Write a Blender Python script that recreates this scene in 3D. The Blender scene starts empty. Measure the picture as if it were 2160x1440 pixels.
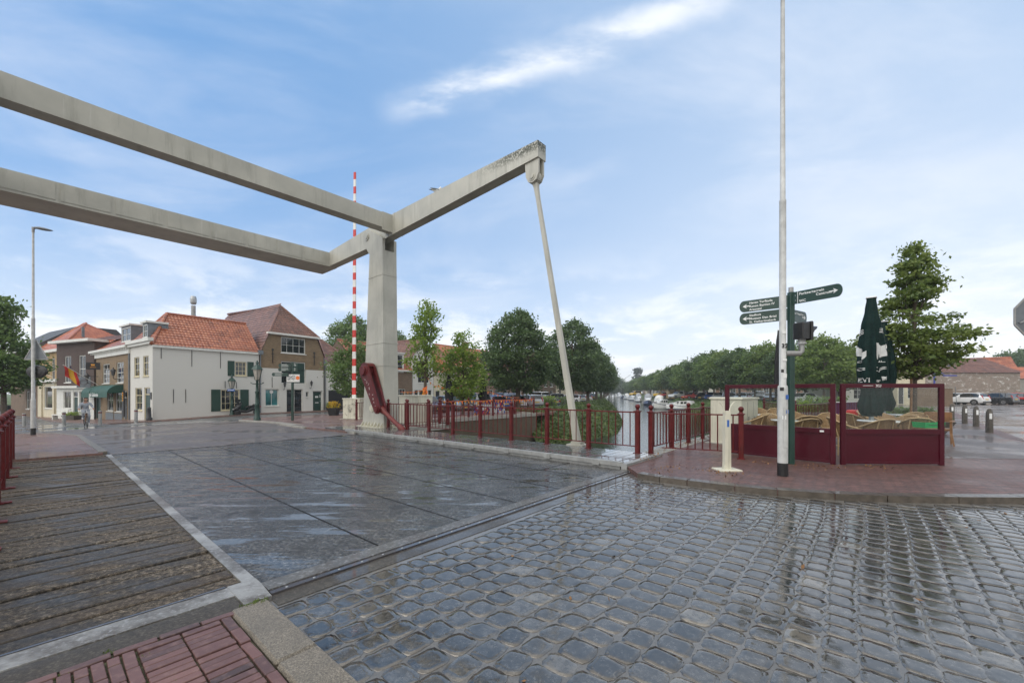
import bpy, math, random
from math import sin, cos, pi, radians, sqrt, atan2, exp
from mathutils import Vector, Matrix, noise
S = bpy.context.scene
COL = S.collection
R = random.Random(7)
# ------------------------------------------------------------ survey helpers
FPX, HV, CH = 866.0, 826.0, 1.55          # focal length and horizon of the photograph, eye height
AX = (-.7559, .6547)                      # along the drawbridge, away from the viewer
CX = (.6547, .7559)                       # across the drawbridge, to the right
O = (-2.04, 3.32)                         # near left corner of the carriageway on the bridge
RX = (.55, .835)                          # along the row of houses on the far quay
LX = (-.835, .55)
K = (-26.7, 30.5)                         # corner of the white house
def B(a, c, z=0.):
    return Vector((O[0]+a*AX[0]+c*CX[0], O[1]+a*AX[1]+c*CX[1], z))
def ac(x, y):
    x -= O[0]; y -= O[1]
    return x*AX[0]+y*AX[1], x*CX[0]+y*CX[1]
def cl(x, a=0., b=1.): return a if x < a else b if x > b else x
def ss(x, a, b):
    t = cl((x-a)/(b-a)); return t*t*(3-2*t)
def zfar(x, y):                            # lie of the land on the far bank
    a, c = ac(x, y)
    s = cl((a-11)/25)
    z = -.0235*(cl(a, 11, 36)-11)+.03*(cl(c, -6, 11)-4.4)*s
    z -= .028*(cl(a, 36, 52)-36)*(1-ss(c, 4, 11))
    return min(z, 0.)
def at(u, v, z=.07):
    Y = (CH-z)*FPX/(v-HV)
    return Vector(((u-1080)/FPX*Y, Y, z))
def atY(u, v, Y):
    return Vector(((u-1080)/FPX*Y, Y, CH+Y*(HV-v)/FPX))
def onY(u, Y, z=None, far=True):
    x = (u-1080)/FPX*Y
    return Vector((x, Y, zfar(x, Y) if z is None else z))
def gfar(u, v):
    z = -.2
    for i in range(12):
        p = at(u, v, z); z = zfar(p.x, p.y)
    return Vector((p.x, p.y, z))
# ------------------------------------------------------------ mesh builder
class MB:
    def __init__(s): s.v = []; s.f = []; s.m = []; s.s = []; s.t = []; s.T = None; s.tint = .5
    def add(s, vs, fs, m=0, sm=False):
        o = len(s.v)
        if s.T is not None: vs = [s.T @ Vector(p) for p in vs]
        s.v.extend(tuple(p) for p in vs)
        for f in fs:
            s.f.append(tuple(i+o for i in f)); s.m.append(m); s.s.append(sm); s.t.append(s.tint)
        return s
    def box(s, x0, x1, y0, y1, z0, z1, m=0):
        v = [(x0,y0,z0),(x1,y0,z0),(x1,y1,z0),(x0,y1,z0),(x0,y0,z1),(x1,y0,z1),(x1,y1,z1),(x0,y1,z1)]
        return s.add(v, [(3,2,1,0),(4,5,6,7),(0,1,5,4),(1,2,6,5),(2,3,7,6),(3,0,4,7)], m)
    def cbox(s, c, d, m=0):
        return s.box(c[0]-d[0]/2, c[0]+d[0]/2, c[1]-d[1]/2, c[1]+d[1]/2, c[2]-d[2]/2, c[2]+d[2]/2, m)
    def bev(s, x0, x1, y0, y1, z0, z1, b=.01, m=0):      # box with chamfered upright and top edges
        P = lambda d, z: [(x0+d,y0+b,z),(x0+b,y0+d,z),(x1-b,y0+d,z),(x1-d,y0+b,z),(x1-d,y1-b,z),(x1-b,y1-d,z),(x0+b,y1-d,z),(x0+d,y1-b,z)]
        v = P(0, z0)+P(0, z1-b)+P(b*.8, z1)
        f = [tuple(range(7,-1,-1)), tuple(range(16,24))]
        for k in (0, 8):
            for i in range(8): f.append((k+i, k+(i+1)%8, k+8+(i+1)%8, k+8+i))
        return s.add(v, f, m)
    def prism(s, p, ax, d0, d1, m=0):
        n = len(p)
        ar = sum(p[i][0]*p[(i+1)%n][1]-p[(i+1)%n][0]*p[i][1] for i in range(n))
        if (ar > 0) != (ax != 'y'): p = p[::-1]
        g = {'z': lambda q, d: (q[0], q[1], d), 'y': lambda q, d: (q[0], d, q[1]), 'x': lambda q, d: (d, q[0], q[1])}[ax]
        v = [g(q, d0) for q in p]+[g(q, d1) for q in p]
        f = [tuple(range(n-1, -1, -1)), tuple(range(n, 2*n))]+[(i, (i+1) % n, n+(i+1) % n, n+i) for i in range(n)]
        return s.add(v, f, m)
    def tube(s, path, r, n=8, m=0, cap=True, sm=True, ell=1.):
        path = [Vector(p) for p in path]
        rs = r if isinstance(r, (list, tuple)) else [r]*len(path)
        vs = []; fs = []; up = None
        for i, p in enumerate(path):
            d = (path[min(i+1, len(path)-1)]-path[max(i-1, 0)]).normalized()
            if up is None: up = Vector((0,0,1)) if abs(d.z) < .9 else Vector((0,1,0))
            u = (up-d*up.dot(d)).normalized(); w = d.cross(u); up = u
            for k in range(n):
                a = 2*pi*k/n; vs.append(p+(u*cos(a)+w*sin(a)*ell)*rs[i])
        for i in range(len(path)-1):
            for k in range(n): fs.append((i*n+k, i*n+(k+1) % n, (i+1)*n+(k+1) % n, (i+1)*n+k))
        s.add(vs, fs, m, sm)
        if cap: s.add(vs[:n], [tuple(range(n-1, -1, -1))], m); s.add(vs[-n:], [tuple(range(n))], m)
        return s
    def bar(s, p0, p1, w, h=None, m=0, up=(0,0,1)):       # rectangular bar between two points
        h = h or w; p0 = Vector(p0); p1 = Vector(p1); d = (p1-p0).normalized(); up = Vector(up)
        if abs(d.dot(up)) > .98: up = Vector((0, 1, 0))
        x = d.cross(up).normalized()*w/2; y = x.cross(d).normalized()*h/2
        v = [p+a*x+b*y for p in (p0, p1) for a, b in ((-1,-1),(1,-1),(1,1),(-1,1))]
        return s.add(v, [(0,1,2,3),(7,6,5,4),(0,4,5,1),(1,5,6,2),(2,6,7,3),(3,7,4,0)], m)
    def lathe(s, prof, n=16, c=(0,0,0), m=0, sm=True, axis='z'):
        g = {'z': lambda r, a, h: (c[0]+r*cos(a), c[1]+r*sin(a), c[2]+h), 'y': lambda r, a, h: (c[0]+r*cos(a), c[1]+h, c[2]-r*sin(a)),
             'x': lambda r, a, h: (c[0]+h, c[1]+r*cos(a), c[2]+r*sin(a))}[axis]
        vs = [g(r, 2*pi*k/n, h) for r, h in prof for k in range(n)]; fs = []
        for i in range(len(prof)-1):
            for k in range(n): fs.append((i*n+k, i*n+(k+1) % n, (i+1)*n+(k+1) % n, (i+1)*n+k))
        s.add(vs, fs, m, sm)
        if prof[0][0] > 1e-4: s.add(vs[:n], [tuple(range(n-1, -1, -1))], m)
        if prof[-1][0] > 1e-4: s.add(vs[-n:], [tuple(range(n))], m)
        return s
    def ball(s, c, r, m=0, n=12, sz=1.):
        return s.lathe([(r*sin(pi*i/8)+1e-5, -r*sz*cos(pi*i/8)) for i in range(9)], n, c, m)
    def loft(s, secs, m=0, sm=True, closed=True, caps=True):
        n = len(secs[0]); vs = [p for q in secs for p in q]; fs = []
        for i in range(len(secs)-1):
            for k in range(n if closed else n-1): fs.append((i*n+k, i*n+(k+1) % n, (i+1)*n+(k+1) % n, (i+1)*n+k))
        s.add(vs, fs, m, sm)
        if caps: s.add(secs[0], [tuple(range(n-1, -1, -1))], m); s.add(secs[-1], [tuple(range(n))], m)
        return s
    def build(s, name, mats, parent=None, loc=None, kind=None, tint=False):
        me = bpy.data.meshes.new(name)
        me.from_pydata(s.v, [], s.f)
        for x in (mats if isinstance(mats, (list, tuple)) else [mats]): me.materials.append(x)
        me.polygons.foreach_set('material_index', s.m)
        me.polygons.foreach_set('use_smooth', s.s)
        if tint:
            at_ = me.attributes.new('tint', 'FLOAT', 'FACE'); at_.data.foreach_set('value', s.t)
        me.update()
        o = bpy.data.objects.new(name, me); COL.objects.link(o)
        if parent is not None: o.parent = parent
        if loc is not None: o.location = loc
        if kind: o['kind'] = kind
        return o
def T(loc=(0,0,0), rz=0., rx=0., ry=0.):
    return Matrix.Translation(Vector(loc)) @ Matrix.Rotation(rz, 4, 'Z') @ Matrix.Rotation(ry, 4, 'Y') @ Matrix.Rotation(rx, 4, 'X')
def thing(name, label, cat, loc=(0,0,0), rz=0., group=None):
    o = bpy.data.objects.new(name, None); COL.objects.link(o)
    o.location = loc; o.rotation_euler = (0, 0, rz); o.empty_display_size = .2
    o['label'] = label; o['category'] = cat
    if group: o['group'] = group
    return o
def tag(o, label, cat, group=None):
    o['label'] = label; o['category'] = cat
    if group: o['group'] = group
    return o
KIDS = {}
def dup(o, loc=None, rz=None, label=None, group=None, scale=None, parent=None):
    c = o.copy(); COL.objects.link(c)
    if parent is not None: c.parent = parent
    for ch in list(o.children): dup(ch, parent=c)
    if loc is not None: c.location = loc
    if rz is not None: c.rotation_euler = (0, 0, rz)
    if label: c['label'] = label
    if group: c['group'] = group
    if scale: c.scale = (scale, scale, scale) if not isinstance(scale, tuple) else scale
    return c
def meshcopy(o, parent=None, loc=None, rz=0.):           # one more piece with the same mesh
    c = o.copy(); COL.objects.link(c)
    c.parent = parent
    if loc is not None: c.location = loc
    c.rotation_euler = (0, 0, rz)
    return c
def text(name, s, size, mat, parent, M, bold=0., ext=.0015, align='LEFT', sx=1.):
    cu = bpy.data.curves.new(name, 'FONT'); cu.body = s; cu.size = size; cu.extrude = ext; cu.align_x = align
    cu.offset = bold; cu.resolution_u = 3; cu.space_character = 1.08
    t = bpy.data.objects.new(name+'_tmp', cu); COL.objects.link(t)
    bpy.context.view_layer.update()
    me = bpy.data.meshes.new_from_object(t.evaluated_get(bpy.context.evaluated_depsgraph_get()))
    bpy.data.objects.remove(t); bpy.data.curves.remove(cu)
    me.transform(M @ Matrix.Diagonal((sx, 1, 1, 1))); me.materials.clear(); me.materials.append(mat)
    o = bpy.data.objects.new(name, me); COL.objects.link(o); o.parent = parent
    return o
UPR = Matrix(((1,0,0,0),(0,0,-1,0),(0,1,0,0),(0,0,0,1)))   # text plane XY -> XZ, facing -Y
# ------------------------------------------------------------ materials
class NT:
    def __init__(s, name):
        s.mat = bpy.data.materials.new(name); s.mat.use_nodes = True
        s.t = s.mat.node_tree; s.p = s.t.nodes['Principled BSDF']; s.out = s.t.nodes['Material Output']
    def n(s, k, **kw):
        x = s.t.nodes.new(k)
        for a, b in kw.items(): setattr(x, a, b)
        return x
    def l(s, a, b): s.t.links.new(a, b); return s
    def co(s, scale=(1,1,1), rot=(0,0,0), which='Object', loc=(0,0,0)):
        c = s.n('ShaderNodeTexCoord'); m = s.n('ShaderNodeMapping')
        m.inputs['Scale'].default_value = scale; m.inputs['Rotation'].default_value = rot; m.inputs['Location'].default_value = loc
        s.l(c.outputs[which], m.inputs['Vector']); return m.outputs['Vector']
    def noise(s, vec, scale, det=4., rough=.55, dist=0.):
        x = s.n('ShaderNodeTexNoise'); x.inputs['Scale'].default_value = scale; x.inputs['Detail'].default_value = det
        x.inputs['Roughness'].default_value = rough; x.inputs['Distortion'].default_value = dist
        s.l(vec, x.inputs['Vector']); return x.outputs['Fac']
    def ramp(s, fac, stops):
        x = s.n('ShaderNodeValToRGB'); e = x.color_ramp.elements
        while len(e) < len(stops): e.new(.5)
        for k, (p, c) in zip(e, stops):
            k.position = p; k.color = (c, c, c, 1) if isinstance(c, (int, float)) else (*c, 1)
        s.l(fac, x.inputs['Fac']); return x.outputs['Color']
    def mix(s, fac, a, b, mode='MIX'):
        x = s.n('ShaderNodeMix', data_type='RGBA', blend_type=mode)
        for v, i in ((fac, 0), (a, 6), (b, 7)):
            if hasattr(v, 'is_linked'): s.l(v, x.inputs[i])
            elif isinstance(v, (int, float)): x.inputs[i].default_value = v if i == 0 else (v, v, v, 1)
            else: x.inputs[i].default_value = (*v, 1)
        return x.outputs[2]
    def math(s, op, a, b=0., c=0.):
        x = s.n('ShaderNodeMath', operation=op)
        for i, v in enumerate((a, b, c)):
            if hasattr(v, 'is_linked'): s.l(v, x.inputs[i])
            else: x.inputs[i].default_value = v
        return x.outputs[0]
    def mr(s, v, a, b, c, d, smooth=True):
        x = s.n('ShaderNodeMapRange'); x.interpolation_type = 'SMOOTHSTEP' if smooth else 'LINEAR'
        s.l(v, x.inputs[0])
        for i, q in enumerate((a, b, c, d)): x.inputs[i+1].default_value = q
        return x.outputs[0]
    def bump(s, h, strength=.3, dist=.02):
        x = s.n('ShaderNodeBump'); x.inputs['Strength'].default_value = strength; x.inputs['Distance'].default_value = dist
        s.l(h, x.inputs['Height']); s.l(x.outputs[0], s.p.inputs['Normal']); return s
    def set(s, **kw):
        for k, v in kw.items():
            i = s.p.inputs[k.replace('_', ' ')]
            if hasattr(v, 'is_linked'): s.l(v, i)
            elif isinstance(v, tuple) and len(v) == 3: i.default_value = (*v, 1)
            else: i.default_value = v
        return s
    def attr(s, name='tint'):
        a = s.n('ShaderNodeAttribute', attribute_name=name); return a.outputs['Fac']
def mul(c, k): return tuple(x*k for x in c)
def pm(name, col, rough=.55, var=.25, scale=3., bump=0., metal=0., coat=0., streak=0., dirt=None, spec=.5):
    """paint, metal, render: base colour with uneven tone, fine grain and run marks"""
    n = NT(name); v = n.co()
    f = n.noise(v, scale, 5.)
    c = n.ramp(f, [(.3, mul(col, 1-var)), (.7, mul(col, 1+var*.6))])
    if streak:
        g = n.noise(n.co((9, 9, .5)), 1.6, 4.)
        c = n.mix(n.mr(g, .5, .72, 0, streak), c, dirt or mul(col, .35))
    n.set(Base_Color=c, Roughness=n.mr(n.noise(v, scale*3.3, 3.), .3, .7, rough*.8, min(1, rough*1.2)), Metallic=metal, Specular_IOR_Level=spec)
    if coat: n.set(Coat_Weight=coat, Coat_Roughness=.08)
    if bump: n.bump(n.noise(v, 60., 4.), bump, .004)
    return n.mat
def brickmat(name, c1, c2, mortar, bw=.21, bh=.065, wash=None, rough=.8):
    n = NT(name); c = n.n('ShaderNodeTexCoord'); sp = n.n('ShaderNodeSeparateXYZ'); n.l(c.outputs['Object'], sp.inputs[0])
    cb = n.n('ShaderNodeCombineXYZ'); n.l(n.math('ADD', sp.outputs[0], sp.outputs[1]), cb.inputs[0]); n.l(sp.outputs[2], cb.inputs[1])
    b = n.n('ShaderNodeTexBrick'); n.l(cb.outputs[0], b.inputs['Vector'])
    b.inputs['Scale'].default_value = 1.; b.inputs['Brick Width'].default_value = bw; b.inputs['Row Height'].default_value = bh
    b.inputs['Mortar Size'].default_value = .006; b.inputs['Mortar Smooth'].default_value = .3; b.inputs['Bias'].default_value = 0.
    b.inputs['Color1'].default_value = (*c1, 1); b.inputs['Color2'].default_value = (*c2, 1); b.inputs['Mortar'].default_value = (*mortar, 1)
    v = n.co(); f = n.noise(v, 1.1, 5.)
    col = n.mix(n.mr(f, .35, .7, 0, .45), b.outputs['Color'], mul(c1, .55))
    if wash:
        w = n.noise(n.co((1, 1, 2.2)), 1.1, 8., .78)
        col = n.mix(n.mr(w, wash[1], wash[1]+.09, 0, 1), wash[0], col)
    n.set(Base_Color=col, Roughness=rough).bump(b.outputs['Fac'], -.35, .01)
    return n.mat
M = {}
M['steel'] = pm('cream_steel_paint', (.46, .45, .39), .45, .16, 1.3, .05, streak=.5, dirt=(.17, .165, .12))
M['cream'] = pm('cream_cabinet_paint', (.62, .60, .49), .4, .14, 2., .05, streak=.4, dirt=(.2, .19, .13))
M['moss'] = pm('moss_growth', (.05, .06, .03), .9, .4, 30.)
M['red'] = pm('oxide_red_paint', (.105, .0085, .009), .38, .4, 6., .08, streak=.4, dirt=(.075, .018, .012), spec=.32)
M['redlt'] = pm('worn_red_paint', (.15, .026, .022), .4, .35, 8., .1, spec=.35)
M['maroon'] = pm('maroon_panel', (.058, .0022, .010), .38, .2, 1.5, .05, spec=.28)
M['galv'] = pm('galvanised_steel', (.40, .42, .43), .42, .22, 6., .05, .7)
M['galvdull'] = pm('weathered_galvanised_post', (.33, .335, .33), .55, .25, 5., .06, .25, streak=.35, dirt=(.15,.14,.12))
M['polepaint'] = pm('grey_white_pole_paint', (.5, .51, .5), .5, .2, 7., .06, streak=.35, dirt=(.2,.19,.17))
M['black'] = pm('black_paint', (.013, .013, .014), .4, .3, 6.)
M['rubber'] = pm('tyre_rubber', (.012, .012, .012), .75, .2, 20.)
M['dkgreen'] = pm('dark_green_enamel', (.012, .045, .034), .35, .2, 4.)
M['shutter'] = pm('green_shutter_paint', (.012, .05, .035), .45, .25, 5.)
M['white'] = pm('white_paint', (.72, .72, .7), .45, .1, 4., streak=.2, dirt=(.4,.4,.36))
M['letter'] = pm('white_lettering', (.75, .76, .75), .5, .05, 4.)
M['ltrblk'] = pm('black_lettering', (.02, .02, .02), .5, .05, 4.)
M['winframe'] = pm('white_window_frame', (.66, .66, .62), .5, .12, 5.)
M['winyell'] = pm('ochre_window_frame', (.62, .55, .36), .5, .12, 5.)
M['render'] = brickmat('whitewashed_brick_wall', (.85, .855, .85), (.82, .825, .82), (.76, .765, .76), wash=((.60, .59, .55), .70))
M['cream_r'] = pm('cream_rendered_wall', (.62, .56, .42), .8, .1, 1.3, .2, streak=.2, dirt=(.35,.3,.2))
M['yellowbrick'] = brickmat('yellow_brick', (.42, .28, .12), (.36, .23, .1), (.32, .27, .18))
M['brownbrick'] = brickmat('brown_brick', (.20, .13, .085), (.14, .095, .06), (.2, .17, .13))
M['oldbrick'] = brickmat('old_buff_brick', (.25, .17, .09), (.17, .115, .065), (.25, .2, .14))
M['darkbrick'] = brickmat('dark_purple_brick', (.085, .05, .04), (.06, .037, .032), (.09, .075, .065))
M['redbrick'] = brickmat('pale_red_brick', (.30, .17, .12), (.24, .13, .095), (.3, .25, .2))
M['quaybrick'] = brickmat('quay_wall_brick', (.12, .09, .055), (.085, .065, .045), (.08, .07, .05))
M['flaked'] = brickmat('flaking_whitewashed_brick', (.30, .24, .2), (.22, .18, .15), (.3, .28, .25), wash=((.66, .66, .63), .375))
M['slate'] = pm('slate_roof', (.06, .062, .066), .6, .3, 4., .1)
M['lead'] = pm('zinc_cladding', (.16, .18, .2), .5, .2, 3., .05, .3)
M['wood'] = pm('oiled_wood', (.22, .11, .045), .5, .3, 8., .1)
M['bark'] = pm('tree_bark', (.10, .075, .055), .9, .4, 14., .6)
M['wicker'] = pm('woven_cane', (.27, .165, .075), .6, .4, 40., .5)
M['cane'] = pm('bent_cane', (.44, .30, .155), .45, .25, 12., .1)
M['tabletop'] = pm('grey_white_table_top', (.62, .63, .62), .15, .08, 3., coat=.6)
M['alu'] = pm('brushed_aluminium', (.55, .56, .57), .35, .1, 9., 0, .9)
M['parasol'] = pm('bottle_green_canvas', (.0045, .020, .018), .8, .35, 9., .2, spec=.2)
M['parasolblk'] = pm('black_canvas', (.012, .012, .014), .75, .3, 9., .2)
M['print'] = pm('white_canvas_print', (.55, .56, .55), .7, .12, 9.)
M['greenplastic'] = pm('bright_green_plastic', (.0, .34, .09), .35, .08, 3.)
M['concrete'] = pm('concrete', (.30, .29, .26), .8, .25, 5., .35)
M['bollard'] = pm('wet_dark_concrete', (.085, .075, .062), .6, .45, 9., .4)
M['bluepaint'] = pm('blue_pole_paint', (.05, .07, .30), .4, .15, 4.)
M['bluesign'] = pm('blue_street_sign', (.03, .12, .42), .4, .1, 4.)
M['barred'] = pm('signal_red', (.55, .018, .012), .4, .12, 4.)
M['orange'] = pm('orange_cloth', (.85, .19, .03), .7, .2, 9.)
M['yelloworange'] = pm('yellow_orange_cloth', (.75, .33, .04), .7, .2, 9.)
M['grassgreen'] = pm('moss_tuft', (.11, .16, .03), .8, .35, 30.)
M['skin'] = pm('skin', (.42, .22, .15), .5, .12, 20.)
M['greycloth'] = pm('pale_grey_cloth', (.36, .39, .44), .8, .35, 26., .3)
M['darkcloth'] = pm('dark_cloth', (.02, .022, .03), .8, .3, 12.)
M['patterncloth'] = pm('grey_blue_patterned_cloth', (.2, .21, .27), .8, .6, 50.)
M['hair'] = pm('brown_hair', (.05, .03, .018), .6, .2, 30.)
M['greyhair'] = pm('grey_hair', (.4, .38, .35), .6, .2, 30.)
M['goldfur'] = pm('golden_fur', (.48, .27, .09), .8, .3, 18., .4)
M['shoe'] = pm('white_shoe', (.7, .7, .7), .5, .1, 8.)
M['awngreen'] = pm('green_awning', (.012, .075, .055), .6, .2, 5.)
M['awngrey'] = pm('grey_awning', (.13, .125, .12), .7, .2, 5.)
M['navy'] = pm('navy_gelcoat', (.012, .03, .10), .25, .1, 3., coat=.5)
M['gel'] = pm('white_gelcoat', (.66, .67, .66), .25, .08, 3., coat=.4)
M['canvasgrey'] = pm('grey_boat_canvas', (.32, .34, .37), .7, .18, 5., .1)
M['canvaswhite'] = pm('white_boat_canvas', (.62, .62, .62), .7, .15, 5., .1)
M['plastpurple'] = pm('purple_banner_cloth', (.10, .02, .12), .7, .2, 6.)
M['rim'] = pm('alloy_rim', (.4, .4, .41), .35, .1, 9., 0, .8)
M['plate'] = pm('yellow_number_plate', (.65, .42, .03), .5, .1, 5.)
M['carblack'] = pm('black_plastic_trim', (.02, .02, .02), .5, .2, 8.)
def carpaint(name, c): return pm('car_paint_'+name, c, .3, .04, 2., coat=.9)
def glassmat(name, tint=(.02, .025, .03), rough=.04):
    n = NT(name); f = n.noise(n.co(), .8, 3.)
    n.set(Base_Color=n.ramp(f, [(.35, mul(tint, .4)), (.7, mul(tint, 1.6))]), Roughness=rough, Specular_IOR_Level=.9)
    n.bump(n.noise(n.co(), 1.7, 2.), .04, .05)
    return n.mat
M['pane'] = glassmat('window_pane')
M['panewarm'] = glassmat('curtained_pane', (.09, .085, .075))
M['paneteal'] = glassmat('teal_display_pane', (.03, .16, .17))
M['carglass'] = glassmat('car_window', (.015, .018, .02), .02)
M['lampglass'] = glassmat('lantern_glass', (.35, .33, .29), .15)
def lens(name, c):
    n = NT(name); n.set(Base_Color=c, Roughness=.15, Coat_Weight=.6); return n.mat
M['taillens'] = lens('red_lamp_lens', (.35, .01, .01)); M['headlens'] = lens('clear_lamp_lens', (.5, .5, .5))
def clearglass():
    n = NT('wind_screen_glass')
    tr = n.n('ShaderNodeBsdfTransparent'); gl = n.n('ShaderNodeBsdfGlossy'); gl.inputs['Roughness'].default_value = .02
    tr.inputs['Color'].default_value = (.93, .95, .94, 1)
    df = n.n('ShaderNodeBsdfDiffuse'); df.inputs['Color'].default_value = (.7, .72, .72, 1)
    fr = n.n('ShaderNodeFresnel'); fr.inputs['IOR'].default_value = 1.28
    v = n.co(); vo = n.n('ShaderNodeTexVoronoi'); vo.inputs['Scale'].default_value = 55.; n.l(v, vo.inputs['Vector'])
    d = n.mr(vo.outputs['Distance'], .12, .2, 1, 0); d = n.math('MULTIPLY', d, n.mr(n.noise(v, 4., 3.), .5, .62, 0, 1))
    m1 = n.n('ShaderNodeMixShader'); n.l(n.math('MULTIPLY_ADD', d, .16, .006), m1.inputs[0]); n.l(tr.outputs[0], m1.inputs[1]); n.l(df.outputs[0], m1.inputs[2])
    m2 = n.n('ShaderNodeMixShader'); n.l(fr.outputs[0], m2.inputs[0]); n.l(m1.outputs[0], m2.inputs[1]); n.l(gl.outputs[0], m2.inputs[2])
    n.l(m2.outputs[0], n.out.inputs['Surface']); return n.mat
M['screen'] = clearglass()
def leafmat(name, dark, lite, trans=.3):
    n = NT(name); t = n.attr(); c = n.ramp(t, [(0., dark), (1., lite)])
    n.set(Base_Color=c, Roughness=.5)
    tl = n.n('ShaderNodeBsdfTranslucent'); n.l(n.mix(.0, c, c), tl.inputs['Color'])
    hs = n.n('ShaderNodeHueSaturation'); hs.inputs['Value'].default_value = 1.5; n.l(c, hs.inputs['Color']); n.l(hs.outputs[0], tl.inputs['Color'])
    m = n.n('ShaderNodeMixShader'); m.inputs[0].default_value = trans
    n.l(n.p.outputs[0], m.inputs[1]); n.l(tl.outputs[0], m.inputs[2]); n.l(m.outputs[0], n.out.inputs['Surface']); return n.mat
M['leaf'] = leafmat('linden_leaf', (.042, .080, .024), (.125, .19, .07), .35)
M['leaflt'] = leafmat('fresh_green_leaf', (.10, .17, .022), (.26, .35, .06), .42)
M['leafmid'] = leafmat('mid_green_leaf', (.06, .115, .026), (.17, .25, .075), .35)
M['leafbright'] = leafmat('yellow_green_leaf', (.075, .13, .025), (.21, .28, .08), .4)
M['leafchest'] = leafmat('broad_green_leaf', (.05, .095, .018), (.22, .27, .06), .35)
M['conifer'] = leafmat('cedar_needles', (.018, .034, .024), (.05, .075, .05), .1)
M['ivy'] = leafmat('bank_shrub_leaf', (.04, .07, .02), (.13, .18, .05), .3)
M['flower'] = leafmat('yellow_flowers', (.3, .25, .02), (.7, .45, .04), .2)
def tilemat(name, c1, c2, c3):
    n = NT(name); t = n.attr(); v = n.co()
    c = n.ramp(t, [(0, c1), (.55, c2), (1, c3)])
    f = n.noise(v, .7, 6., .65)
    c = n.mix(n.mr(f, .48, .72, 0, .6), c, mul(c1, .45))
    c = n.mix(n.mr(n.noise(v, 2.6, 5.), .62, .75, 0, .5), c, (.06, .06, .035))
    n.set(Base_Color=c, Roughness=.42, Coat_Weight=.25, Coat_Roughness=.25); return n.mat
M['tilered'] = tilemat('red_pantile', (.22, .062, .03), (.33, .10, .045), (.40, .145, .07))
M['tilebrown'] = tilemat('brown_pantile', (.10, .042, .028), (.16, .065, .042), (.22, .10, .065))
M['tileorange'] = tilemat('orange_pantile', (.36, .10, .045), (.44, .135, .06), (.5, .18, .085))
def wet(n, c, rough, film, filmrough, bumpv=None, bs=.3, bd=.01, fn=None, ior=1.5):
    n.set(Base_Color=c, Roughness=rough, Coat_Weight=film, Coat_Roughness=filmrough, Coat_IOR=ior)
    if bumpv is not None: n.bump(bumpv, bs, bd)
    return n.mat
def m_setts():
    n = NT('wet_granite_sett'); t = n.attr(); v = n.co()
    c = n.ramp(t, [(0, (.016, .0155, .015)), (.5, (.058, .0555, .052)), (.9, (.098, .093, .086)), (1, (.15, .137, .115))])
    g = n.noise(v, 34., 6., .85); c = n.mix(n.mr(g, .5, .62, 0, .5), c, (.17, .165, .155)); c = n.mix(n.mr(g, .36, .46, .7, 0), c, (.012, .012, .012)); m = n.noise(v, 11., 5., .7)
    c = n.mix(n.mr(m, .42, .64, 0, .6), c, (.014, .014, .014))
    w = n.noise(v, .55, 5., .6); dry = n.mr(w, .40, .56, 0, 1)
    fr = n.mix(dry, n.mr(m, .35, .65, .015, .07), n.mr(m, .35, .65, .05, .2))
    hgt = n.math('MULTIPLY_ADD', n.noise(v, 22., 4., .6), n.mix(dry, .35, 1.), n.math('MULTIPLY', g, .25))
    n.set(Base_Color=c, Roughness=fr, IOR=2.25, Specular_Tint=(1., .94, .87)).bump(hgt, .085, .005); return n.mat
M['sett'] = m_setts()
def m_joint():
    n = NT('wet_sand_joint'); v = n.co(); f = n.noise(v, 3., 5.); g = n.noise(v, 80., 4., .8)
    c = n.ramp(f, [(.3, (.085, .08, .072)), (.7, (.165, .155, .14))]); c = n.mix(n.mr(g, .42, .65, 0, .6), c, (.05, .046, .04))
    return wet(n, c, .7, .9, n.mr(n.noise(v, 1.1, 4.), .4, .6, .03, .22), g, .25, .004, ior=1.6)
M['edgestrip'] = (lambda n: wet(n, n.ramp(n.noise(n.co(), 45., 6., .85), [(.35, (.012, .011, .010)), (.55, (.06, .052, .043)), (.72, (.2, .18, .15))]), .6, n.mr(n.noise(n.co(), .9, 4.), .4, .6, .3, 1.), .05, n.noise(n.co(), 45., 5., .8), .5, .006, ior=1.4))(NT('wet_gravelly_edge_strip'))
M['joint'] = m_joint()
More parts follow.
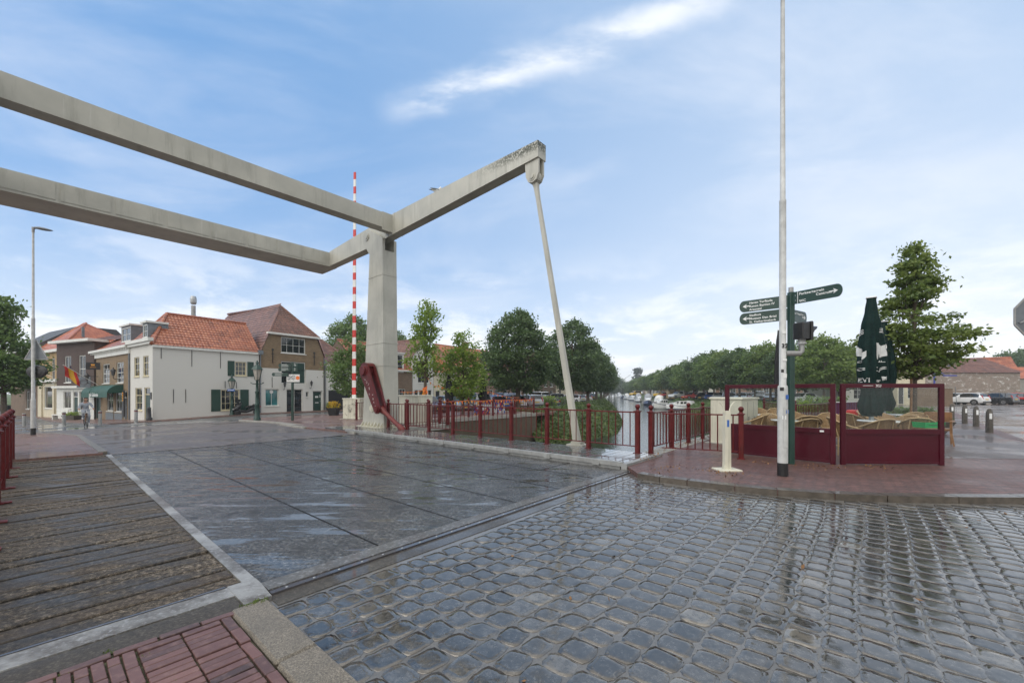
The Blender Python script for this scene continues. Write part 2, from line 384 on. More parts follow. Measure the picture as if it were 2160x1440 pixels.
def m_asphalt():
    n = NT('wet_bridge_asphalt'); rot = -atan2(CX[1], CX[0])
    v = n.co(); s = n.co((.5, 2.8, 1), (0, 0, rot)); s2 = n.co((.8, 4.2, 1), (0, 0, rot), loc=(3, 1, 0))
    g = n.noise(v, 24., 7., .88); big = n.noise(v, .45, 4.); mid = n.noise(v, 5., 5., .7)
    c = n.ramp(g, [(.40, (.010, .010, .010)), (.49, (.058, .057, .055)), (.56, (.14, .138, .134)), (.66, (.38, .376, .365))])
    c = n.mix(n.mr(mid, .42, .66, 0, .5), c, (.022, .022, .022))
    c = n.mix(n.mr(big, .38, .62, 0, .6), c, (.030, .029, .028)); c = n.mix(n.mr(n.noise(n.co(loc=(7, 3, 0)), .9, 5., .7), .52, .66, 0, .6), c, (.018, .0175, .017))
    rust = n.math('MULTIPLY', n.mr(n.noise(s, .9, 5.), .60, .68, 0, 1), n.mr(n.noise(v, .7, 2.), .48, .58, 0, 1))
    c = n.mix(n.math('MULTIPLY', rust, .8), c, (.045, .026, .016))
    pud = n.math('MULTIPLY_ADD', n.math('SUBTRACT', g, .5), .10, n.noise(s2, 1.05, 6., .68))
    puddle = n.mr(pud, .49, .57, 0, 1)
    fr = n.mix(puddle, n.mr(mid, .35, .65, .16, .42), .03)
    bs = n.math('MULTIPLY', g, n.math('SUBTRACT', 1., n.math('MULTIPLY', puddle, .9)))
    n.set(Base_Color=c, Roughness=fr, IOR=n.mix(puddle, 1.4, 1.8), Specular_Tint=(1., .955, .89)).bump(bs, .5, .008); return n.mat
M['asphalt'] = m_asphalt()
def m_plank():
    n = NT('gritty_wet_deck_board'); v = n.co(); rot = -atan2(CX[1], CX[0])
    g = n.noise(v, 26., 7., .88); t = n.attr(); b = n.noise(n.co((1., 2.2, 1), (0, 0, rot)), .9, 5., .65)
    c = n.ramp(g, [(.40, (.010, .009, .008)), (.49, (.075, .060, .045)), (.56, (.19, .155, .115)), (.66, (.5, .43, .34))])
    c = n.mix(n.mr(b, .40, .60, 0, .7), c, (.030, .029, .029)); c = n.mix(n.math('MULTIPLY', t, .35), c, (.09, .065, .045))
    n.set(Specular_IOR_Level=.2)
    return wet(n, c, .65, n.mr(b, .46, .66, .06, .5), .22, g, 1., .011, ior=1.4)
M['plank'] = m_plank()
def m_wetboard():
    n = NT('soaked_grey_board'); v = n.co(); t = n.attr(); f = n.noise(v, 3., 4.)
    c = n.mix(t, (.075, .07, .066), (.14, .132, .122)); c = n.mix(n.mr(f, .4, .7, 0, .5), c, (.06, .055, .05))
    return wet(n, c, .4, 1., n.mr(n.noise(v, 1.4, 4.), .45, .7, .02, .16), n.noise(v, 9., 3.), .12, .004, ior=1.7)
M['wetboard'] = m_wetboard()
def m_checker(k=1.):
    n = NT('steel_tread_plate'); r = -atan2(CX[1], CX[0])
    wv = n.n('ShaderNodeTexVoronoi'); wv.inputs['Scale'].default_value = 26.; wv.feature = 'F1'; wv.inputs['Randomness'].default_value = .15
    n.l(n.co((1, 1.9, 1), (0, 0, r+.785)), wv.inputs['Vector'])
    h = n.mr(wv.outputs['Distance'], .18, .36, 1, 0); v = n.co(); f = n.noise(v, 1.5, 4.)
    c = n.ramp(f, [(.3, mul((.22, .217, .205), k)), (.7, mul((.42, .415, .40), k))]); c = n.mix(n.mr(n.noise(v, 1.3, 5., .7), .42, .58, 0, .85), c, (.10, .085, .07)); c = n.mix(n.mr(n.noise(v, 40., 4.), .5, .75, 0, .5), c, (.5, .5, .5))
    n.set(Base_Color=c, Metallic=.35, Roughness=n.mix(h, .5, .3), Coat_Weight=.25, Coat_Roughness=.12).bump(h, .6, .006); return n.mat
M['checker'] = m_checker()
M['checkerwet'] = m_checker(.42)
M['steelwet'] = pm('wet_dark_steel', (.09, .08, .082), .3, .4, 3., .05, .5, coat=.8)
def m_paving(name, c1, c2, mortar, bw, bh, rot, film=.8, frough=(.06, .4), bump=.5, offs=.5, herring=False):
    n = NT(name); v = n.co((1, 1, 1), (0, 0, rot)); b = n.n('ShaderNodeTexBrick'); n.l(v, b.inputs['Vector']); b.offset = offs
    for k, x in (('Scale', 1.), ('Brick Width', bw), ('Row Height', bh), ('Mortar Size', .010), ('Mortar Smooth', .35), ('Bias', 0.)): b.inputs[k].default_value = x
    b.inputs['Color1'].default_value = (*c1, 1); b.inputs['Color2'].default_value = (*c2, 1); b.inputs['Mortar'].default_value = (*mortar, 1)
    f = n.noise(n.co(), .55, 5., .6); c = n.mix(n.mr(f, .4, .7, 0, .5), b.outputs['Color'], mul(c1, .5))
    gr = n.noise(n.co(), 22., 6., .85); c = n.mix(n.mr(gr, .5, .64, 0, .6), c, mul(c2, 2.3)); c = n.mix(n.mr(gr, .36, .46, .6, 0), c, mul(c2, .3)); c = n.mix(n.mr(n.noise(n.co(), 2.6, 5., .7), .42, .68, 0, .55), c, mul(c1, .42))
    w = n.noise(n.co(), .38, 4., .6)
    hh = n.math('MULTIPLY_ADD', b.outputs['Fac'], -1., n.math('MULTIPLY', n.noise(n.co(), 7., 3.), .6))
    return wet(n, c, .55, n.mr(w, .4, .6, film*.55, film), n.mr(w, .4, .6, frough[1], frough[0]), hh, bump, .008)
th = atan2(CX[1], CX[0])
M['pave'] = m_paving('wet_red_clinker_paving', (.165, .078, .062), (.10, .05, .043), (.035, .03, .026), .2, .1, -.12, .26, (.2, .5), 1.2)
M['pavegrey'] = m_paving('wet_brown_clinker_paving', (.13, .095, .085), (.095, .072, .066), (.05, .045, .04), .2, .07, .3, .45, (.08, .45), 1.)
M['farpave'] = m_paving('far_red_pavement', (.20, .105, .08), (.15, .08, .062), (.08, .065, .05), .3, .15, -th, .55, (.12, .5), .3)
M['farroad'] = m_paving('wet_brick_road', (.16, .125, .11), (.115, .092, .082), (.05, .045, .04), .2, .07, -th+pi/2, .5, (.08, .5), .7)
M['farsett'] = m_paving('wet_cross_street_setts', (.11, .11, .112), (.07, .072, .076), (.13, .125, .115), .22, .18, -.3, .8, (.06, .42), 1.)
M['sidestreet'] = m_paving('wet_side_street_brick', (.24, .205, .18), (.18, .155, .138), (.08, .07, .06), .2, .07, .9, .95, (.05, .28), .35)
M['clinker'] = None
def m_clinker():
    n = NT('purple_red_clinker'); t = n.attr(); v = n.co(); f = n.noise(v, 30., 4.)
    c = n.ramp(t, [(0, (.048, .026, .026)), (.5, (.112, .052, .048)), (1, (.185, .09, .078))]); c = n.mix(n.mr(f, .45, .75, 0, .5), c, (.24, .14, .12))
    g2 = n.noise(v, 60., 5., .8); c = n.mix(n.mr(g2, .5, .72, 0, .5), c, (.03, .018, .016)); return wet(n, c, .55, .35, .28, g2, .5, .004)
M['clinker'] = m_clinker()
def m_kerb():
    n = NT('exposed_aggregate_kerb'); v = n.co(); g = n.noise(v, 120., 3., .75)
    c = n.ramp(g, [(.3, (.045, .04, .032)), (.5, (.16, .135, .1)), (.7, (.36, .32, .26))]); c = n.mix(n.mr(n.noise(v, 2., 4.), .4, .7, 0, .5), c, (.09, .08, .065))
    return wet(n, c, .6, .45, .3, g, .8, .006)
M['kerb'] = m_kerb()
M['kerbdark'] = pm('wet_dark_kerb_stone', (.085, .07, .055), .4, .45, 9., .4, coat=.3)
M['tar'] = pm('tar_joint', (.012, .012, .012), .6, .4, 9., spec=.2)
def m_water():
    n = NT('canal_water'); v = n.co((1, 1, 1)); s = n.co((1.2, .5, 1), (0, 0, .25))
    h = n.math('ADD', n.noise(s, 1.6, 4.), n.math('MULTIPLY', n.noise(v, 9., 3.), .25))
    n.set(Base_Color=(.022, .028, .022), Roughness=.05, IOR=1.33, Specular_IOR_Level=.9).bump(h, .16, .25); return n.mat
M['water'] = m_water()
def m_grass(name, a, b):
    n = NT(name); v = n.co(); f = n.noise(v, 2.5, 6., .7)
    n.set(Base_Color=n.ramp(f, [(.3, a), (.7, b)]), Roughness=.9).bump(n.noise(v, 12., 4.), .8, .08); return n.mat
M['grass'] = m_grass('rough_grass', (.04, .07, .02), (.12, .16, .05))
M['bankgreen'] = m_grass('bank_planting', (.035, .06, .018), (.09, .125, .035))
M['earth'] = m_grass('ground_soil', (.05, .05, .035), (.09, .09, .05))
M['litter'] = pm('fallen_leaf_litter', (.20, .10, .035), .7, .5, 25.)
# ------------------------------------------------------------ ground, water, bridge deck
def clip_cell(p, x0, x1, y0, y1):
    for k, lim, sg in ((0, x0, 1), (0, x1, -1), (1, y0, 1), (1, y1, -1)):
        q = []
        for i in range(len(p)):
            a, b = p[i-1], p[i]; da, db = sg*(a[k]-lim), sg*(b[k]-lim)
            if (da >= 0) != (db >= 0):
                t = da/(da-db); q.append((a[0]+(b[0]-a[0])*t, a[1]+(b[1]-a[1])*t))
            if db >= 0: q.append(b)
        p = q
        if len(p) < 3: return []
    return p
def drape(name, poly, off, mat, zf=zfar, cell=2., skirt=0., kind='structure'):
    """a sheet over the polygon (bridge coordinates a, c) that follows the lie of the land"""
    mb = MB(); a0 = min(p[0] for p in poly); a1 = max(p[0] for p in poly); c0 = min(p[1] for p in poly); c1 = max(p[1] for p in poly)
    ar = sum(poly[i-1][0]*poly[i][1]-poly[i][0]*poly[i-1][1] for i in range(len(poly)))
    P = lambda q, d=0.: (lambda w: (w.x, w.y, zf(w.x, w.y)+off-d))(B(q[0], q[1]))
    for i in range(math.floor(a0/cell), math.ceil(a1/cell)):
        for j in range(math.floor(c0/cell), math.ceil(c1/cell)):
            q = clip_cell(poly, i*cell, (i+1)*cell, j*cell, (j+1)*cell)
            if len(q) > 2:
                vs = [P(x) for x in q]
                if ar < 0: pass
                n = sum(vs[k-1][0]*vs[k][1]-vs[k][0]*vs[k-1][1] for k in range(len(vs)))
                mb.add(vs if n > 0 else vs[::-1], [tuple(range(len(vs)))])
    if skirt:
        for k in range(len(poly)):
            a, b = poly[k-1], poly[k]; n = max(1, int(math.hypot(b[0]-a[0], b[1]-a[1])/cell*2))
            for i in range(n):
                q0 = tuple(a[m]+(b[m]-a[m])*i/n for m in (0, 1)); q1 = tuple(a[m]+(b[m]-a[m])*(i+1)/n for m in (0, 1))
                mb.add([P(q0), P(q1), P(q1, skirt), P(q0, skirt)], [(0, 1, 2, 3)])
    return mb.build(name, mat, kind=kind)
acp = lambda p: ac(p.x, p.y)
Z0 = lambda x, y: 0.
b = MB(); b.add([(-900,-300,-2.6),(900,-300,-2.6),(900,900,-2.6),(-900,900,-2.6)], [(0,1,2,3)]).build('ground', M['earth'], kind='structure')
b = MB(); b.add([(-90,-5,-2.),(300,-5,-2.),(300,420,-2.),(-90,420,-2.)], [(0,1,2,3)]).build('water', M['water'], kind='structure')
# banks of the basin
WL = [(1.75,27.3),(4.6,28.6),(9,35),(13,48),(20.6,81),(40,171),(78,345),(130,600)]
WR = [(20.3,29.6),(27,45),(32,75),(41,108),(63,200),(96,345),(150,600)]
def offs(poly, d):
    out = []
    for i, p in enumerate(poly):
        a = Vector(poly[max(i-1, 0)]); c = Vector(poly[min(i+1, len(poly)-1)]); t = (c-a).normalized()
        out.append((p[0]-t.y*d, p[1]+t.x*d))
    return out
def dense(poly, step=2.):
    out = []
    for i in range(len(poly)-1):
        a, c = Vector(poly[i]), Vector(poly[i+1]); n = max(1, int((c-a).length/step/(1+a.y/60)))
        out += [tuple(a.lerp(c, k/n)) for k in range(n)]
    return out+[poly[-1]]
def bank(name, WLn, sgn, prof, zf, mat):
    D = dense(WLn); secs = []
    for k, (d, z) in enumerate(prof):
        row = []
        for (x, y), (x2, y2) in zip(D, offs(D, sgn*d)):
            if d > 8 and sgn < 0: f = (7+(d-7)*ss(y, 44, 64))/d; x2, y2 = x+(x2-x)*f, y+(y2-y)*f
            zz = (zf(x2, y2)+z-.0) if k >= len(prof)-3 else z
            w = noise.noise(Vector((x2*.5, y2*.5, 0)))*.12 if 0 < k < len(prof)-1 else 0
            row.append((x2, y2, zz+w))
        secs.append(row)
    mb = MB(); mb.loft(secs if sgn > 0 else secs, closed=False, caps=False)
    return mb.build(name, mat, kind='structure'), secs
bl, BL = bank('left_bank', WL, 1, [(-.3,-2.3),(0,-2.05),(.9,-1.35),(2.,-.6),(3.2,-.12),(4.6,.1),(6.5,.1),(8.5,-.12)], zfar, M['bankgreen'])
br, BR = bank('right_bank', WR, -1, [(-.3,-2.3),(0,-2.05),(1.2,-1.2),(2.4,-.5),(3.6,-.1),(5,.05),(11,.03),(15,.0),(16,-.12)], Z0, M['grass'])
# far quarter
TL = [acp(Vector((*p, 0))) for p in offs(dense(WL), 6.8)]
TL = [p for p in TL if p[0] > 14.2]
far_poly = [(10.6,-260),(10.6,10.8),(13.75,10.8),(13.75,22.)]+TL[1:]+[(TL[-1][0],-260)]
fp = [q for q in far_poly if q[0] < 110]; fp = fp[:-0 or None]
fp = [(10.6,-90),(10.6,10.8),(13.75,10.8),(13.75,22.)]+[q for q in TL[1:] if q[0] < 100]
fp += [(100, fp[-1][1]), (100, -90)]
drape('far_ground', fp, -.012, M['farsett'])
mb = MB(); zf0 = -.75
Pq = [B(*q) for q in [(99,-90),(99, 190),(420, 420),(500,-90)]]
mb.add([(p.x, p.y, -.55) for p in Pq], [(3,2,1,0)]); Pq = [B(*q) for q in [(-60,-300),(9,-300),(9,-85),(-60,-85)]]
mb.build('far_fields', M['grass'], kind='structure')
mb = MB(); Pq = [B(*q) for q in [(10.6,-300),(10.6,-89),(400,-89),(400,-300)]]
mb.add([(p.x, p.y, -.75) for p in Pq], [(3,2,1,0)]).build('far_fields', M['farpave'], kind='structure')
drape('far_road', [(10.42,0),(10.42,6.43),(15,6.5),(20,7.2),(25,8.6),(27,6),(28.3,2),(28,-2),(26,-1.4),(24,-.55),(20,-.05)], .008, M['farroad'])
kerbR = [(10.5,6.5),(15,6.55),(19,7.0)]+[acp(gfar(u, v)) for u, v in ((640,899.5),(585,893),(535,889.5),(506,887.5))]
isl = kerbR+[acp(gfar(u, v)) for u, v in ((512,884.5),(560,882),(620,879),(700,874.5))]
isl += [(30, 30), (20, 34), (14, 24.), (13.7,21.3),(13.7,10.85),(10.65,10.85)]
drape('far_pavement', isl, .07, M['farpave'], skirt=.16)
def band(pts, w):                          # kerb stones along a line, in bridge coordinates
    L = offs(pts, w/2); Rr = offs(pts, -w/2); return L+Rr[::-1]
drape('far_kerb', band(kerbR[1:], .16), .085, M['concrete'], skirt=.16)
lpv = [(10.45,-9),(10.45,-.12),(16,-.12),(20,-.1),(24,-.6),(26,-1.5),(27,-4),(27.4,-9),(27,-30),(10.45,-30)]
drape('far_pavement', lpv, .06, M['farpave'], skirt=.15)
drape('far_kerb', band([(10.6,-.12),(16,-.12),(20,-.1),(24,-.6),(26,-1.5),(27,-4),(27.3,-9)], .15), .075, M['kerb'], skirt=.15)
hp = lambda x, y: ac(K[0]+RX[0]*x+LX[0]*y, K[1]+RX[1]*x+LX[1]*y)
drape('house_pavement', [hp(x, y) for x, y in ((-2.6,-1.2),(-2.6,18),(-2.,31),(2,40),(6,40),(2.2,20),(1,8),(1,1),(18,1),(18,-1.6),(7,-1.7),(1.,-2.))], .05, M['farpave'], skirt=.13)
for i in range(4):
    p, q = gfar(250+i*62, 897.2-i*2.2), gfar(296+i*62, 895.6-i*2.2)
    drape('road_marking', band([acp(p), acp(q)], .13), .02, M['white'])
# near side: base, side street, granite setts, pavements
near = [B(.45,-200),B(.45,34.2)]+[Vector((*p, 0)) for p in offs(dense(WR), -6.6)]+[Vector((850,600,0)),Vector((850,-200,0)),B(-90,-200)]
mb = MB(); mb.add([(p.x, p.y, -.06) for p in near], [tuple(range(len(near)))[::-1]]).build('near_ground', M['sidestreet'], kind='structure')
pave = [B(-.02,6.6)]+[at(u, v) for u, v in ((1345,998),(1392,1006),(1450,1013),(1550,1025),(1640,1033),(1760,1041),(1870,1045.5),(2020,1048),(2160,1049))]
pave += [Vector((10.4,5.95,0)),Vector((11.6,6.5,0)),Vector((12.6,7.9,0)),Vector((15.8,12.66,0)),Vector((25.2,22.7,0)),Vector((32,29.6,0)),Vector((23,30.2,0)),B(.4,34.),B(.4,8.4),B(-.02,8.4)]
pxy = [(p.x, p.y) for p in pave]
line_y = lambda x: 8.9 if x > 6.9 else 8.9+(6.9-x)*1.0
def inside(x, y, poly=pxy):
    r = False
    for i in range(len(poly)):
        (x0, y0), (x1, y1) = poly[i-1], poly[i]
        if (y0 > y) != (y1 > y) and x < (x1-x0)*(y-y0)/(y1-y0)+x0: r = not r
    return r
def flat(name, poly, z, mat, depth=.16):
    mb = MB(); n = len(poly); mb.prism(poly, 'z', z-depth, z); return mb.build(name, mat, kind='structure')
flat('near_pavement', pxy, .07, M['pave'])
flat('terrace_paving', [(8.2,9.4),(9.5,9.15),(11.8,9.0),(13.2,9.5),(15.5,12.9),(24.9,22.9),(31,29.3),(23,30.),(20.4,29.3),(9.3,16.4)], .075, M['pavegrey'], .01)
kp = [(p.x, p.y) for p in pave[1:14]]
mb = MB()
kd = dense(kp, .95); ki = offs(kd, .17)
for i in range(len(kd)-1):
    e = .006
    a, b_, c, d = Vector(kd[i]), Vector(kd[i+1]), Vector(ki[i+1]), Vector(ki[i]); t = (b_-a).normalized()*e
    n = (a-d).normalized()
    mb.tint = R.random()
    mb.prism([tuple(a+t+n*.02), tuple(b_-t+n*.02), tuple(c-t), tuple(d+t)], 'z', -.1, .078)
mb.build('near_kerb', M['kerbdark'], kind='structure')
mb = MB(); mb.add([(*p, -.0178) for p in (B(-.3,-.05)[:2], B(-7.5,-.05)[:2], (17,-2), (17,9.5), B(-.3,8)[:2])], [(0,1,2,3,4)])
mb.build('near_street', M['joint'], kind='structure')
def build_setts():
    mb = MB(); rr = random.Random(11); a = -.455; row = 0
    while a > -11:
        w = rr.uniform(.175, .215); c = -.02+rr.uniform(-.12, 0)
        while c < 15:
            l = rr.uniform(.15, .215)
            cc, aa = c+l/2, a-w/2
            # rows drift a little, as hand-laid setts do
            wob = noise.noise(Vector((cc*.35, aa*.35, 4.)))*.16+noise.noise(Vector((cc*.12, aa*.12, 9.)))*.25
            p = B(aa+wob*.5, cc); q = at(1080, 1440, 0)
            c += l+rr.uniform(.001, .008)
            if p.y < 1.2 or p.x > 15 or cc < -.06 or inside(p.x-.0, p.y+.10) or inside(p.x+.12, p.y+.06) or inside(p.x-.12, p.y+.06) or p.y < -.2*p.x: continue
            mb.tint = cl(rr.gauss(.5, .2)) if rr.random() > .03 else rr.choice((0., 1.))
            hw, hl = w/2-rr.uniform(.0, .004), l/2-.0005
            n = 18; sq = rr.uniform(4.2, 8.); ring = []
            ph = rr.uniform(0, 6); k1 = rr.uniform(.0, .07)
            for k in range(n):
                t = 2*pi*(k+.5)/n; ca, sa = cos(t), sin(t); r = (abs(ca)**sq+abs(sa)**sq)**(-1/sq)
                r *= 1+k1*sin(2*t+ph)+rr.uniform(-.05, .045)
                ring.append((r*ca, r*sa))
            rot = rr.gauss(0, .05); tx, ty = rr.gauss(0, .0042), rr.gauss(0, .0042)
            h = -.0135+cl(rr.gauss(0, .0013), -.002, .003)+.002*noise.noise(Vector((p.x*.8, p.y*.8, 0)))
            vs = []; dome = rr.uniform(.0008, .0024)
            for s_, dz in ((1., -.060), (.992, -.011), (.965, -.0024), (.6, -.0005)):
                for x, y in ring:
                    px, py = x*hw*s_, y*hl*s_
                    px, py = px*cos(rot)-py*sin(rot), px*sin(rot)+py*cos(rot)
                    vs.append((p.x+px*AX[0]+py*CX[0], p.y+px*AX[1]+py*CX[1], h+dz*dome/.006+px*tx+py*ty+rr.gauss(0, .0004)))
            vs.append((p.x, p.y, h)); fs = []
            ringf = lambda i: [(i*n+k, (i+1)*n+k, (i+1)*n+(k+1) % n, i*n+(k+1) % n) for k in range(n)]
            mb.add(vs[:2*n], ringf(0), 0, False)                    # broken sides keep their own normals
            mb.add(vs[n:], ringf(0)+ringf(1)+[(2*n+k, 3*n, 2*n+(k+1) % n) for k in range(n)], 0, True)
        a -= w+rr.uniform(.001, .007); row += 1
    return mb.build('granite_setts', M['sett'], kind='structure', tint=True)
build_setts()
# brick footway in the near corner
BM = Matrix(((AX[0], CX[0], 0, O[0]), (AX[1], CX[1], 0, O[1]), (0, 0, 1, 0), (0, 0, 0, 1)))   # bridge frame: x = along, y = across
mb = MB(); rr = random.Random(5)
def brick(a0, a1, c0, c1):
    mb.T = BM @ T(((a0+a1)/2, (c0+c1)/2, .018+rr.gauss(0, .0025)), rr.gauss(0, .012), rr.gauss(0, .012), rr.gauss(0, .008))
    mb.tint = cl(rr.gauss(.5, .22)); g = .0036+rr.random()*.0022
    mb.bev(-(a1-a0)/2+g, (a1-a0)/2-g, -(c1-c0)/2+g, (c1-c0)/2-g, -.05, .0, .004)
c = -3.2
while c < -.3: brick(-.41, -.345, c, c+.208); c += .21
a = -.42
while a > -3.4: brick(a-.208, a, -.372, -.308); a -= .208
a = -.42; k = 0
while a > -3.4:
    o = 0 if k % 2 else .105
    brick(a-.064, a, -.792, -.582); brick(a-.064, a, -.582, -.374); a -= .064; k += 1
c = -.796; k = 0
while c > -3.2:
    a = -.42-(.105 if k % 2 else 0)
    if k % 2: brick(-.42-.105, -.42, c-.064, c)
    while a > -3.4: brick(a-.208, a, c-.064, c); a -= .208
    c -= .064; k += 1
mb.T = None; mb.build('brick_footway', M['clinker'], kind='structure', tint=True)
mb = MB(); mb.T = BM; mb.box(-3.6,-.33,-3.3,-.30,-.055,-.004).build('footway_bed', M['earth'], kind='structure')
mb = MB(); mb.T = BM
a = -.335
while a > -3.6:
    l = rr.uniform(.85, 1.0); mb.bev(a-l+.006, a, -.295, -.055, -.09, .022, .02); a -= l
mb.build('near_kerb', M['kerb'], kind='structure')
def tufts(pts, name, n, r, h, mat):
    mb = MB(); rr = random.Random(3)
    for p in pts:
        for i in range(n):
            t = rr.uniform(0, 6.28); d = rr.random()**.5*r; x, y = p[0]+cos(t)*d, p[1]+sin(t)*d; s = rr.uniform(.3, 1)*h; l = rr.uniform(0, 6.28); q = s*.3
            mb.add([(x-cos(l)*q, y-sin(l)*q, p[2]), (x+cos(l)*q, y+sin(l)*q, p[2]), (x+rr.gauss(0, s*.4), y+rr.gauss(0, s*.4), p[2]+s)], [(0, 1, 2)])
    o = mb.build(name, mat); o['kind'] = 'stuff'; return o
tp = []
for i in range(130):
    a, c = rr.uniform(-2.4, -.36), rr.uniform(-2.2, -.3)
    if noise.noise(Vector((a*1.6, c*1.6, 2))) > .0: tp.append(B(round(a/.105)*.105, round(c/.064)*.064, .004))
tp += [B(-.33-rr.random()*.05, -.05-rr.random()*.25, .016) for i in range(9)]
tufts(tp, 'joint_moss', 26, .032, .018, M['grassgreen'])
# ------------------------------------------------------------ bridge deck
mb = MB(); mb.T = BM; mb.box(-.02, 10.3, .012, 6.44, -.35, 0).build('bridge_deck', M['asphalt'], kind='structure')
mb = MB(); mb.T = BM
for k in range(1, 6): mb.box(.02, 10.28, 1.072*k-.008, 1.072*k+.008, -.01, .0035)
for a, c in ((1.2, 5.36), (5.5, 2.14), (8, 4.29)): mb.box(a-.008, a+.008, c+.012, c+1.06, -.01, .003)
mb.build('deck_joint', M['tar'], kind='structure')
mb = MB(); mb.T = BM; mb.box(-.19,-.02,.0,6.43,-.2,.012); mb.build('tread_plate', M['checkerwet'], kind='structure'); mb = MB(); mb.T = BM; mb.box(.10, 10.3, -.095,.0, -.2, .014)
mb.box(-.105,.085,-1.95,-.20,-.2,.013); mb.prism([(.10,-.2),(.10,.0),(-.03,.0),(-.32,-.02),(-.33,-.20)],'z',-.2,.016)
mb.build('tread_plate', M['checker'], kind='structure')
mb = MB(); mb.T = BM; mb.box(-.26,-.195,.0,6.45,-.2,.004); mb.box(10.3,10.42,-1.75,6.45,-.2,.010); mb.box(.088,.11,-1.95,-.21,-.2,.017)
mb.build('bridge_edge_beam', M['steelwet'], kind='structure')
mb = MB(); mb.T = BM
for i in range(30): mb.lathe([(.011,0),(.009,.003),(0,.0035)], 8, (-.228, .12+i*.214, .004))
mb.build('edge_bolt', M['galv'], kind='structure')
mb = MB(); mb.T = BM; mb.box(-.45,-.26,-.02,6.5,-.2,-.012); mb.build('gravel_edge_strip', M['edgestrip'], kind='structure')
mb = MB(); mb.T = BM; mb.box(-.34,-.11,-2.2,-.205,-.2,.006); mb.build('asphalt_edge_strip', M['edgestrip'], kind='structure')
mb = MB(); mb.T = BM; a = .115; rr = random.Random(9)
while a < 10.25:
    w = rr.choice((.19,.19,.17,.20)); h = rr.gauss(0, .006); mb.tint = rr.random()
    n = 8; y0, y1 = -1.80, -.10
    sec = []
    for k in range(n+1):
        y = y0+(y1-y0)*k/n; hh = h+.006+.008*noise.noise(Vector((a*3, y*1.5, 1))); e = .007+.009*rr.random()
        sec.append([(a+e,y,-.06),(a+e*.9,y,hh-.008),(a+e+.008,y,hh),(a+w-e-.008,y,hh),(a+w-e*.9,y,hh-.008),(a+w-e,y,-.06)])
    mb.loft(sec, 0, False); a += w
mb.build('footway_boards', M['plank'], kind='structure', tint=True)
mb = MB(); mb.T = BM; a = 0.02
while a < 11.0:
    h = .1+rr.gauss(0, .0022); mb.tint = rr.random(); mb.T = BM @ T((a+.098, 7.42, h), 0, 0, rr.gauss(0, .004)); mb.bev(-.094,.094,-.83,.86,-.06,0,.006); a += .2
mb.build('footway_boards', M['wetboard'], kind='structure', tint=True)
mb = MB(); mb.T = BM; mb.box(-.0,11.3,6.46,6.57,.055,.14); mb.box(.05,11.2,6.50,6.56,-.2,.055)
for i in range(9): mb.box(.5+i*1.25,.66+i*1.25,6.445,6.46,.03,.13)
mb.box(-.12,-.0,6.44,8.3,-.1,.12)
mb.build('bridge_kerb_beam', M['galvdull'], kind='structure')
mb = MB(); mb.T = BM; mb.box(0,11,6.56,8.3,-.4,-.15); mb.box(0,10.3,-1.8,-.2,-.5,-.2); mb.box(-.4,10.3,0,6.4,-.8,-.36)
mb.box(11.02,13.2,6.58,8.0,-.2,.085)
mb.build('bridge_understructure', M['steelwet'], kind='structure')
# far abutment and quay wall
qw = thing('quay_wall', 'brown brick quay wall with a pale coping beyond the red bridge railing', 'quay wall', B(13.75, 16, 0))
def wallpart(name, pts, z0, z1, thk, mat):
    mb = MB()
    for p, q in zip(pts[:-1], pts[1:]):
        p, q = B(*p), B(*q); mb.bar((p.x, p.y, (z0+z1)/2), (q.x, q.y, (z0+z1)/2), thk, z1-z0)
    o = mb.build(name, mat); o.parent = qw; o.matrix_parent_inverse = Matrix.Translation(-qw.location); return o
qp = [(10.66,6.4),(10.66,10.95),(13.8,10.95),(13.8,21.45),(20,23.)]
wallpart('brick_face', qp, -2.5, -.12, .24, M['quaybrick']); wallpart('coping', qp, -.12, .08, .36, M['concrete'])
mb = MB(); mb.T = BM; mb.box(.0,.42,8.4,34,-2.6,.075); mb.box(.0,.40,-6,8.4,-2.6,-.25)
nq = mb.build('near_quay_wall', M['concrete']); tag(nq, 'pale concrete edge of the near quay under the red railing', 'quay wall')
# planting on the banks
def bankleaves(name, secs, n, mat, size, ymax, seed):
    mb = MB(); rr = random.Random(seed); L = len(secs[0])
    idx = [i for i in range(L-1) if secs[0][i][1] < ymax]
    for k in range(n):
        i = idx[int(len(idx)*rr.random()**1.6)]; j = rr.randrange(1, len(secs)-2); u, w = rr.random(), rr.random()
        a, b_, c, d = (Vector(secs[j][i]), Vector(secs[j][i+1]), Vector(secs[j+1][i+1]), Vector(secs[j+1][i]))
        p = a.lerp(b_, u).lerp(d.lerp(c, u), w); cl_ = noise.noise(p*.55)
        s = size*(.7+p.y/70)*rr.uniform(.6, 1.5); h = (.05+.28*max(0, cl_+.25))*rr.random()
        leaf(mb, p+Vector((0, 0, h+.03)), s, rr, cl(.4+.7*cl_+rr.uniform(-.3, .3)), up=.5)
    o = mb.build(name, mat, tint=True); o['kind'] = 'stuff'; return o
def leaf(mb, p, s, rr, tint, up=.3, out=None):
    d = Vector((rr.gauss(0, 1), rr.gauss(0, 1), rr.gauss(0, .7)))
    if out is not None: d += out*.8
    d.normalize(); n = Vector((rr.gauss(0, 1), rr.gauss(0, 1), rr.gauss(up*2, 1))); w = d.cross(n)
    if w.length < 1e-3: return
    w.normalize(); mb.tint = tint
    mb.add([p-d*s*.5, p+w*s*.32+d*s*.06, p+d*s*.55, p-w*s*.32+d*s*.06], [(0, 1, 2, 3)])
bankleaves('bank_ground_cover', BL, 15000, M['ivy'], .17, 120, 21)
bankleaves('bank_grass', BR, 5500, M['leafmid'], .2, 110, 22)
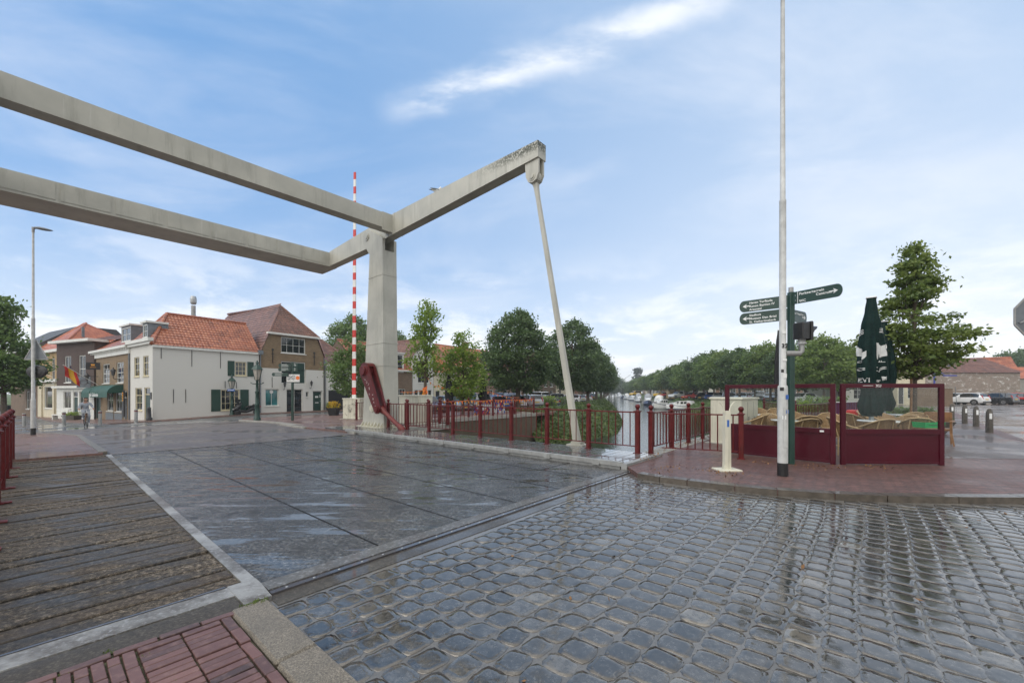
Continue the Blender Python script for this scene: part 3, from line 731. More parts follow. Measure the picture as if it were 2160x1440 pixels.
# fallen leaves
mb = MB(); rr = random.Random(8)
def litter(p, n, r):
    for i in range(n):
        q = p+Vector((rr.gauss(0, r), rr.gauss(0, r), .004+rr.random()*.006)); leaf(mb, q, rr.uniform(.025, .06), rr, .5, up=4)
for i in range(40): litter(B(-.2, 6.7+rr.random()*1.4, .14) if i < 8 else B(.2, 8.5+rr.random()*5, .075), 6, .12)
for u, v in ((1500,991),(1530,999),(1420,985),(1390,990),(1600,975),(1700,983),(1760,985),(1850,985)): litter(at(u, v), 26, .16)
for i in range(8): litter(B(11.0+rr.random()*2, 8.2+rr.random(), .1), 14, .2)
for i in range(26): litter(Vector((rr.uniform(0, 7), rr.uniform(1.6, 5.5), -.01)), 1, .01)
o = mb.build('fallen_leaves', M['litter']); o['kind'] = 'stuff'
# ------------------------------------------------------------ drawbridge
db = thing('drawbridge', 'pale steel drawbridge with raised balance beams over the wet road', 'drawbridge', (0,0,0))
def bpart(name, mb, mat, par=None, tint=False): return mb.build(name, mat, par or db, tint=tint)
def steelmat():
    n = NT('weathered_pale_steel'); v = n.co(); f = n.noise(v, .9, 5.)
    c = n.ramp(f, [(.3, (.36, .355, .31)), (.7, (.49, .48, .415))])
    g = n.noise(n.co((2.6, 2.6, .3)), 1.3, 5., .7); c = n.mix(n.mr(g, .5, .7, 0, .45), c, (.23, .225, .185))
    g2 = n.noise(n.co((9, 9, .5)), 1.1, 4.); c = n.mix(n.math('MULTIPLY', n.mr(g2, .6, .7, 0, .35), n.mr(n.noise(v, .35, 2.), .45, .6, 0, 1)), c, (.6, .6, .56))
    # algae blotches where the beam end catches the rain
    sp = n.n('ShaderNodeSeparateXYZ'); n.l(n.co(), sp.inputs[0])
    ac_ = n.math('MULTIPLY_ADD', sp.outputs[0], AX[0], n.math('MULTIPLY', sp.outputs[1], AX[1]))
    near = n.mr(ac_, 7.6, 10.2, 1, 0); zz = n.mr(sp.outputs[2], 8.35, 8.62, 0, 1)
    m = n.noise(v, 16., 4., .7); al = n.math('MULTIPLY', n.math('MULTIPLY', near, zz), n.mr(m, .44, .50, 0, 1))
    c = n.mix(al, c, (.05, .055, .03))
    n.set(Base_Color=c, Roughness=.5, Coat_Weight=.12, Coat_Roughness=.3).bump(n.noise(v, 22., 3.), .06, .01); return n.mat
M['steelw'] = steelmat()
def pillar(c0, c1, mirror):
    mb = MB(); mb.T = BM
    # shaft tapering along the bridge axis
    def sec(a0, a1, z, k=0.): return [(a0, c0-k, z), (a1, c0-k, z), (a1, c1+k, z), (a0, c1+k, z)]
    mb.loft([sec(11.10,12.78,.10,.03), sec(11.13,12.70,.9,.02), sec(11.20,12.47,4.2), sec(11.25,12.25,7.36)], 0, False)
    for z, k in ((2.62, .012), (3.55, .009), (6.35, .009)):
        t = z/7.36; mb.box(11.12+.13*t-.0-k, 12.75-.5*t+k, c0-k-.018*(1-t), c1+k+.018*(1-t), z-.012, z+.012)
    p = bpart('pillar', mb, M['steelw'])
    mb = MB(); mb.T = BM                                   # fork plates that hold the axle
    prof = [(11.25,7.36),(11.25,7.84),(12.36,8.47),(12.62,8.44),(12.78,8.26),(12.78,7.98),(12.25,7.36)]
    ca, cb_ = c0+.12, c1-.12
    mb.prism(prof, 'y', c0, ca); mb.prism(prof, 'y', cb_, c1)
    bpart('axle_fork', mb, M['steelw'], p)
    for cc, s in ((c0, -1), (c1, 1)):
        mb = MB(); mb.T = BM
        mb.lathe([(.17,0),(.17,.03),(.10,.03),(.10,.06),(.04,.06)] if s > 0 else [(.04,-.06),(.10,-.06),(.10,-.03),(.17,-.03),(.17,0)], 18, (12.45, cc, 8.16), axis='y', sm=False)
        bpart('axle_cap', mb, M['steelw'], p)
    mb = MB(); mb.T = BM                                   # base flange and stiffeners
    mb.box(10.92,12.98,c0-.22,c1+.22,.05,.10)
    for k in range(7):
        a = 11.2+k*.25
        for cc, s in ((c0-.03, -1), (c1+.03, 1)): mb.prism([(cc,.10),(cc,.30),(cc+s*.15,.10)],'x',a-.012,a+.012)
    for k in range(3):
        cc = c0+.12+k*.2
        for aa, s in ((11.1, -1), (12.78, 1)): mb.prism([(aa,.10),(aa,.30),(aa+s*.15,.10)],'y',cc-.012,cc+.012)
    bpart('base_flange', mb, M['cream'], p)
    return p
pr = pillar(8.03, 8.69, 1)
pl = pillar(-2.75, -2.09, -1)
def arm(c0, c1):
    mb = MB(); mb.T = BM
    S_ = lambda a, zb, zt: [(a, c0, zb), (a, c1, zb), (a, c1, zt), (a, c0, zt)]
    mb.loft([S_(3.4, 8.27, 8.74), S_(7.2, 8.06, 8.74), S_(10.8, 7.88, 8.70), S_(12.4, 7.76, 8.62), S_(16.2, 7.70, 8.40)], 0, False)
    for a, zb, zt in ((10.62, 7.885, 8.704), (11.05, 7.87, 8.695)): mb.box(a-.012, a+.012, c0-.012, c1+.012, zb-.012, zt+.012)
    return bpart('balance_beam', mb, M['steelw'])
arm(8.17, 8.55); arm(-2.61, -2.23)
mb = MB(); mb.T = BM
mb.box(10.76, 11.24, -2.23, 8.17, 8.05, 8.64); mb.box(10.745, 10.76, 7.7, 8.17, 7.95, 8.66)
bpart('cross_beam', mb, M['steelw'])
mb = MB(); mb.T = BM
mb.box(16.2, 17.8, -2.61, 8.55, 7.68, 8.36)
ed = [-2.0,-.75,.55,1.95,3.35,4.62,5.75,6.95,8.0]
for x0, x1 in zip(ed[:-1], ed[1:]): mb.box(16.185, 16.2, x0+.06, x1-.06, 7.77, 8.32)
bpart('counterweight', mb, M['steelw'])
def hanger(cc):
    mb = MB(); mb.T = BM
    p0, p1 = Vector((3.62, cc, 7.62)), Vector((2.25, cc+.08, .12))
    mb.loft([[(p0.x+t*(p1.x-p0.x)+dx*w, p0.y+t*(p1.y-p0.y)+dy*w, p0.z+t*(p1.z-p0.z)) for dx, dy in ((-1,-.8),(1,-.8),(1,.8),(-1,.8))] for t, w in ((0,.085),(.015,.065),(.06,.055),(.5,.066),(.93,.082),(1,.10))], 0, False)
    mb.lathe([(.10,-.07),(.19,-.07),(.19,.07),(.10,.07)], 20, (3.65, cc, 7.80), axis='y', sm=False)
    h = bpart('hanger_rod', mb, M['steelw'])
    mb = MB(); mb.T = BM
    for s in (-1, 1):
        y = cc+s*.11; mb.prism([(3.42,8.27),(3.42,7.84),(3.5,7.68),(3.65,7.62),(3.80,7.68),(3.88,7.84),(3.92,8.24)],'y',y-.03,y+.03)
    mb.lathe([(.07,-.18),(.07,.18)], 14, (3.65, cc, 7.80), axis='y', sm=False); mb.lathe([(.12,-.155),(.12,.155)], 14, (3.65, cc, 7.80), axis='y', sm=False)
    bpart('hinge_bracket', mb, M['steelw'], h)
    mb = MB(); mb.T = BM; mb.box(2.0,2.5,cc-.1,cc+.3,-.1,.13); mb.box(2.1,2.4,cc-.03,cc+.2,.13,.2); bpart('rod_foot', mb, M['steelw'], h)
hanger(8.36); hanger(-2.42)
# oxide red drive arm on the pillar
mb = MB(); mb.T = BM
P0, P1 = Vector((11.95, 7.80, 2.42)), Vector((11.0, 7.82, .86))
d = (P1-P0).normalized(); q = Vector((-d.z, 0, d.x))
for y0, y1 in ((7.60, 7.68), (7.88, 7.97)):
    pts = []
    for k in range(13):
        t = pi/2+pi*k/12; pts.append(P0+(-d)*(-cos(t+pi/2)*0)+(q*cos(t-pi/2+pi/2)*.33 - d*sin(t-pi/2+pi/2)*0))
    pts = [P0+q*(.33*cos(a))-d*(.33*sin(a)) for a in [pi*k/10 for k in range(11)]]+[P1+q*(.19*cos(a))-d*(.19*sin(a)) for a in [pi+pi*k/8 for k in range(9)]]
    mb.prism([(p.x, p.z) for p in pts], 'y', y0, y1)
rim = [P0+q*(.33*cos(a))-d*(.33*sin(a)) for a in [pi*k/10 for k in range(11)]]
for i in range(10): mb.bar((rim[i].x, 7.78, rim[i].z), (rim[i+1].x, 7.78, rim[i+1].z), .22, .05, up=(0, 1, 0)) if False else mb.prism([(rim[i].x, rim[i].z), (rim[i+1].x, rim[i+1].z), (rim[i+1].x*.94+P0.x*.06, rim[i+1].z*.94+P0.z*.06), (rim[i].x*.94+P0.x*.06, rim[i].z*.94+P0.z*.06)], 'y', 7.68, 7.88)
ca = bpart('drive_arm', mb, M['red'])
mb = MB(); mb.T = BM
mb.lathe([(.05,-.30),(.19,-.30),(.21,-.27),(.21,-.22),(.25,-.20),(.25,-.18),(.2,.4)], 24, (P0.x, 7.80, P0.z), axis='y', sm=False); bpart('arm_pivot', mb, M['red'], ca); mb = MB(); mb.T = BM
mb.lathe([(.05,-.25),(.12,-.25),(.13,-.21),(.13,.2)], 18, (P1.x, 7.80, P1.z), axis='y', sm=False); bpart('arm_pivot', mb, M['red'], ca)
mb = MB(); mb.T = BM
E = Vector((9.55, 8.0, -.02)); s0 = P1+(E-P1)*.02
mb.tube([P1+(E-P1)*t for t in (0, .08, .16, .2, .72, .75, .9, .92, 1.0)], [.13,.14,.10,.085,.09,.115,.115,.07,.07], 12)
bpart('push_rod', mb, M['redlt'], ca)
# graffiti scrawls on the drive arm
rr = random.Random(2); mb = MB(); mb.T = BM
for k in range(9):
    c = P0.lerp(P1, .2+.09*k)+q*rr.uniform(-.12, .12); pts = [c+q*rr.uniform(-.06, .06)+d*rr.uniform(-.06, .06) for j in range(4)]
    mb.tube([(a.x, 7.597, a.z) for a in pts], .006, 5)
    bpart('graffiti', mb, M['letter'], ca); mb = MB(); mb.T = BM
for z in (1.45, .85):                                       # round access covers on the pillar
    mb = MB(); mb.T = BM; a = 12.0-.06*(z-1); y = 8.0
    mb.lathe([(.02,-.05),(.08,-.05),(.08,-.03),(.15,-.03),(.16,0),(.16,.03)], 20, (a, y, z), axis='y', sm=False); bpart('access_cover', mb, M['cream'], pr)
# ------------------------------------------------------------ red railings
def post_mesh():
    mb = MB(); mb.bev(-.05,.05,-.05,.05,0,.985,.008); mb.box(-.075,.075,-.075,.075,.985,1.0); mb.box(-.06,.06,-.06,.06,.965,.985)
    mb.lathe([(.055,1.0),(.04,1.02),(.032,1.04),(.045,1.055)], 14); mb.ball((0,0,1.10), .058, 0, 14); mb.box(-.08,.08,-.08,.08,0,.012)
    return mb
POST = None
def railing(label, pts, group=None, gap=.19, zf=None, foot=False, posts=None, name='railing', top=.965):
    """posts at the given points, rails and balusters between neighbouring posts"""
    global POST
    pts = [Vector(p) for p in pts]; th_ = thing(name, label, 'railing', pts[0], 0, group)
    for i, p in enumerate(pts):
        d = pts[min(i+1, len(pts)-1)]-pts[max(i-1, 0)]; rz = atan2(d.y, d.x)
        if POST is None: POST = post_mesh().build('post', M['red'], th_, p-pts[0]); POST.rotation_euler.z = rz
        elif posts is None or posts[i]: meshcopy(POST, th_, p-pts[0], rz)
        if foot:
            mb = MB(); mb.T = Matrix.Rotation(rz, 4, 'Z'); mb.box(-.05,.05,-.15,.08,.002,.016); mb.build('foot_plate', M['redlt'], th_, p-pts[0])
        if i < len(pts)-1:
            q = pts[i+1]-p; L = q.length; mb = MB(); u = q/L; e = u*.05
            for z, w, h in ((top, .045, .03), (.16, .04, .022)): mb.bar(e+Vector((0,0,z)), q-e+Vector((0,0,z)), w, h)
            n = max(2, round(L/gap))
            for k in range(1, n):
                b0 = u*(L*k/n); mb.bar(b0+Vector((0,0,.165)), b0+Vector((0,0,top-.01)), .02, .02)
            mb.build('rail_panel', M['red'], th_, p-pts[0])
    return th_
railing('oxide red railing with ball topped posts along the wet footway boards of the bridge', [B(.4+1.32*i, 8.12, .10) for i in range(9)])
railing('red railing on the left footway of the bridge, foot plates on gritty boards', [B(.05+1.315*i, -1.56, .012) for i in range(9)], foot=True)
railing('red railing running away along the near quay edge toward the cream cabinet', [B(.2, 8.42+1.36*i, .075) for i in range(5)]+[B(.2, 15.1, .075)], posts=[1,1,1,1,1,0])
railing('short red railing between the bridge corner and the cream barrier rest', [B(.02, 8.5, .07), at(1563, 967.5, .07)], posts=[0, 1], gap=.16)
railing('short red railing at the foot of the bridge pillar above the far abutment', [B(10.55, 8.7, .1), B(10.5, 9.75, .09), B(10.45, 10.8, .08)])
fq = [B(11.2, 10.95, .05), B(13.5, 11.0, .06)]+[B(13.75, 13.1+2.05*i, .06) for i in range(5)]
railing('red railing with orange pennants on top of the far quay wall', fq)
railing('red railing on the far quay wall corner beside the green bank', [B(13.75, 21.3, .06), B(15.6, 21.4, .05), B(17.6, 21.4, .02)])
p = gfar(752, 888)
pA = p+Vector((0, 0, .08)); pB = gfar(780, 886)+Vector((.9, 1.3, .08))
railing('short red railing beside the graffitied cream barrier cabinet', [pA, pA+(pB-pA)*.5, pB])
pa, pb, pc, pd = onY(1612, 19.5, .1), onY(1677, 15.6, .075), onY(1750, 18.3, .08), onY(1830, 20.5, .08)
railing('red railing seen through the wind screen glass behind the cane chairs', [pa, pb, pc, pd])
def cabinet(label, p, rz, w, d, h, graf):
    t = thing('barrier_cabinet', label, 'cabinet', p, rz)
    mb = MB(); mb.bev(-w/2, w/2, -d/2, d/2, .02, h-.05, .02); mb.build('body', M['cream'], t)
    mb = MB(); mb.bev(-w/2-.03, w/2+.03, -d/2-.03, d/2+.03, h-.05, h, .015); mb.build('lid', M['cream'], t)
    mb = MB(); mb.box(-w/2-.12, w/2+.12, -d/2-.12, d/2+.12, -.08, .02); mb.build('plinth', M['concrete'], t)
    mb = MB()
    for x in (-w*.17, w*.2): mb.box(x-.004, x+.004, -d/2-.004, -d/2+.01, .1, h-.12)
    for x in (-w*.12, w*.25): mb.box(x, x+.02, -d/2-.02, -d/2, h*.5, h*.5+.12)
    mb.build('door_seam', M['galvdull'], t)
    if graf:
        rr = random.Random(graf); mb = MB()
        for k in range(22):
            x, z = rr.uniform(-w*.42, w*.42), rr.uniform(.25, h-.2); pts = [(x+rr.uniform(-.1,.1), -d/2-.003, z+rr.uniform(-.12,.12)) for j in range(4)]
            for a, b in zip(pts[:-1], pts[1:]): mb.bar(a, b, .003, rr.choice((.008, .014)), up=(0, 1, 0))
        mb.build('graffiti', M['ltrblk'], t)
    return t
cp = gfar(733, 886.5)+Vector((.25, .5, .08))
c1 = cabinet('graffitied cream barrier cabinet under the raised striped barrier', cp, -.25, 1.15, .75, 1.22, 5)
cabinet('cream barrier cabinet standing behind the bridge pillar', B(12.2, 10.35, .08), atan2(CX[1], CX[0])+pi/2, 1.5, .8, 1.32, 0)
cabinet('large cream barrier cabinet behind the left wind screen panel', onY(1549, 12.0, .07), .72, 1.25, .85, 1.32, 0)
# raised barrier
bt = thing('road_barrier', 'tall red and white striped barrier arm raised upright behind the bridge', 'barrier', cp+Vector((-.1, .1, .6)), -.25)
mb = MB(); top = (HV-362)/FPX*cp.y+CH-bt.location.z; bot = .4; nst = 32
for k in range(nst):
    z0, z1 = bot+(top-bot)*k/nst, bot+(top-bot)*(k+1)/nst; w0, w1 = .125-.055*k/nst, .125-.055*(k+1)/nst; x0, x1 = .0+.06*k/nst, .06*(k+1)/nst
    mb.loft([[(x0-w0, -.03, z0), (x0+w0, -.03, z0), (x0+w0, .03, z0), (x0-w0, .03, z0)], [(x1-w1, -.03, z1), (x1+w1, -.03, z1), (x1+w1, .03, z1), (x1-w1, .03, z1)]], 1 if k % 2 else 0, False)
mb.build('striped_boom', [M['white'], M['barred']], bt)
mb = MB(); mb.box(-.2, .2, -.09, .09, -.5, .55); mb.build('boom_root', M['cream'], bt)
# barrier rest post near the road
rp = at(1533, 991, .07)
t = thing('barrier_rest', 'slim cream post with two curved horns and a foot plate at the kerb', 'post', rp, .05)
mb = MB(); mb.loft([[(-w,-.045,z),(w,-.045,z),(w,.045,z),(-w,.045,z)] for z, w in ((.02,.062),(1.12,.05))], 0, False); mb.build('post', M['cream'], t)
mb = MB(); mb.bev(-.21,.21,-.16,.16,0,.025,.006); mb.build('foot_plate', M['cream'], t)
for s in (-1, 1):
    mb = MB(); mb.tube([(s*.05, 0, 1.08), (s*.06, 0, 1.15), (s*.085, 0, 1.22), (s*.13, 0, 1.275), (s*.165, 0, 1.29)], [.014,.013,.012,.010,.008], 8); mb.build('horn', M['cream'], t)
mb = MB(); mb.box(-.02,.02,-.049,-.045,.82,.95); mb.build('sticker', M['bluesign'], t)
# gull on the beam
g = thing('gull', 'small grey and white gull perched on the balance beam', 'gull', B(8.2, 8.36, 8.745), .6)
mb = MB(); mb.loft([[(x, r*cos(a), z+r*1.1*sin(a)) for a in [2*pi*k/8 for k in range(8)]] for x, r, z in ((-.2,.01,.16),(-.12,.05,.15),(0,.075,.15),(.09,.06,.19),(.13,.042,.25),(.15,.045,.285),(.18,.03,.29),(.23,.006,.275))]); mb.build('body', M['white'], g)
mb = MB()
for s in (-1, 1): mb.loft([[(x, s*(.06+.012*cos(a)), z+h*sin(a)) for a in [2*pi*k/6 for k in range(6)]] for x, h, z in ((-.26,.008,.15),(-.1,.035,.165),(.06,.03,.18))])
mb.build('wing', M['lead'], g)
mb = MB()
for s in (-1, 1): mb.tube([(.0, s*.025, .09), (.01, s*.025, 0)], .006, 5)
mb.build('legs' if False else 'leg', M['orange'], g)
# ------------------------------------------------------------ houses
def wallface(mb, w, h, ops, depth=.14, m=0, top=None, base=-1.3):
    """a wall in the plane y=0, x from 0 to w, with real openings (x0, x1, z0, z1)"""
    xs = sorted({0., w} | {x for o in ops for x in o[:2]}); zs = sorted({base, h} | {z for o in ops for z in o[2:4]})
    for x0, x1 in zip(xs[:-1], xs[1:]):
        for z0, z1 in zip(zs[:-1], zs[1:]):
            xm, zm = (x0+x1)/2, (z0+z1)/2
            if any(o[0] < xm < o[1] and o[2] < zm < o[3] for o in ops): continue
            mb.add([(x0,0,z0),(x1,0,z0),(x1,0,z1),(x0,0,z1)], [(0,1,2,3)], m)
    for x0, x1, z0, z1 in [o[:4] for o in ops]:
        d = depth
        mb.add([(x0,0,z0),(x1,0,z0),(x1,d,z0),(x0,d,z0),(x0,0,z1),(x1,0,z1),(x1,d,z1),(x0,d,z1)], [(0,1,2,3),(4,7,6,5),(0,3,7,4),(1,5,6,2)], m)
def window(par, Tm, o, nx=2, nz=3, fr='winframe', pane='pane', name='window', split=None, d=.14, fw=.07, sill=True):
    x0, x1, z0, z1 = o; mb = MB(); mb.T = Tm; y0, y1 = d-.09, d-.01
    mb.box(x0, x0+fw, y0, y1, z0, z1); mb.box(x1-fw, x1, y0, y1, z0, z1); mb.box(x0+fw, x1-fw, y0, y1, z0, z0+fw); mb.box(x0+fw, x1-fw, y0, y1, z1-fw, z1)
    b = .028
    for i in range(1, nx): x = x0+(x1-x0)*i/nx; mb.box(x-b/2, x+b/2, y0+.02, y1-.01, z0+fw, z1-fw)
    for j in range(1, nz):
        z = z0+(z1-z0)*j/nz; k = b*(1.8 if split == j else 1)
        mb.box(x0+fw, x1-fw, y0+.015 if split == j else y0+.022, y1-.012, z-k/2, z+k/2)
    if sill: mb.box(x0-.05, x1+.05, -.06, d-.02, z0-.07, z0-.002)
    w = mb.build(name, M[fr], par)
    mb = MB(); mb.T = Tm; mb.box(x0+.01, x1-.01, d-.045, d-.03, z0+.01, z1-.01); mb.build('pane', M[pane], w)
    return w
def door(par, Tm, o, mat, fr='winframe', d=.14, light=0., name='door', trim=True):
    x0, x1, z0, z1 = o; mb = MB(); mb.T = Tm; zt = z1-light
    mb.box(x0+.07, x1-.07, d-.06, d-.02, z0, zt-.07)
    for a, b in ((.1, .45), (.5, .92)):
        zz0, zz1 = z0+(zt-z0)*a, z0+(zt-z0)*b; mb.box(x0+.2, x1-.2, d-.075, d-.06, zz0, zz1)
    dr = mb.build(name, M[mat], par)
    mb = MB(); mb.T = Tm
    if trim:
        mb.box(x0, x0+.07, d-.1, d, z0, z1); mb.box(x1-.07, x1, d-.1, d, z0, z1); mb.box(x0+.07, x1-.07, d-.1, d, z1-.07, z1); mb.box(x0+.07, x1-.07, d-.1, d, zt-.07, zt)
        mb.build('door_frame', M[fr], dr)
    if light: mb = MB(); mb.T = Tm; mb.box(x0+.07, x1-.07, d-.06, d-.04, zt, z1-.07); mb.build('fanlight', M['pane'], dr)
    mb = MB(); mb.T = Tm; mb.ball((x1-.18, d-.11, z0+1.0), .035, 0, 8); mb.build('handle', M['alu'], dr)
    return dr
def tiled(mb, e0, e1, r0, r1, tw=.24, cr=.30, amp=.03, seg=4, seed=1):
    """pantiles on the roof plane eave e0-e1 / ridge r0-r1 (may be a triangle)"""
    e0, e1, r0, r1 = (Vector(q) for q in (e0, e1, r0, r1)); ux = (e1-e0).normalized()
    rr = random.Random(seed); up = ((r0+r1)/2-(e0+e1)/2); n = ux.cross(up).normalized()
    if n.z < 0: n = -n
    sl = n.cross(ux); sl = sl if sl.z > 0 else -sl
    H = (r0-e0).dot(sl); nr = max(2, round(H/cr)); xo = e0
    toX = lambda p: (p-xo).dot(ux)
    L0, L1 = toX(e0), toX(r0); R0, R1 = toX(e1), toX(r1)
    wave = lambda x: amp*(.5+.5*sin(2*pi*x/tw-.6))**1.4
    tints = {}
    for j in range(nr):
        t0, t1 = j/nr, min(1, (j+1.12)/nr)
        xl0, xr0 = L0+(L1-L0)*t0, R0+(R1-R0)*t0; xl1, xr1 = L0+(L1-L0)*t1, R0+(R1-R0)*t1
        xa, xb = min(xl0, xl1), max(xr0, xr1); st = tw/seg; i0, i1 = math.floor(xa/st), math.ceil(xb/st); jit = rr.gauss(0, .006)
        prev = None
        for i in range(i0, i1+1):
            x = i*st; q0, q1 = cl(x, xl0, max(xl0, xr0)), cl(x, xl1, max(xl1, xr1)); w = wave(x)
            p = (xo+ux*q0+sl*(H*t0)+n*(w+.035+jit-.035), xo+ux*q0+sl*(H*t0)+n*(w+.038+jit), xo+ux*q1+sl*(H*t1)+n*(w*.9))
            if prev:
                key = (j, (i-1)//seg)
                if key not in tints: tints[key] = cl(rr.gauss(.5, .25))
                mb.tint = tints[key]
                if (p[1]-prev[1]).length+(p[2]-prev[2]).length > 1e-3:
                    mb.add([prev[0], p[0], p[1], prev[1]], [(0, 1, 2, 3)]); mb.add([prev[1], p[1], p[2], prev[2]], [(0, 1, 2, 3)])
            prev = p
def ridge(mb, a, b, r=.11, step=.36):
    a, b = Vector(a), Vector(b); n = max(1, int((b-a).length/step))
    for k in range(n):
        p, q = a.lerp(b, k/n), a.lerp(b, (k+1.12)/n if k < n-1 else 1); mb.tint = cl(R.gauss(.55, .25)); mb.tube([p, q], [r*1.05, r*.92], 8)
def plain(mb, *pts): mb.add(pts, [tuple(range(len(pts)))])
def hframe(x, y=0.): return Vector((K[0]+RX[0]*x+LX[0]*y, K[1]+RX[1]*x+LX[1]*y, 0))
RZ = atan2(RX[1], RX[0])
I4 = Matrix.Identity(4)
def side_left(d): return T((0, d, 0), -pi/2)            # wall in the plane x=0 facing -x, s runs from the back to the front
def side_right(w): return T((w, 0, 0), pi/2)
def anchor(par, Tm, x, z0, z1):
    mb = MB(); mb.T = Tm; mb.box(x-.018, x+.018, -.03, -.004, z0, z1); mb.build('wall_anchor', M['black'], par)
# ---- white corner house
h = thing('corner_house', 'white rendered corner house with red hipped tile roof and green shutters', 'house', hframe(0), RZ)
W_, D_ = 7.42, 5.1
up, lo = (5.5, 6.4, 2.94, 4.13), (4.45, 5.85, .0, 1.72)
fo = [(5.1-1.8, 5.1-.5, -.68, 1.88), (5.1-3.9, 5.1-2.3, .1, 1.85), (5.1-2.05, 5.1-.85, 2.75, 4.28), (5.1-4.15, 5.1-2.9, 2.75, 4.28)]
mb = MB(); wallface(mb, W_, 5.0, [up, lo])
mb.T = side_left(D_); wallface(mb, D_, 5.42, fo); mb.T = None
mb.add([(W_,0,-1.3),(W_,D_,-1.3),(W_,D_,5),(W_,D_/2,7.8),(W_,0,5)], [(0,1,2,3,4)]); mb.add([(0,D_,-1.3),(W_,D_,-1.3),(W_,D_,5),(0,D_,5)], [(3,2,1,0)])
wl = mb.build('wall', M['render'], h)
mb = MB(); mb.box(-.02, W_+.02, -.02, -.002, -1.2, -.62+.0); mb.build('plinth', M['slate'], wl)
for o in (up, lo): window(h, I4, o, 3 if o is up else 4, 3 if o is up else 3, 'winyell', 'pane')
SL = side_left(D_)
for o in fo[1:]: window(h, SL, o, 2, 3, 'winyell', 'pane', split=2)
door(h, SL, fo[0], 'dkgreen', 'winyell', light=.5)
for x0, x1, z0, z1 in ((4.94,5.44,2.9,4.17),(6.46,6.96,2.9,4.17),(3.74,4.4,-.06,1.74),(5.9,6.56,-.06,1.74)):
    mb = MB(); mb.box(x0, x1, -.05, -.008, z0, z1)
    for z in (z0+.18, z1-.18): mb.box(x0+.02, x1-.02, -.075, -.05, z-.04, z+.04)
    mb.build('shutter', M['shutter'], h)
for x, z0, z1 in ((.5,4.05,4.85),(2.42,3.55,4.9),(4.4,3.5,4.85),(1.25,.7,1.75),(2.02,.7,1.75),(4.75,1.85,2.45),(5.6,1.85,2.4)): anchor(h, I4, x, z0, z1)
mb = MB(); mb.box(-.05, W_, -.16, -.003, 4.86, 5.06); mb.build('gutter', M['winframe'], h)
mb = MB(); mb.box(-.32, -.002, -.2, D_+.05, 5.32, 5.56); mb.box(-.2, -.002, -.1, D_, 5.12, 5.32); mb.build('cornice', M['winframe'], h)
mb = MB(); rz_ = 7.85; y2 = D_/2
tiled(mb, (-.1,-.14,5.02), (W_+.05,-.14,5.02), (1.6,y2,rz_), (W_+.05,y2,rz_), seed=1)
tiled(mb, (-.1,D_+.1,5.25), (-.1,-.14,5.25), (1.6,y2,rz_), (1.6,y2,rz_), seed=2)
plain(mb, (W_+.05,D_+.1,5.0), (-.1,D_+.1,5.0), (1.6,y2,rz_), (W_+.05,y2,rz_))
ridge(mb, (1.6,y2,rz_+.03), (W_+.05,y2,rz_+.03)); ridge(mb, (-.1,-.14,5.1), (1.6,y2,rz_+.03), .13); ridge(mb, (-.1,D_+.1,5.2), (1.6,y2,rz_+.03))
rf = mb.build('roof', M['tilered'], h, tint=True)
def dormer(par, Tm, w, hh, d, mat='lead', nx=2, nz=2):
    mb = MB(); mb.T = Tm; wallface(mb, w, hh, [(.12, w-.12, .15, hh-.12)], base=0, depth=.1); mb.box(0, .05, .001, d, 0, hh); mb.box(w-.05, w, .001, d, 0, hh)
    o = mb.build('dormer', M[mat], par); window(o, Tm, (.12, w-.12, .15, hh-.12), nx, nz, 'winframe', d=.1)
    mb = MB(); mb.T = Tm; mb.box(-.12, w+.12, -.15, d, hh, hh+.14); mb.build('dormer_cornice', M['winframe'], o)
dormer(rf, SL @ T((5.1-2.35, .05, 5.56)), 1.15, 1.25, 1.25)
mb = MB(); mb.box(-.05,-.004,.14,.44,1.0,1.5); mb.build('meter_box', M['slate'], h)
# ---- brick house with green awnings
W_, D_ = 11.2, 8.
h = thing('brick_house', 'brown brick cafe house with green awnings and white cornice beside the white corner house', 'house', hframe(0, 5.1+W_)+Vector((0,0,-.0)), RZ-pi/2)
X = lambda t: W_-(t-5.1)                    # distance t from the white corner, seen from the street
wins = [(X(8.75), X(6.84), 2.3, 4.05), (X(12.9), X(10.8), 2.3, 4.05)]
gro = [(X(9.1), X(7.35), -.15, 1.75), (X(11.6), X(9.75), -.15, 1.75), (X(15.4), X(13.6), -.95, 1.55), (X(6.95), X(5.95), -.72, 1.6)]
mb = MB(); wallface(mb, W_, 5.2, wins+gro, base=-1.6); mb.add([(0,0,-1.6),(0,D_,-1.6),(0,D_,5.2),(0,0,5.2)], [(0,1,2,3)]); wl = mb.build('wall', M['oldbrick'], h)
for o in wins: window(h, I4, o, 2, 4, split=2)
for o in gro[:2]: window(h, I4, o, 2, 2, 'winframe', split=1)
door(h, I4, gro[2], 'dkgreen', light=.5); door(h, I4, gro[3], 'slate', light=.5)
for x0, x1, z1 in ((X(9.3), X(7.2), -.3),(X(11.9), X(9.6), -.3)):
    mb = MB(); mb.box(x0, x1, -.03, -.002, -1.5, z1); mb.build('plinth_panel', M['lead'], h)
mb = MB(); mb.box(-.1, W_, -.35, -.002, 5.15, 5.36); mb.box(0, W_, -.12, -.003, 4.66, 5.15)
for k in range(26): mb.box(.15+k*.43, .30+k*.43, -.26, -.12, 5.0, 5.15)
mb.build('cornice', M['winframe'], h)
mb = MB(); tiled(mb, (-.1,-.2,5.3), (W_+.1,-.2,5.3), (-.1,3.6,8.1), (W_+.1,3.6,8.1), seed=3); plain(mb, (W_,8,5.2), (0,8,5.2), (0,3.6,8.1), (W_,3.6,8.1)); ridge(mb, (-.1,3.6,8.12), (W_+.1,3.6,8.12)); rf = mb.build('roof', M['tilered'], h, tint=True)
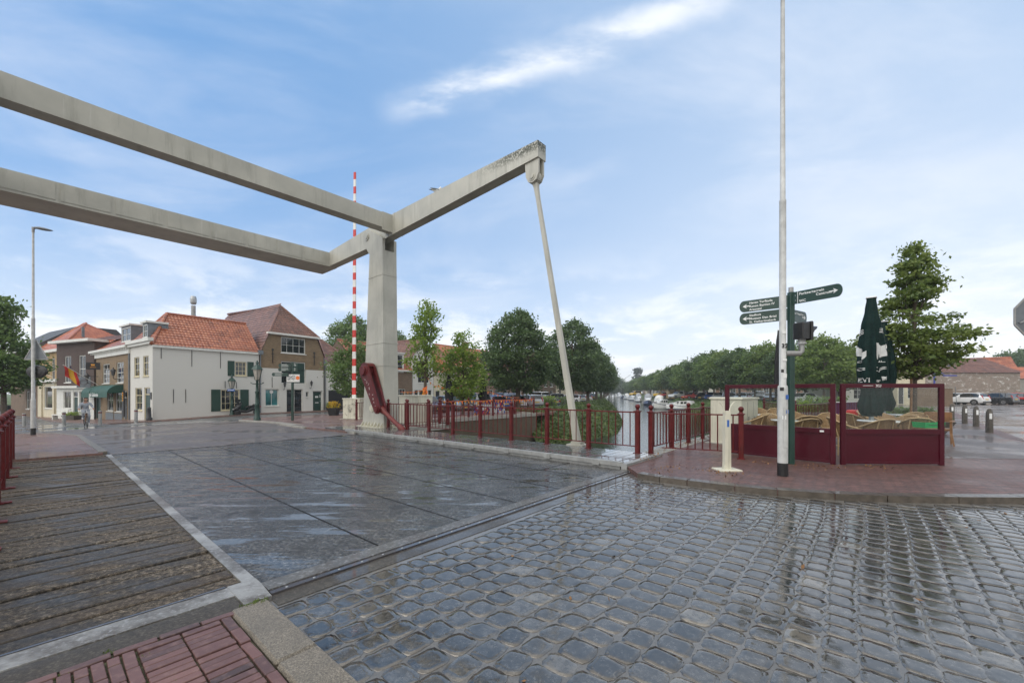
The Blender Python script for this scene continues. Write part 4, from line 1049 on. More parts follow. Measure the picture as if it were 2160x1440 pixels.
mb = MB(); mb.add([(W_,.0,5.2),(W_,7.8,5.2),(W_,3.6,8.05)], [(0,1,2)]); mb.add([(0,.0,5.2),(0,7.8,5.2),(0,3.6,8.05)], [(2,1,0)]); mb.build('gable', M['oldbrick'], h)
dormer(rf, T((X(9.6), .5, 5.75)), 2.6, 1.45, 2.6)
def awning(x0, x1, z0, z1, out, label=None):
    mb = MB(); n = 8; pr = [(-out*sin(pi/2*k/n), z0+(z1-z0)*cos(pi/2*k/n)) for k in range(n+1)]
    for (y0, a), (y1, b) in zip(pr[:-1], pr[1:]): mb.add([(x0,y0,a),(x1,y0,a),(x1,y1,b),(x0,y1,b)], [(3,2,1,0)], 0, True)
    mb.add([(x0,-out,z0),(x1,-out,z0),(x1,-out,z0-.38),(x0,-out,z0-.38)], [(3,2,1,0)])
    for x in (x0, x1): mb.add([(x,y,z) for y, z in pr]+[(x,0,z0)], [tuple(range(n+2))])
    o = mb.build('awning', M['awngreen'], h)
    if label: text('lettering', label, .42, M['letter'], o, T((x0+.15, -out-.02, z0-.30)) @ UPR, .01)
awning(X(9.5), X(6.9), 1.45, 2.15, 1.0); awning(X(12.1), X(9.55), 1.45, 2.15, 1.0, 'de Gekkerste'); awning(X(15.6), X(12.9), 1.4, 2.1, .9)
mb = MB(); mb.box(W_-.14,W_-.04,-.1,-.004,-1.3,5.1); mb.build('drainpipe', M['lead'], h)
# ---- dark brick shop
W_ = 6.8; D_ = 8.
p0 = Vector((-39.4,38.7,0))+Vector((-.929,.37,0))*W_
h = thing('shop_house', 'dark brown brick shop with flat cornice and white shop front', 'house', p0, atan2(-.37, .929))
wn = [(1.55, 2.75, 2.45, 5.05), (4.15, 5.35, 2.45, 5.05)]; gr = [(1.3, 2.7, -.1, 2.6-1.0), (3.1, 3.95, -1.0, 1.6), (4.2, 5.9, -.3, 1.6)]
mb = MB(); wallface(mb, W_, 6.3, wn, base=1.9); mb.add([(W_,0,1.9),(W_,D_,1.9),(W_,D_,6.3),(W_,0,6.3)], [(0,1,2,3)]); mb.add([(0,0,-1.5),(0,D_,-1.5),(0,D_,6.3),(0,0,6.3)], [(3,2,1,0)]); mb.build('wall', M['darkbrick'], h)
for o in wn: window(h, I4, o, 2, 2, split=1)
mb = MB(); wallface(mb, W_, 1.9, gr, base=-1.5); wl = mb.build('shop_front', M['winframe'], h)
window(wl, I4, gr[0], 2, 1, 'winframe', 'panewarm'); door(wl, I4, gr[1], 'dkgreen', light=.5); window(wl, I4, gr[2], 3, 1, 'winframe', 'pane')
mb = MB(); mb.box(-.15, W_, -.35, -.002, 1.9, 2.12); mb.build('fascia', M['winframe'], h)
mb = MB(); mb.box(-.25, W_+.25, -.55, 1.0, 6.3, 6.55); mb.build('cornice', M['winframe'], h)
mb = MB(); tiled(mb, (0,.9,6.5), (W_+3,.9,6.5), (1,4,7.6), (W_+2,4,7.6), seed=4); rf = mb.build('roof', M['tilebrown'], h, tint=True)
# ---- yellow brick house
W_ = 7.3; p1 = Vector((-45.7,41.2,0))+Vector((-.877,.48,0))*W_+Vector((.48,.877,0))*.3
h = thing('shop_house', 'yellow brick house with orange hipped tile roof and a flag on its front', 'house', p1, atan2(-.48, .877))
wn = [(4.6, 5.5, 2.4, 5.0)]; gr = [(2.2, 5.2, -.2, 2.1), (5.9, 6.6, -1.0, 2.1)]
mb = MB(); wallface(mb, W_, 5.7, wn, base=2.6); mb.build('wall', M['yellowbrick'], h); window(h, I4, wn[0], 1, 2)
mb = MB(); wallface(mb, W_, 2.6, gr, base=-1.5)
for x in (1.6, 5.55): mb.box(x-.22, x+.22, -.14, -.002, -1.2, 2.2)
wl = mb.build('shop_front', M['cream_r'], h); window(wl, I4, gr[0], 1, 1, 'winframe', 'panewarm'); door(wl, I4, gr[1], 'slate')
mb = MB(); mb.box(-.1, W_, -.4, -.002, 2.55, 2.85); mb.build('fascia', M['winframe'], h)
mb = MB(); mb.box(-.1, W_, -.3, -.002, 5.62, 5.9); mb.build('cornice', M['winframe'], h)
mb = MB(); tiled(mb, (-.3,-.2,5.85), (W_+.05,-.2,5.85), (1.2,3.4,9.4), (1.6,3.4,9.4), seed=5); ridge(mb, (-.3,-.2,5.9), (1.2,3.4,9.45)); ridge(mb, (W_+.05,-.2,5.9), (1.6,3.4,9.45)); tiled(mb, (W_+.05,-.2,5.85), (W_+.05,8,5.85), (1.6,3.4,9.4), (1.6,3.4,9.4), seed=6); plain(mb, (W_,8,5.8), (-.3,8,5.8), (1.2,3.4,9.35)); mb.build('roof', M['tileorange'], h, tint=True)
mb = MB(); mb.box(4.6,4.8,2.2,2.4,6.8,8.6); mb.build('chimney', M['lead'], h)
# ---- slate roofed house behind the tree
W_ = 10.; p2 = p1+Vector((-.877,.48,0))*W_
h = thing('brick_house', 'brown brick house with dark slate roof and grey awning behind the left tree', 'house', p2, atan2(-.48, .877))
wn = [(6.0, 7.2, -.4, 1.6), (8.2, 9.3, -.4, 1.6), (6.4, 7.5, 3, 5), (3.4, 4.5, 3, 5)]
mb = MB(); wallface(mb, W_, 6.2, wn, base=-1.6); mb.build('wall', M['brownbrick'], h)
for o in wn: window(h, I4, o, 2, 2)
mb = MB(); mb.box(-.2, W_+.1, -.4, -.002, 6.1, 6.6); mb.build('cornice', M['winframe'], h)
mb = MB(); mb.loft([[(x,-.3,6.55),(x,3.2,9.2),(x,6.5,9.2),(x,9,6.5)] for x in (-.2, W_)], 0, False); mb.build('roof', M['slate'], h)
mb = MB(); n = 8
for k in range(n):
    a0, a1 = pi/2*k/n, pi/2*(k+1)/n; mb.add([(5.2,-1.6*sin(a0),1.6+1.3*cos(a0)),(9.0,-1.6*sin(a0),1.6+1.3*cos(a0)),(9.0,-1.6*sin(a1),1.6+1.3*cos(a1)),(5.2,-1.6*sin(a1),1.6+1.3*cos(a1))], [(3,2,1,0)], 0, True)
mb.build('awning', M['awngrey'], h)
# ---- warehouse with half hipped gable
h = thing('warehouse', 'old gabled warehouse, buff brick above and white render below, half hipped tile roof', 'house', hframe(7.6), RZ)
W_, D_, MX, HW = 6.0, 14., 3.0, 3.0
sh = lambda x: x-7.6
o_top, o_load = (sh(9.36), sh(11.74), 5.2, 6.72), (sh(9.36), sh(11.74), 2.3, 4.42)
o_shop, o_dbl, o_dr, o_sm = (sh(7.97), sh(9.15), .25, 1.8), (sh(9.87), sh(11.45), -.42, 1.8), (sh(12.47), sh(13.47), -.42, 1.62), (sh(11.75), sh(12.05), 1.05, 1.55)
mb = MB(); wallface(mb, W_, 3.7, [(o_load[0], o_load[1], 2.3, 3.7), o_shop, o_dbl, o_dr, o_sm], base=-1.3, depth=.2); wl = mb.build('wall', M['render'], h)
prof = [(0,3.7),(W_,3.7),(W_,5.15),(5.28,6.86),(.72,6.86),(0,5.15)]
mb = MB()
def gable(mb, prof, ops, y=0.):             # slice the gable around the openings
    def xr(z):
        xs = []
        for i in range(len(prof)):
            (x0, z0), (x1, z1) = prof[i-1], prof[i]
            if z0 != z1 and min(z0, z1)-1e-6 <= z <= max(z0, z1)+1e-6: xs.append(x0+(x1-x0)*(z-z0)/(z1-z0))
        return min(xs), max(xs)
    zs = sorted({z for _, z in prof} | {z for o in ops for z in o[2:4] if prof[0][1] <= z})
    for z0, z1 in zip(zs[:-1], zs[1:]):
        (a0, b0), (a1, b1) = xr(z0+1e-5), xr(z1-1e-5); cut = sorted((o[0], o[1]) for o in ops if o[2] < (z0+z1)/2 < o[3])
        L0, L1 = a0, a1
        for x0, x1 in cut: mb.add([(L0,y,z0),(x0,y,z0),(x0,y,z1),(L1,y,z1)], [(0,1,2,3)]); L0 = L1 = x1
        mb.add([(L0,y,z0),(b0,y,z0),(b1,y,z1),(L1,y,z1)], [(0,1,2,3)])
    for x0, x1, z0, z1 in [o[:4] for o in ops]:
        d = .2; mb.add([(x0,0,z0),(x1,0,z0),(x1,d,z0),(x0,d,z0),(x0,0,z1),(x1,0,z1),(x1,d,z1),(x0,d,z1)], [(0,1,2,3),(4,7,6,5),(0,3,7,4),(1,5,6,2)])
gable(mb, prof, [o_top, (o_load[0], o_load[1], 3.7, 4.42)])
for x in (0, W_): mb.add([(x,0,-1.3),(x,D_,-1.3),(x,D_,5.15),(x,0,5.15)], [(0,1,2,3)])
mb.build('gable', M['oldbrick'], h)
window(h, I4, o_top, 4, 2, 'winframe', d=.2, fw=.09); w = window(h, I4, o_load, 1, 1, 'winframe', d=.2, fw=.1, name='loading_door', sill=False)
mb = MB(); mb.box(o_load[0]+1.2, o_load[1]-.12, .06, .14, 2.42, 4.3); mb.build('door_leaf', M['dkgreen'], w)
window(h, I4, o_shop, 2, 1, 'winframe', 'paneteal', d=.2, name='shop_window'); window(h, I4, o_dbl, 2, 1, 'winframe', d=.2, name='glass_door', sill=False)
dr = door(h, I4, o_dr, 'dkgreen', d=.2)
mb = MB(); mb.box(o_dr[0]+.3, o_dr[0]+.62, .115, .124, .95, 1.12); mb.box(o_dr[0]+.3, o_dr[0]+.66, .115, .124, .42, .50); mb.build('letter_plate', M['white'], dr)
text('house_number', '2', .28, M['letter'], dr, T((o_dr[0]+.74, .115, 1.02)) @ UPR, .01)
window(h, I4, o_sm, 1, 1, d=.2, fw=.05)
mb = MB(); mb.lathe([(.16,-.01),(.16,.0)], 20, (sh(8.55), .13, 1.55), axis='y', sm=False); mb.build('round_sticker', M['white'], h)
for x in (1.0, 5.0):
    mb = MB(); mb.box(x-.025,x+.025,-.05,-.004,4.2,5.4); mb.box(x-.12,x+.12,-.045,-.006,5.0,5.06); mb.lathe([(0.001,-.05),(.11,-.04),(.11,-.008)], 6, (x,0,5.42), axis='y', sm=False); mb.build('wall_anchor', M['black'], h)
anchor(h, I4, .95, 1.95, 2.9)
mb = MB(); mb.box(.45, 5.5, -.32, .0, 6.82, 7.0); mb.build('gutter', M['winframe'], h)
mb = MB()
e = .12; Rz = 10.0; pk = (3.0, 2.5, Rz)
def slope(x0, sgn, seed):
    tiled(mb, (x0-sgn*e,-.1 if sgn > 0 else D_,5.0), (x0-sgn*e, D_ if sgn > 0 else -.1,5.0), (3.0,2.5 if sgn > 0 else D_,Rz), (3.0,D_ if sgn > 0 else 2.5,Rz+.0), seed=seed)
# left and right slopes (cut by the hip), then the small front hip
def poly_slope(side, seed):
    x0 = -e if side < 0 else W_+e; xm = .72-.05 if side < 0 else 5.28+.05
    zz = 6.9
    if side < 0:
        tiled(mb, (x0, D_, 5.0), (x0, -.1, 5.0), (xm, D_, zz), (xm, -.1, zz), seed=seed); tiled(mb, (xm, D_, zz), (xm, -.1, zz), (3, D_, Rz+.4), (3, 2.5, Rz), seed=seed+1)
    else:
        tiled(mb, (x0, -.1, 5.0), (x0, D_, 5.0), (xm, -.1, zz), (xm, D_, zz), seed=seed); tiled(mb, (xm, -.1, zz), (xm, D_, zz), (3, 2.5, Rz), (3, D_, Rz+.4), seed=seed+1)
poly_slope(-1, 11); poly_slope(1, 13)
tiled(mb, (.55,-.25,6.92), (5.45,-.25,6.92), (3,2.5,Rz), (3,2.5,Rz), seed=15)
ridge(mb, (.6,-.2,6.95), (3,2.5,Rz+.03), .12); ridge(mb, (5.4,-.2,6.95), (3,2.5,Rz+.03), .12); ridge(mb, (3,2.5,Rz+.03), (3,D_,Rz+.43), .12)
mb.build('roof', M['tilebrown'], h, tint=True)
mb = MB(); mb.tube([(-.1,-.1,-.6),(-.1,-.1,5.2)], .05, 8); mb.box(-.3,.1,-.22,.02,4.9,5.25); mb.build('drainpipe', M['lead'], h)
mb = MB(); mb.tube([(W_+.12,-.1,-.6),(W_+.12,-.1,4.6)], .05, 8); mb.box(W_-.02,W_+.26,-.22,.02,4.4,4.7); mb.build('drainpipe', M['lead'], h)
def wall_lantern(x, z, par, Tm=I4, s=1., mat='black'):
    t = thing('wall_lantern', 'x', 'lantern')
    mb = MB(); mb.tube([(0,0,-.35),(0,-.1,-.42),(0,-.28,-.36),(0,-.3,-.15)], .022, 6); mb.build('bracket', M[mat], t)
    mb = MB(); mb.lathe([(.07,-.16),(.13,.14)], 6, (0,-.3,0), sm=False); mb.build('lantern_glass', M['lampglass'] if mat != 'black' else M['slate'], t)
    mb = MB(); mb.lathe([(.17,.14),(.11,.24),(.05,.28),(.02,.38)], 6, (0,-.3,0), sm=False); mb.build('lantern_roof', M[mat], t)
    return t
for x, z, lb in ((sh(9.55), 2.15, 'black wall lantern left of the warehouse glass doors'), (sh(12.15), 2.3, 'black wall lantern right of the warehouse glass doors')):
    t = wall_lantern(0, 0, None); t['label'] = lb; t.location = hframe(7.6+x, -.0)+Vector((0,0,z)); t.rotation_euler.z = RZ; t['group'] = 'lanterns on the warehouse front'
# ---- generic row house
def rowhouse(name, label, x0, x1, ez, rz, wallm, roofm, wins, doors=(), hip=0., d=8., ridge_y=None, fr='winframe', gut=True, seed=30, gablefront=False, chim=(), base=-1.2):
    h = thing(name, label, 'house', hframe(x0), RZ); w = x1-x0; ry = ridge_y or d/2
    mb = MB(); wallface(mb, w, ez, [o[:4] for o in wins]+[o[:4] for o in doors], base=base)
    if gablefront: mb.add([(0,0,ez),(w,0,ez),(w/2,0,rz)], [(0,1,2)]); mb.add([(0,0,base),(0,d,base),(0,d,ez),(0,0,ez)], [(0,1,2,3)]); mb.add([(w,0,base),(w,d,base),(w,d,ez),(w,0,ez)], [(0,1,2,3)])
    else:
        for x in (0, w): mb.add([(x,0,base),(x,d,base),(x,d,ez)]+([(x,ry,rz-.05)] if not hip else [])+[(x,0,ez)], [tuple(range(5 if not hip else 4))])
    wl = mb.build('wall', M[wallm], h)
    for o in wins: window(h, I4, o[:4], *(o[4] if len(o) > 4 else (2, 3)), fr)
    for o in doors: door(h, I4, o[:4], o[4] if len(o) > 4 else 'slate', fr)
    mb = MB()
    if gablefront:
        tiled(mb, (-.15,d,ez-.1), (-.15,-.15,ez-.1), (w/2,d,rz), (w/2,-.15,rz), seed=seed); tiled(mb, (w+.15,-.15,ez-.1), (w+.15,d,ez-.1), (w/2,-.15,rz), (w/2,d,rz), seed=seed+1); ridge(mb, (w/2,-.15,rz+.02), (w/2,d,rz+.02))
    else:
        tiled(mb, (-.05,-.2,ez), (w+.05,-.2,ez), (hip,ry,rz), (w-hip,ry,rz), seed=seed); ridge(mb, (hip,ry,rz+.02), (w-hip,ry,rz+.02)); plain(mb, (w,d,ez), (0,d,ez), (hip,ry,rz-.02), (w-hip,ry,rz-.02))
        if hip: tiled(mb, (-.05,d,ez), (-.05,-.2,ez), (hip,ry,rz), (hip,ry,rz), seed=seed+2); tiled(mb, (w+.05,-.2,ez), (w+.05,d,ez), (w-hip,ry,rz), (w-hip,ry,rz), seed=seed+3); ridge(mb, (-.05,-.2,ez+.05), (hip,ry,rz)); ridge(mb, (w+.05,-.2,ez+.05), (w-hip,ry,rz))
    rf = mb.build('roof', M[roofm], h, tint=True)
    if gut and not gablefront: mb = MB(); mb.box(-.05, w+.05, -.28, -.003, ez-.16, ez+.02); mb.build('gutter', M['winframe'], h)
    for cx, cy, ch in chim: mb = MB(); mb.box(cx-.3, cx+.3, cy-.4, cy+.4, rz-.8, rz+ch); mb.box(cx-.36, cx+.36, cy-.46, cy+.46, rz+ch, rz+ch+.1); mb.build('chimney', M[wallm if 'brick' in wallm else 'brownbrick'], rf)
    return h
rowhouse('white_house', 'low white house with a dark garage door behind the striped barrier', 13.9, 17.6, 4.3, 7.3, 'render', 'tilebrown', [(1.0, 2.3, 2.15, 3.3)], [(.2, 2.9, -.45, 1.75, 'black')], hip=1.7, seed=31)
hb = rowhouse('brick_house', 'small grey brown brick house with red roof partly behind the bridge pillar', 17.8, 25.6, 4.2, 7.6, 'brownbrick', 'tilered', [(1.0, 2.4, -.1, 1.7, (3, 4)), (5.3, 6.7, -.1, 1.9, (3, 4))], [(3.2, 4.2, -.5, 1.8)], seed=33)
dormer([c for c in hb.children if c.name.startswith('roof')][0], T((4.4, -.02, 3.9)), 2.0, 2.3, 2.6, 'white', 2, 3)
rowhouse('white_house', 'white gable fronted house with a shop window beside the orange bunting tree', 25.7, 29.4, 6.0, 8.4, 'render', 'tilebrown', [(.9, 2.9, 2.7, 5.4, (3, 2)), (.3, 1.0, -.4, 1.8, (1, 2)), (1.1, 2.6, -.3, 1.8, (1, 1)), (2.7, 3.4, -.4, 1.8, (1, 2))], gablefront=True, seed=36)
rowhouse('cream_house', 'low cream house with orange tile roof and black front door', 29.5, 33.7, 4.1, 7.2, 'cream_r', 'tileorange', [(2.6, 3.9, -.3, 1.6, (2, 2))], [(.3, 1.2, -.5, 1.7, 'black')], seed=39)
rowhouse('brick_house', 'pale red brick house with orange roof and tall chimney', 33.8, 47.7, 5.2, 8.6, 'redbrick', 'tileorange', [(3.9, 5.2, 2.2, 4.8, (2, 4)), (5.9, 7.2, 2.2, 4.8, (2, 4)), (9.3, 10.7, 2.5, 4.5, (2, 4)), (12.0, 13.2, 2.5, 4.5, (2, 4)), (3.9, 5.0, -.4, 1.9, (2, 4)), (8.2, 9.2, -.4, 1.9, (2, 3)), (9.7, 11.2, -.4, 1.9, (4, 2))], [(.5, 3.3, -.6, 1.8, 'slate'), (12.2, 13.3, -.6, 1.9, 'slate')], seed=42, chim=((7.0, 4, .9),))
wz = [(1.0+1.75*k, 2.0+1.75*k, 2.6, 4.4, (2, 3)) for k in range(6)]+[(1.0+1.75*k, 2.0+1.75*k, -.4, 1.8, (2, 3)) for k in (0, 2, 3, 5)]
rowhouse('brick_terrace', 'long pale red brick terrace with rows of white sash windows behind the linden trunk', 47.8, 58.6, 5.1, 8.0, 'redbrick', 'tilebrown', wz, [(2.85, 3.75, -.5, 1.9, 'white'), (8.1, 9.0, -.5, 1.9, 'white')], seed=45)
rowhouse('brick_house', 'brown gable fronted house with a balcony past the brick terrace', 58.8, 65, 5.6, 9.6, 'brownbrick', 'tilebrown', [(1.2, 2.4, 2.5, 4.6), (3.7, 5, 2.5, 4.6), (1.2, 2.4, -.3, 1.8), (3.7, 5, -.3, 1.8)], gablefront=True, seed=48)
rowhouse('cream_house', 'cream house with grey gables far along the left quay', 65.2, 74, 4.4, 8.4, 'cream_r', 'tileorange', [(1.2, 2.4, 1.0, 3.2), (4.7, 6, .4, 3.2), (6.6, 7.8, .4, 3.2)], seed=51)
rowhouse('brick_house', 'red gabled brick house farthest along the left quay', 76, 84, 5, 9.8, 'redbrick', 'tilered', [(1.5, 3, 2, 4), (5, 6.5, 2, 4)], gablefront=True, seed=54)
# metal flue behind the warehouse
p = onY(408, 47, -.4); t = thing('metal_flue', 'tall ribbed metal flue rising behind the red roofs', 'flue', p)
zt = (HV-640)/FPX*47+CH+.4
mb = MB(); mb.lathe([(.21+.02*(k % 2), 2+k*(zt-2.1)/60) for k in range(60)], 16); mb.build('ribbed_pipe', M['galvdull'], t)
mb = MB(); mb.lathe([(.23, zt-.1),(.31, zt+.12),(.32, zt+.5),(.25, zt+.82)], 16, sm=False); mb.build('cowl', M['galv'], t)
mb = MB(); mb.box(-3,3,-2,2,-.5,6); mb.build('boiler_house', M['brownbrick'], t)
# ---- buildings on the near right
def simple_building(name, label, p, rz, w, d, ez, rz_, wallm, roofm, wins=(), doors=(), seed=60):
    h = thing(name, label, 'house', p, rz); mb = MB(); wallface(mb, w, ez, [o[:4] for o in wins]+[o[:4] for o in doors], base=-.3)
    for x in (0, w): mb.add([(x,0,-.3),(x,d,-.3),(x,d,ez),(x,d/2,rz_-.04),(x,0,ez)], [(0,1,2,3,4)])
    mb.build('wall', M[wallm], h)
    for o in wins: window(h, I4, o[:4], 2, 3)
    for o in doors: door(h, I4, o[:4], 'slate')
    mb = MB(); tiled(mb, (-.1,-.2,ez), (w+.1,-.2,ez), (-.1,d/2,rz_), (w+.1,d/2,rz_), .26, .34, seed=seed); plain(mb, (w,d,ez), (0,d,ez), (0,d/2,rz_), (w,d/2,rz_)); ridge(mb, (-.1,d/2,rz_), (w+.1,d/2,rz_)); mb.build('roof', M[roofm], h, tint=True)
    return h
a, b_ = onY(1940, 57, 0), onY(2152, 57, 0)
h = simple_building('low_building', 'low building with flaking whitewashed wall and brown tile roof behind the parked cars', a, 0, b_.x-a.x, 9, 4.2, 6.5, 'flaked', 'tilebrown', seed=61)
mb = MB(); mb.T = T((6.2, 2.0, 5.25), 0, .45); mb.box(-.5,.5,-.4,.4,0,.08); mb.build('skylight', M['lead'], h)
simple_building('low_building', 'grey walled building with orange roof at the far right edge', b_+Vector((.3,1.5,0)), 0, 16, 8, 3.4, 5.2, 'concrete', 'tileorange', seed=62)
simple_building('yellow_house', 'ochre house wall seen through the right wind screen panel', onY(1893, 52, 0), -.1, 3.2, 7, 4.2, 6, 'cream_r', 'tilebrown', [(1.2, 2.2, .7, 2.4)], [(.1, .8, 0, 2.2)], 63)
simple_building('white_house', 'white house front behind the closed green parasols', onY(1775, 55, 0), -.1, 7, 7, 3.0, 4.5, 'render', 'tilered', [(1.5, 2.6, .6, 2.4), (3.6, 4.6, .6, 2.4)], [(5.3, 6.2, 0, 2.3)], 64)
mb = MB(); p = onY(1905, 40, 0); 
w_ = thing('garden_wall', 'brown concrete low wall in front of the whitewashed building', 'wall', onY(1925, 47, 0)); mb = MB(); mb.box(0, 4.6, 0, .3, -.1, 1.95); mb.build('wall_face', M['brownbrick'], w_); mb = MB(); mb.box(-.05, 4.65, -.05, .35, 1.95, 2.05); mb.build('coping', M['concrete'], w_)
rr = random.Random(70); q0, q1 = Vector((33, 74, 0)), None
cols = ['render', 'cream_r', 'redbrick', 'yellowbrick', 'brownbrick']
lab = {'render': 'white', 'cream_r': 'cream', 'redbrick': 'pale red brick', 'yellowbrick': 'yellow brick', 'brownbrick': 'brown brick'}
nth9 = ('first','second','third','fourth','fifth','sixth','seventh','eighth','ninth','tenth'); xx = 0; k = 0
base_p, dirv = Vector((41, 100, 0)), Vector((.80, -.60, 0)).normalized()
while xx < 52:
    w = rr.uniform(5.5, 8); c = cols[(k*2+k//3) % 5]; e = rr.uniform(4.0, 4.8)
    wn = [(.8+2.2*i, 1.9+2.2*i, .7, 2.4) for i in range(int((w-.8)/2.2))]
    simple_building('canal_house', f'{lab[c]} canal house behind the right bank trees, {nth9[k]} from the far end' , base_p+dirv*xx, atan2(dirv.y, dirv.x), w, 8, e, e+rr.uniform(2, 3), c, rr.choice(('tilered', 'tilebrown', 'tileorange')), wn, (), 71+k)['group'] = 'canal houses on the right bank'
    xx += w+.1; k += 1

pz = [(43,112),(47.5,131),(53,152),(60,178),(69,208),(80,245)]
for k, ((x, y), c) in enumerate(zip(pz, ('yellowbrick','redbrick','render','brownbrick','cream_r','redbrick'))):
    dv = Vector((.26, .965, 0)); L = (14,17,20,24,28,34)[k]; pq_ = Vector((x, y, 0))+dv*L
    simple_building('canal_house', f'{lab[c]} building behind the far canal trees, {nth9[k]} block beyond the bend', pq_, atan2(-dv.y, -dv.x), L, 9, 4.6, 7.2, c, ('tilered','tilebrown')[k % 2], [(1+3*i, 2.4+3*i, .7, 2.6) for i in range(int(L/3)-1)], (), 90+k)['group'] = 'canal houses on the right bank'
# ------------------------------------------------------------ trees
def crown_mesh(name, mat, prof, clumps, per, leafs, seed, rin=.45, clump_r=.5, flat_=.6, gap=.0, z0=0., lobes=None):
    """leaf clumps spread through a crown; prof(t) gives the radius at relative height t of a crown of height prof.h"""
    rr = random.Random(seed); mb = MB(); cs = []
    tries = 0
    while len(cs) < clumps and tries < clumps*30:
        tries += 1
        t = rr.random(); r = prof(t)
        if rr.random() > (r/prof.mx)**1.3+.08: continue
        az = rr.uniform(0, 2*pi); q = (rr.uniform(rin**2, 1))**.5
        bul = 1+.22*noise.noise(Vector((cos(az)*1.6+seed, sin(az)*1.6, t*3)))+.10*noise.noise(Vector((cos(az)*4, sin(az)*4, t*8+seed)))
        c = Vector((cos(az)*r*q*bul, sin(az)*r*q*bul, z0+t*prof.h))
        if gap and noise.noise(c*.9+Vector((seed, 0, 0))) < gap-.5: continue
        cs.append((c, q))
    for c, q in cs:
        base = rr.gauss(.45, .13); out = Vector((c.x, c.y, (c.z-z0-prof.h*.45)*.7)); out = out.normalized() if out.length > .01 else Vector((0, 0, 1))
        R_ = clump_r*rr.uniform(.6, 1.25)
        for i in range(per):
            d = Vector((rr.gauss(0, .5), rr.gauss(0, .5), rr.gauss(0, .5)*flat_)); p = c+d*R_+out*rr.random()*.12*R_
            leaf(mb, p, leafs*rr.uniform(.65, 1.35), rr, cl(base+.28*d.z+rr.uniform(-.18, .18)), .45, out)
    me = mb.build(name, mat, tint=True); return me, cs
class Prof:
    def __init__(s, h, pts): s.h = h; s.p = pts; s.mx = max(r for _, r in pts)
    def __call__(s, t):
        for (a, r0), (b, r1) in zip(s.p[:-1], s.p[1:]):
            if a <= t <= b: u = (t-a)/(b-a); return r0+(r1-r0)*(u*u*(3-2*u))
        return s.p[-1][1]
def trunk_mesh(name, mat, r0, hb, top, cs, nl, seed, lean=(0, 0), r_top=.03):
    rr = random.Random(seed); mb = MB(); n = 9; path = []; rad = []
    for k in range(n+1):
        t = k/n; z = top*t; path.append(Vector((lean[0]*t+noise.noise(Vector((seed, z*.4, 0)))*.14*t, lean[1]*t+noise.noise(Vector((seed, 5, z*.4)))*.14*t, z)))
        rad.append(r0*(1.35 if k == 0 else 1)*(1-t)**.7*(1 if z < hb else .9)+r_top*t)
    mb.tube(path, rad, 9)
    cand = sorted(cs, key=lambda x: rr.random())[:nl]
    for c, q in cand:
        zb = max(hb*.9, min(top*.9, c.z*.72)); i = min(n-1, int(zb/top*n)); p0 = path[i].lerp(path[i+1], zb/top*n-i); m = p0.lerp(c, .5)+Vector((rr.gauss(0, .1), rr.gauss(0, .1), -.08*(c-p0).length))
        rb = max(.018, rad[i]*.45); mb.tube([p0, m, c], [rb, rb*.6, rb*.22], 5)
    return mb.build(name, mat)
def tree(name, label, p, prof, z0, clumps, per, leafs, mat, seed, tr=.12, cat='tree', group=None, nl=26, rz=0., **kw):
    t = thing(name, label, cat, p, rz, group)
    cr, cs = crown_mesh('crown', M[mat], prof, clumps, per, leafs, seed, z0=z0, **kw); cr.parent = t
    tk = trunk_mesh('trunk', M['bark'], tr, z0, z0+prof.h*.82, cs, nl, seed); tk.parent = t
    return t
G1 = 'lindens along the left quay'
# broad leaved tree on the terrace, narrow top and wide skirts
pt = onY(1929, 13.6, .07)
tree('young_tree', 'young broad leaved tree with a pointed top behind the closed green parasols', pt, Prof(4.3, [(0,.7),(.1,1.25),(.24,1.42),(.42,1.08),(.6,.7),(.8,.42),(1,.08)]), 2.05, 300, 44, .118, 'leafchest', 3, .075, clump_r=.30, rin=.2, flat_=.42, nl=46, gap=.15)
mb = MB(); mb.tube([(-.22, -.1, 0), (-.2, -.1, 1.9)], .035, 8); st = mb.build('tree_stake', M['wood'], None, pt); tag(st, 'thin wooden stake beside the trunk of the terrace tree', 'stake')
# lindens on the left quay
A_ = tree('linden_tree', 'round dense linden tree standing before the pale brick house and the white hatchback', onY(1093, 38, -.25), Prof(7.3, [(0,1.5),(.12,2.7),(.35,3.45),(.6,2.9),(.8,1.9),(.94,.8),(1,.2)]), 2.0, 520, 42, .24, 'leaf', 5, .24, group=G1, clump_r=.62, rin=.5, nl=34)
L2 = tree('linden_tree', 'linden tree on the green bank directly behind the slanting hanger rod', onY(1207, 50, -.05), Prof(8.2, [(0,1.7),(.12,3.0),(.35,3.7),(.62,3.0),(.82,2.0),(.95,.8),(1,.2)]), 2.1, 430, 38, .29, 'leaf', 6, .25, group=G1, clump_r=.75, rin=.5, nl=30)
for i, (u, Y) in enumerate(((1240, 63), (1258, 78), (1268, 95), (1274, 114), (1278, 136), (1281, 160), (1283, 190), (1284, 225))):
    dup(L2, onY(u, Y, -.15), 1.3*i+.7, f'linden tree on the left bank, {("second","third","fourth","fifth","sixth","seventh","eighth","ninth")[i]} in the row behind the rod', G1, (.98, .98, .93))
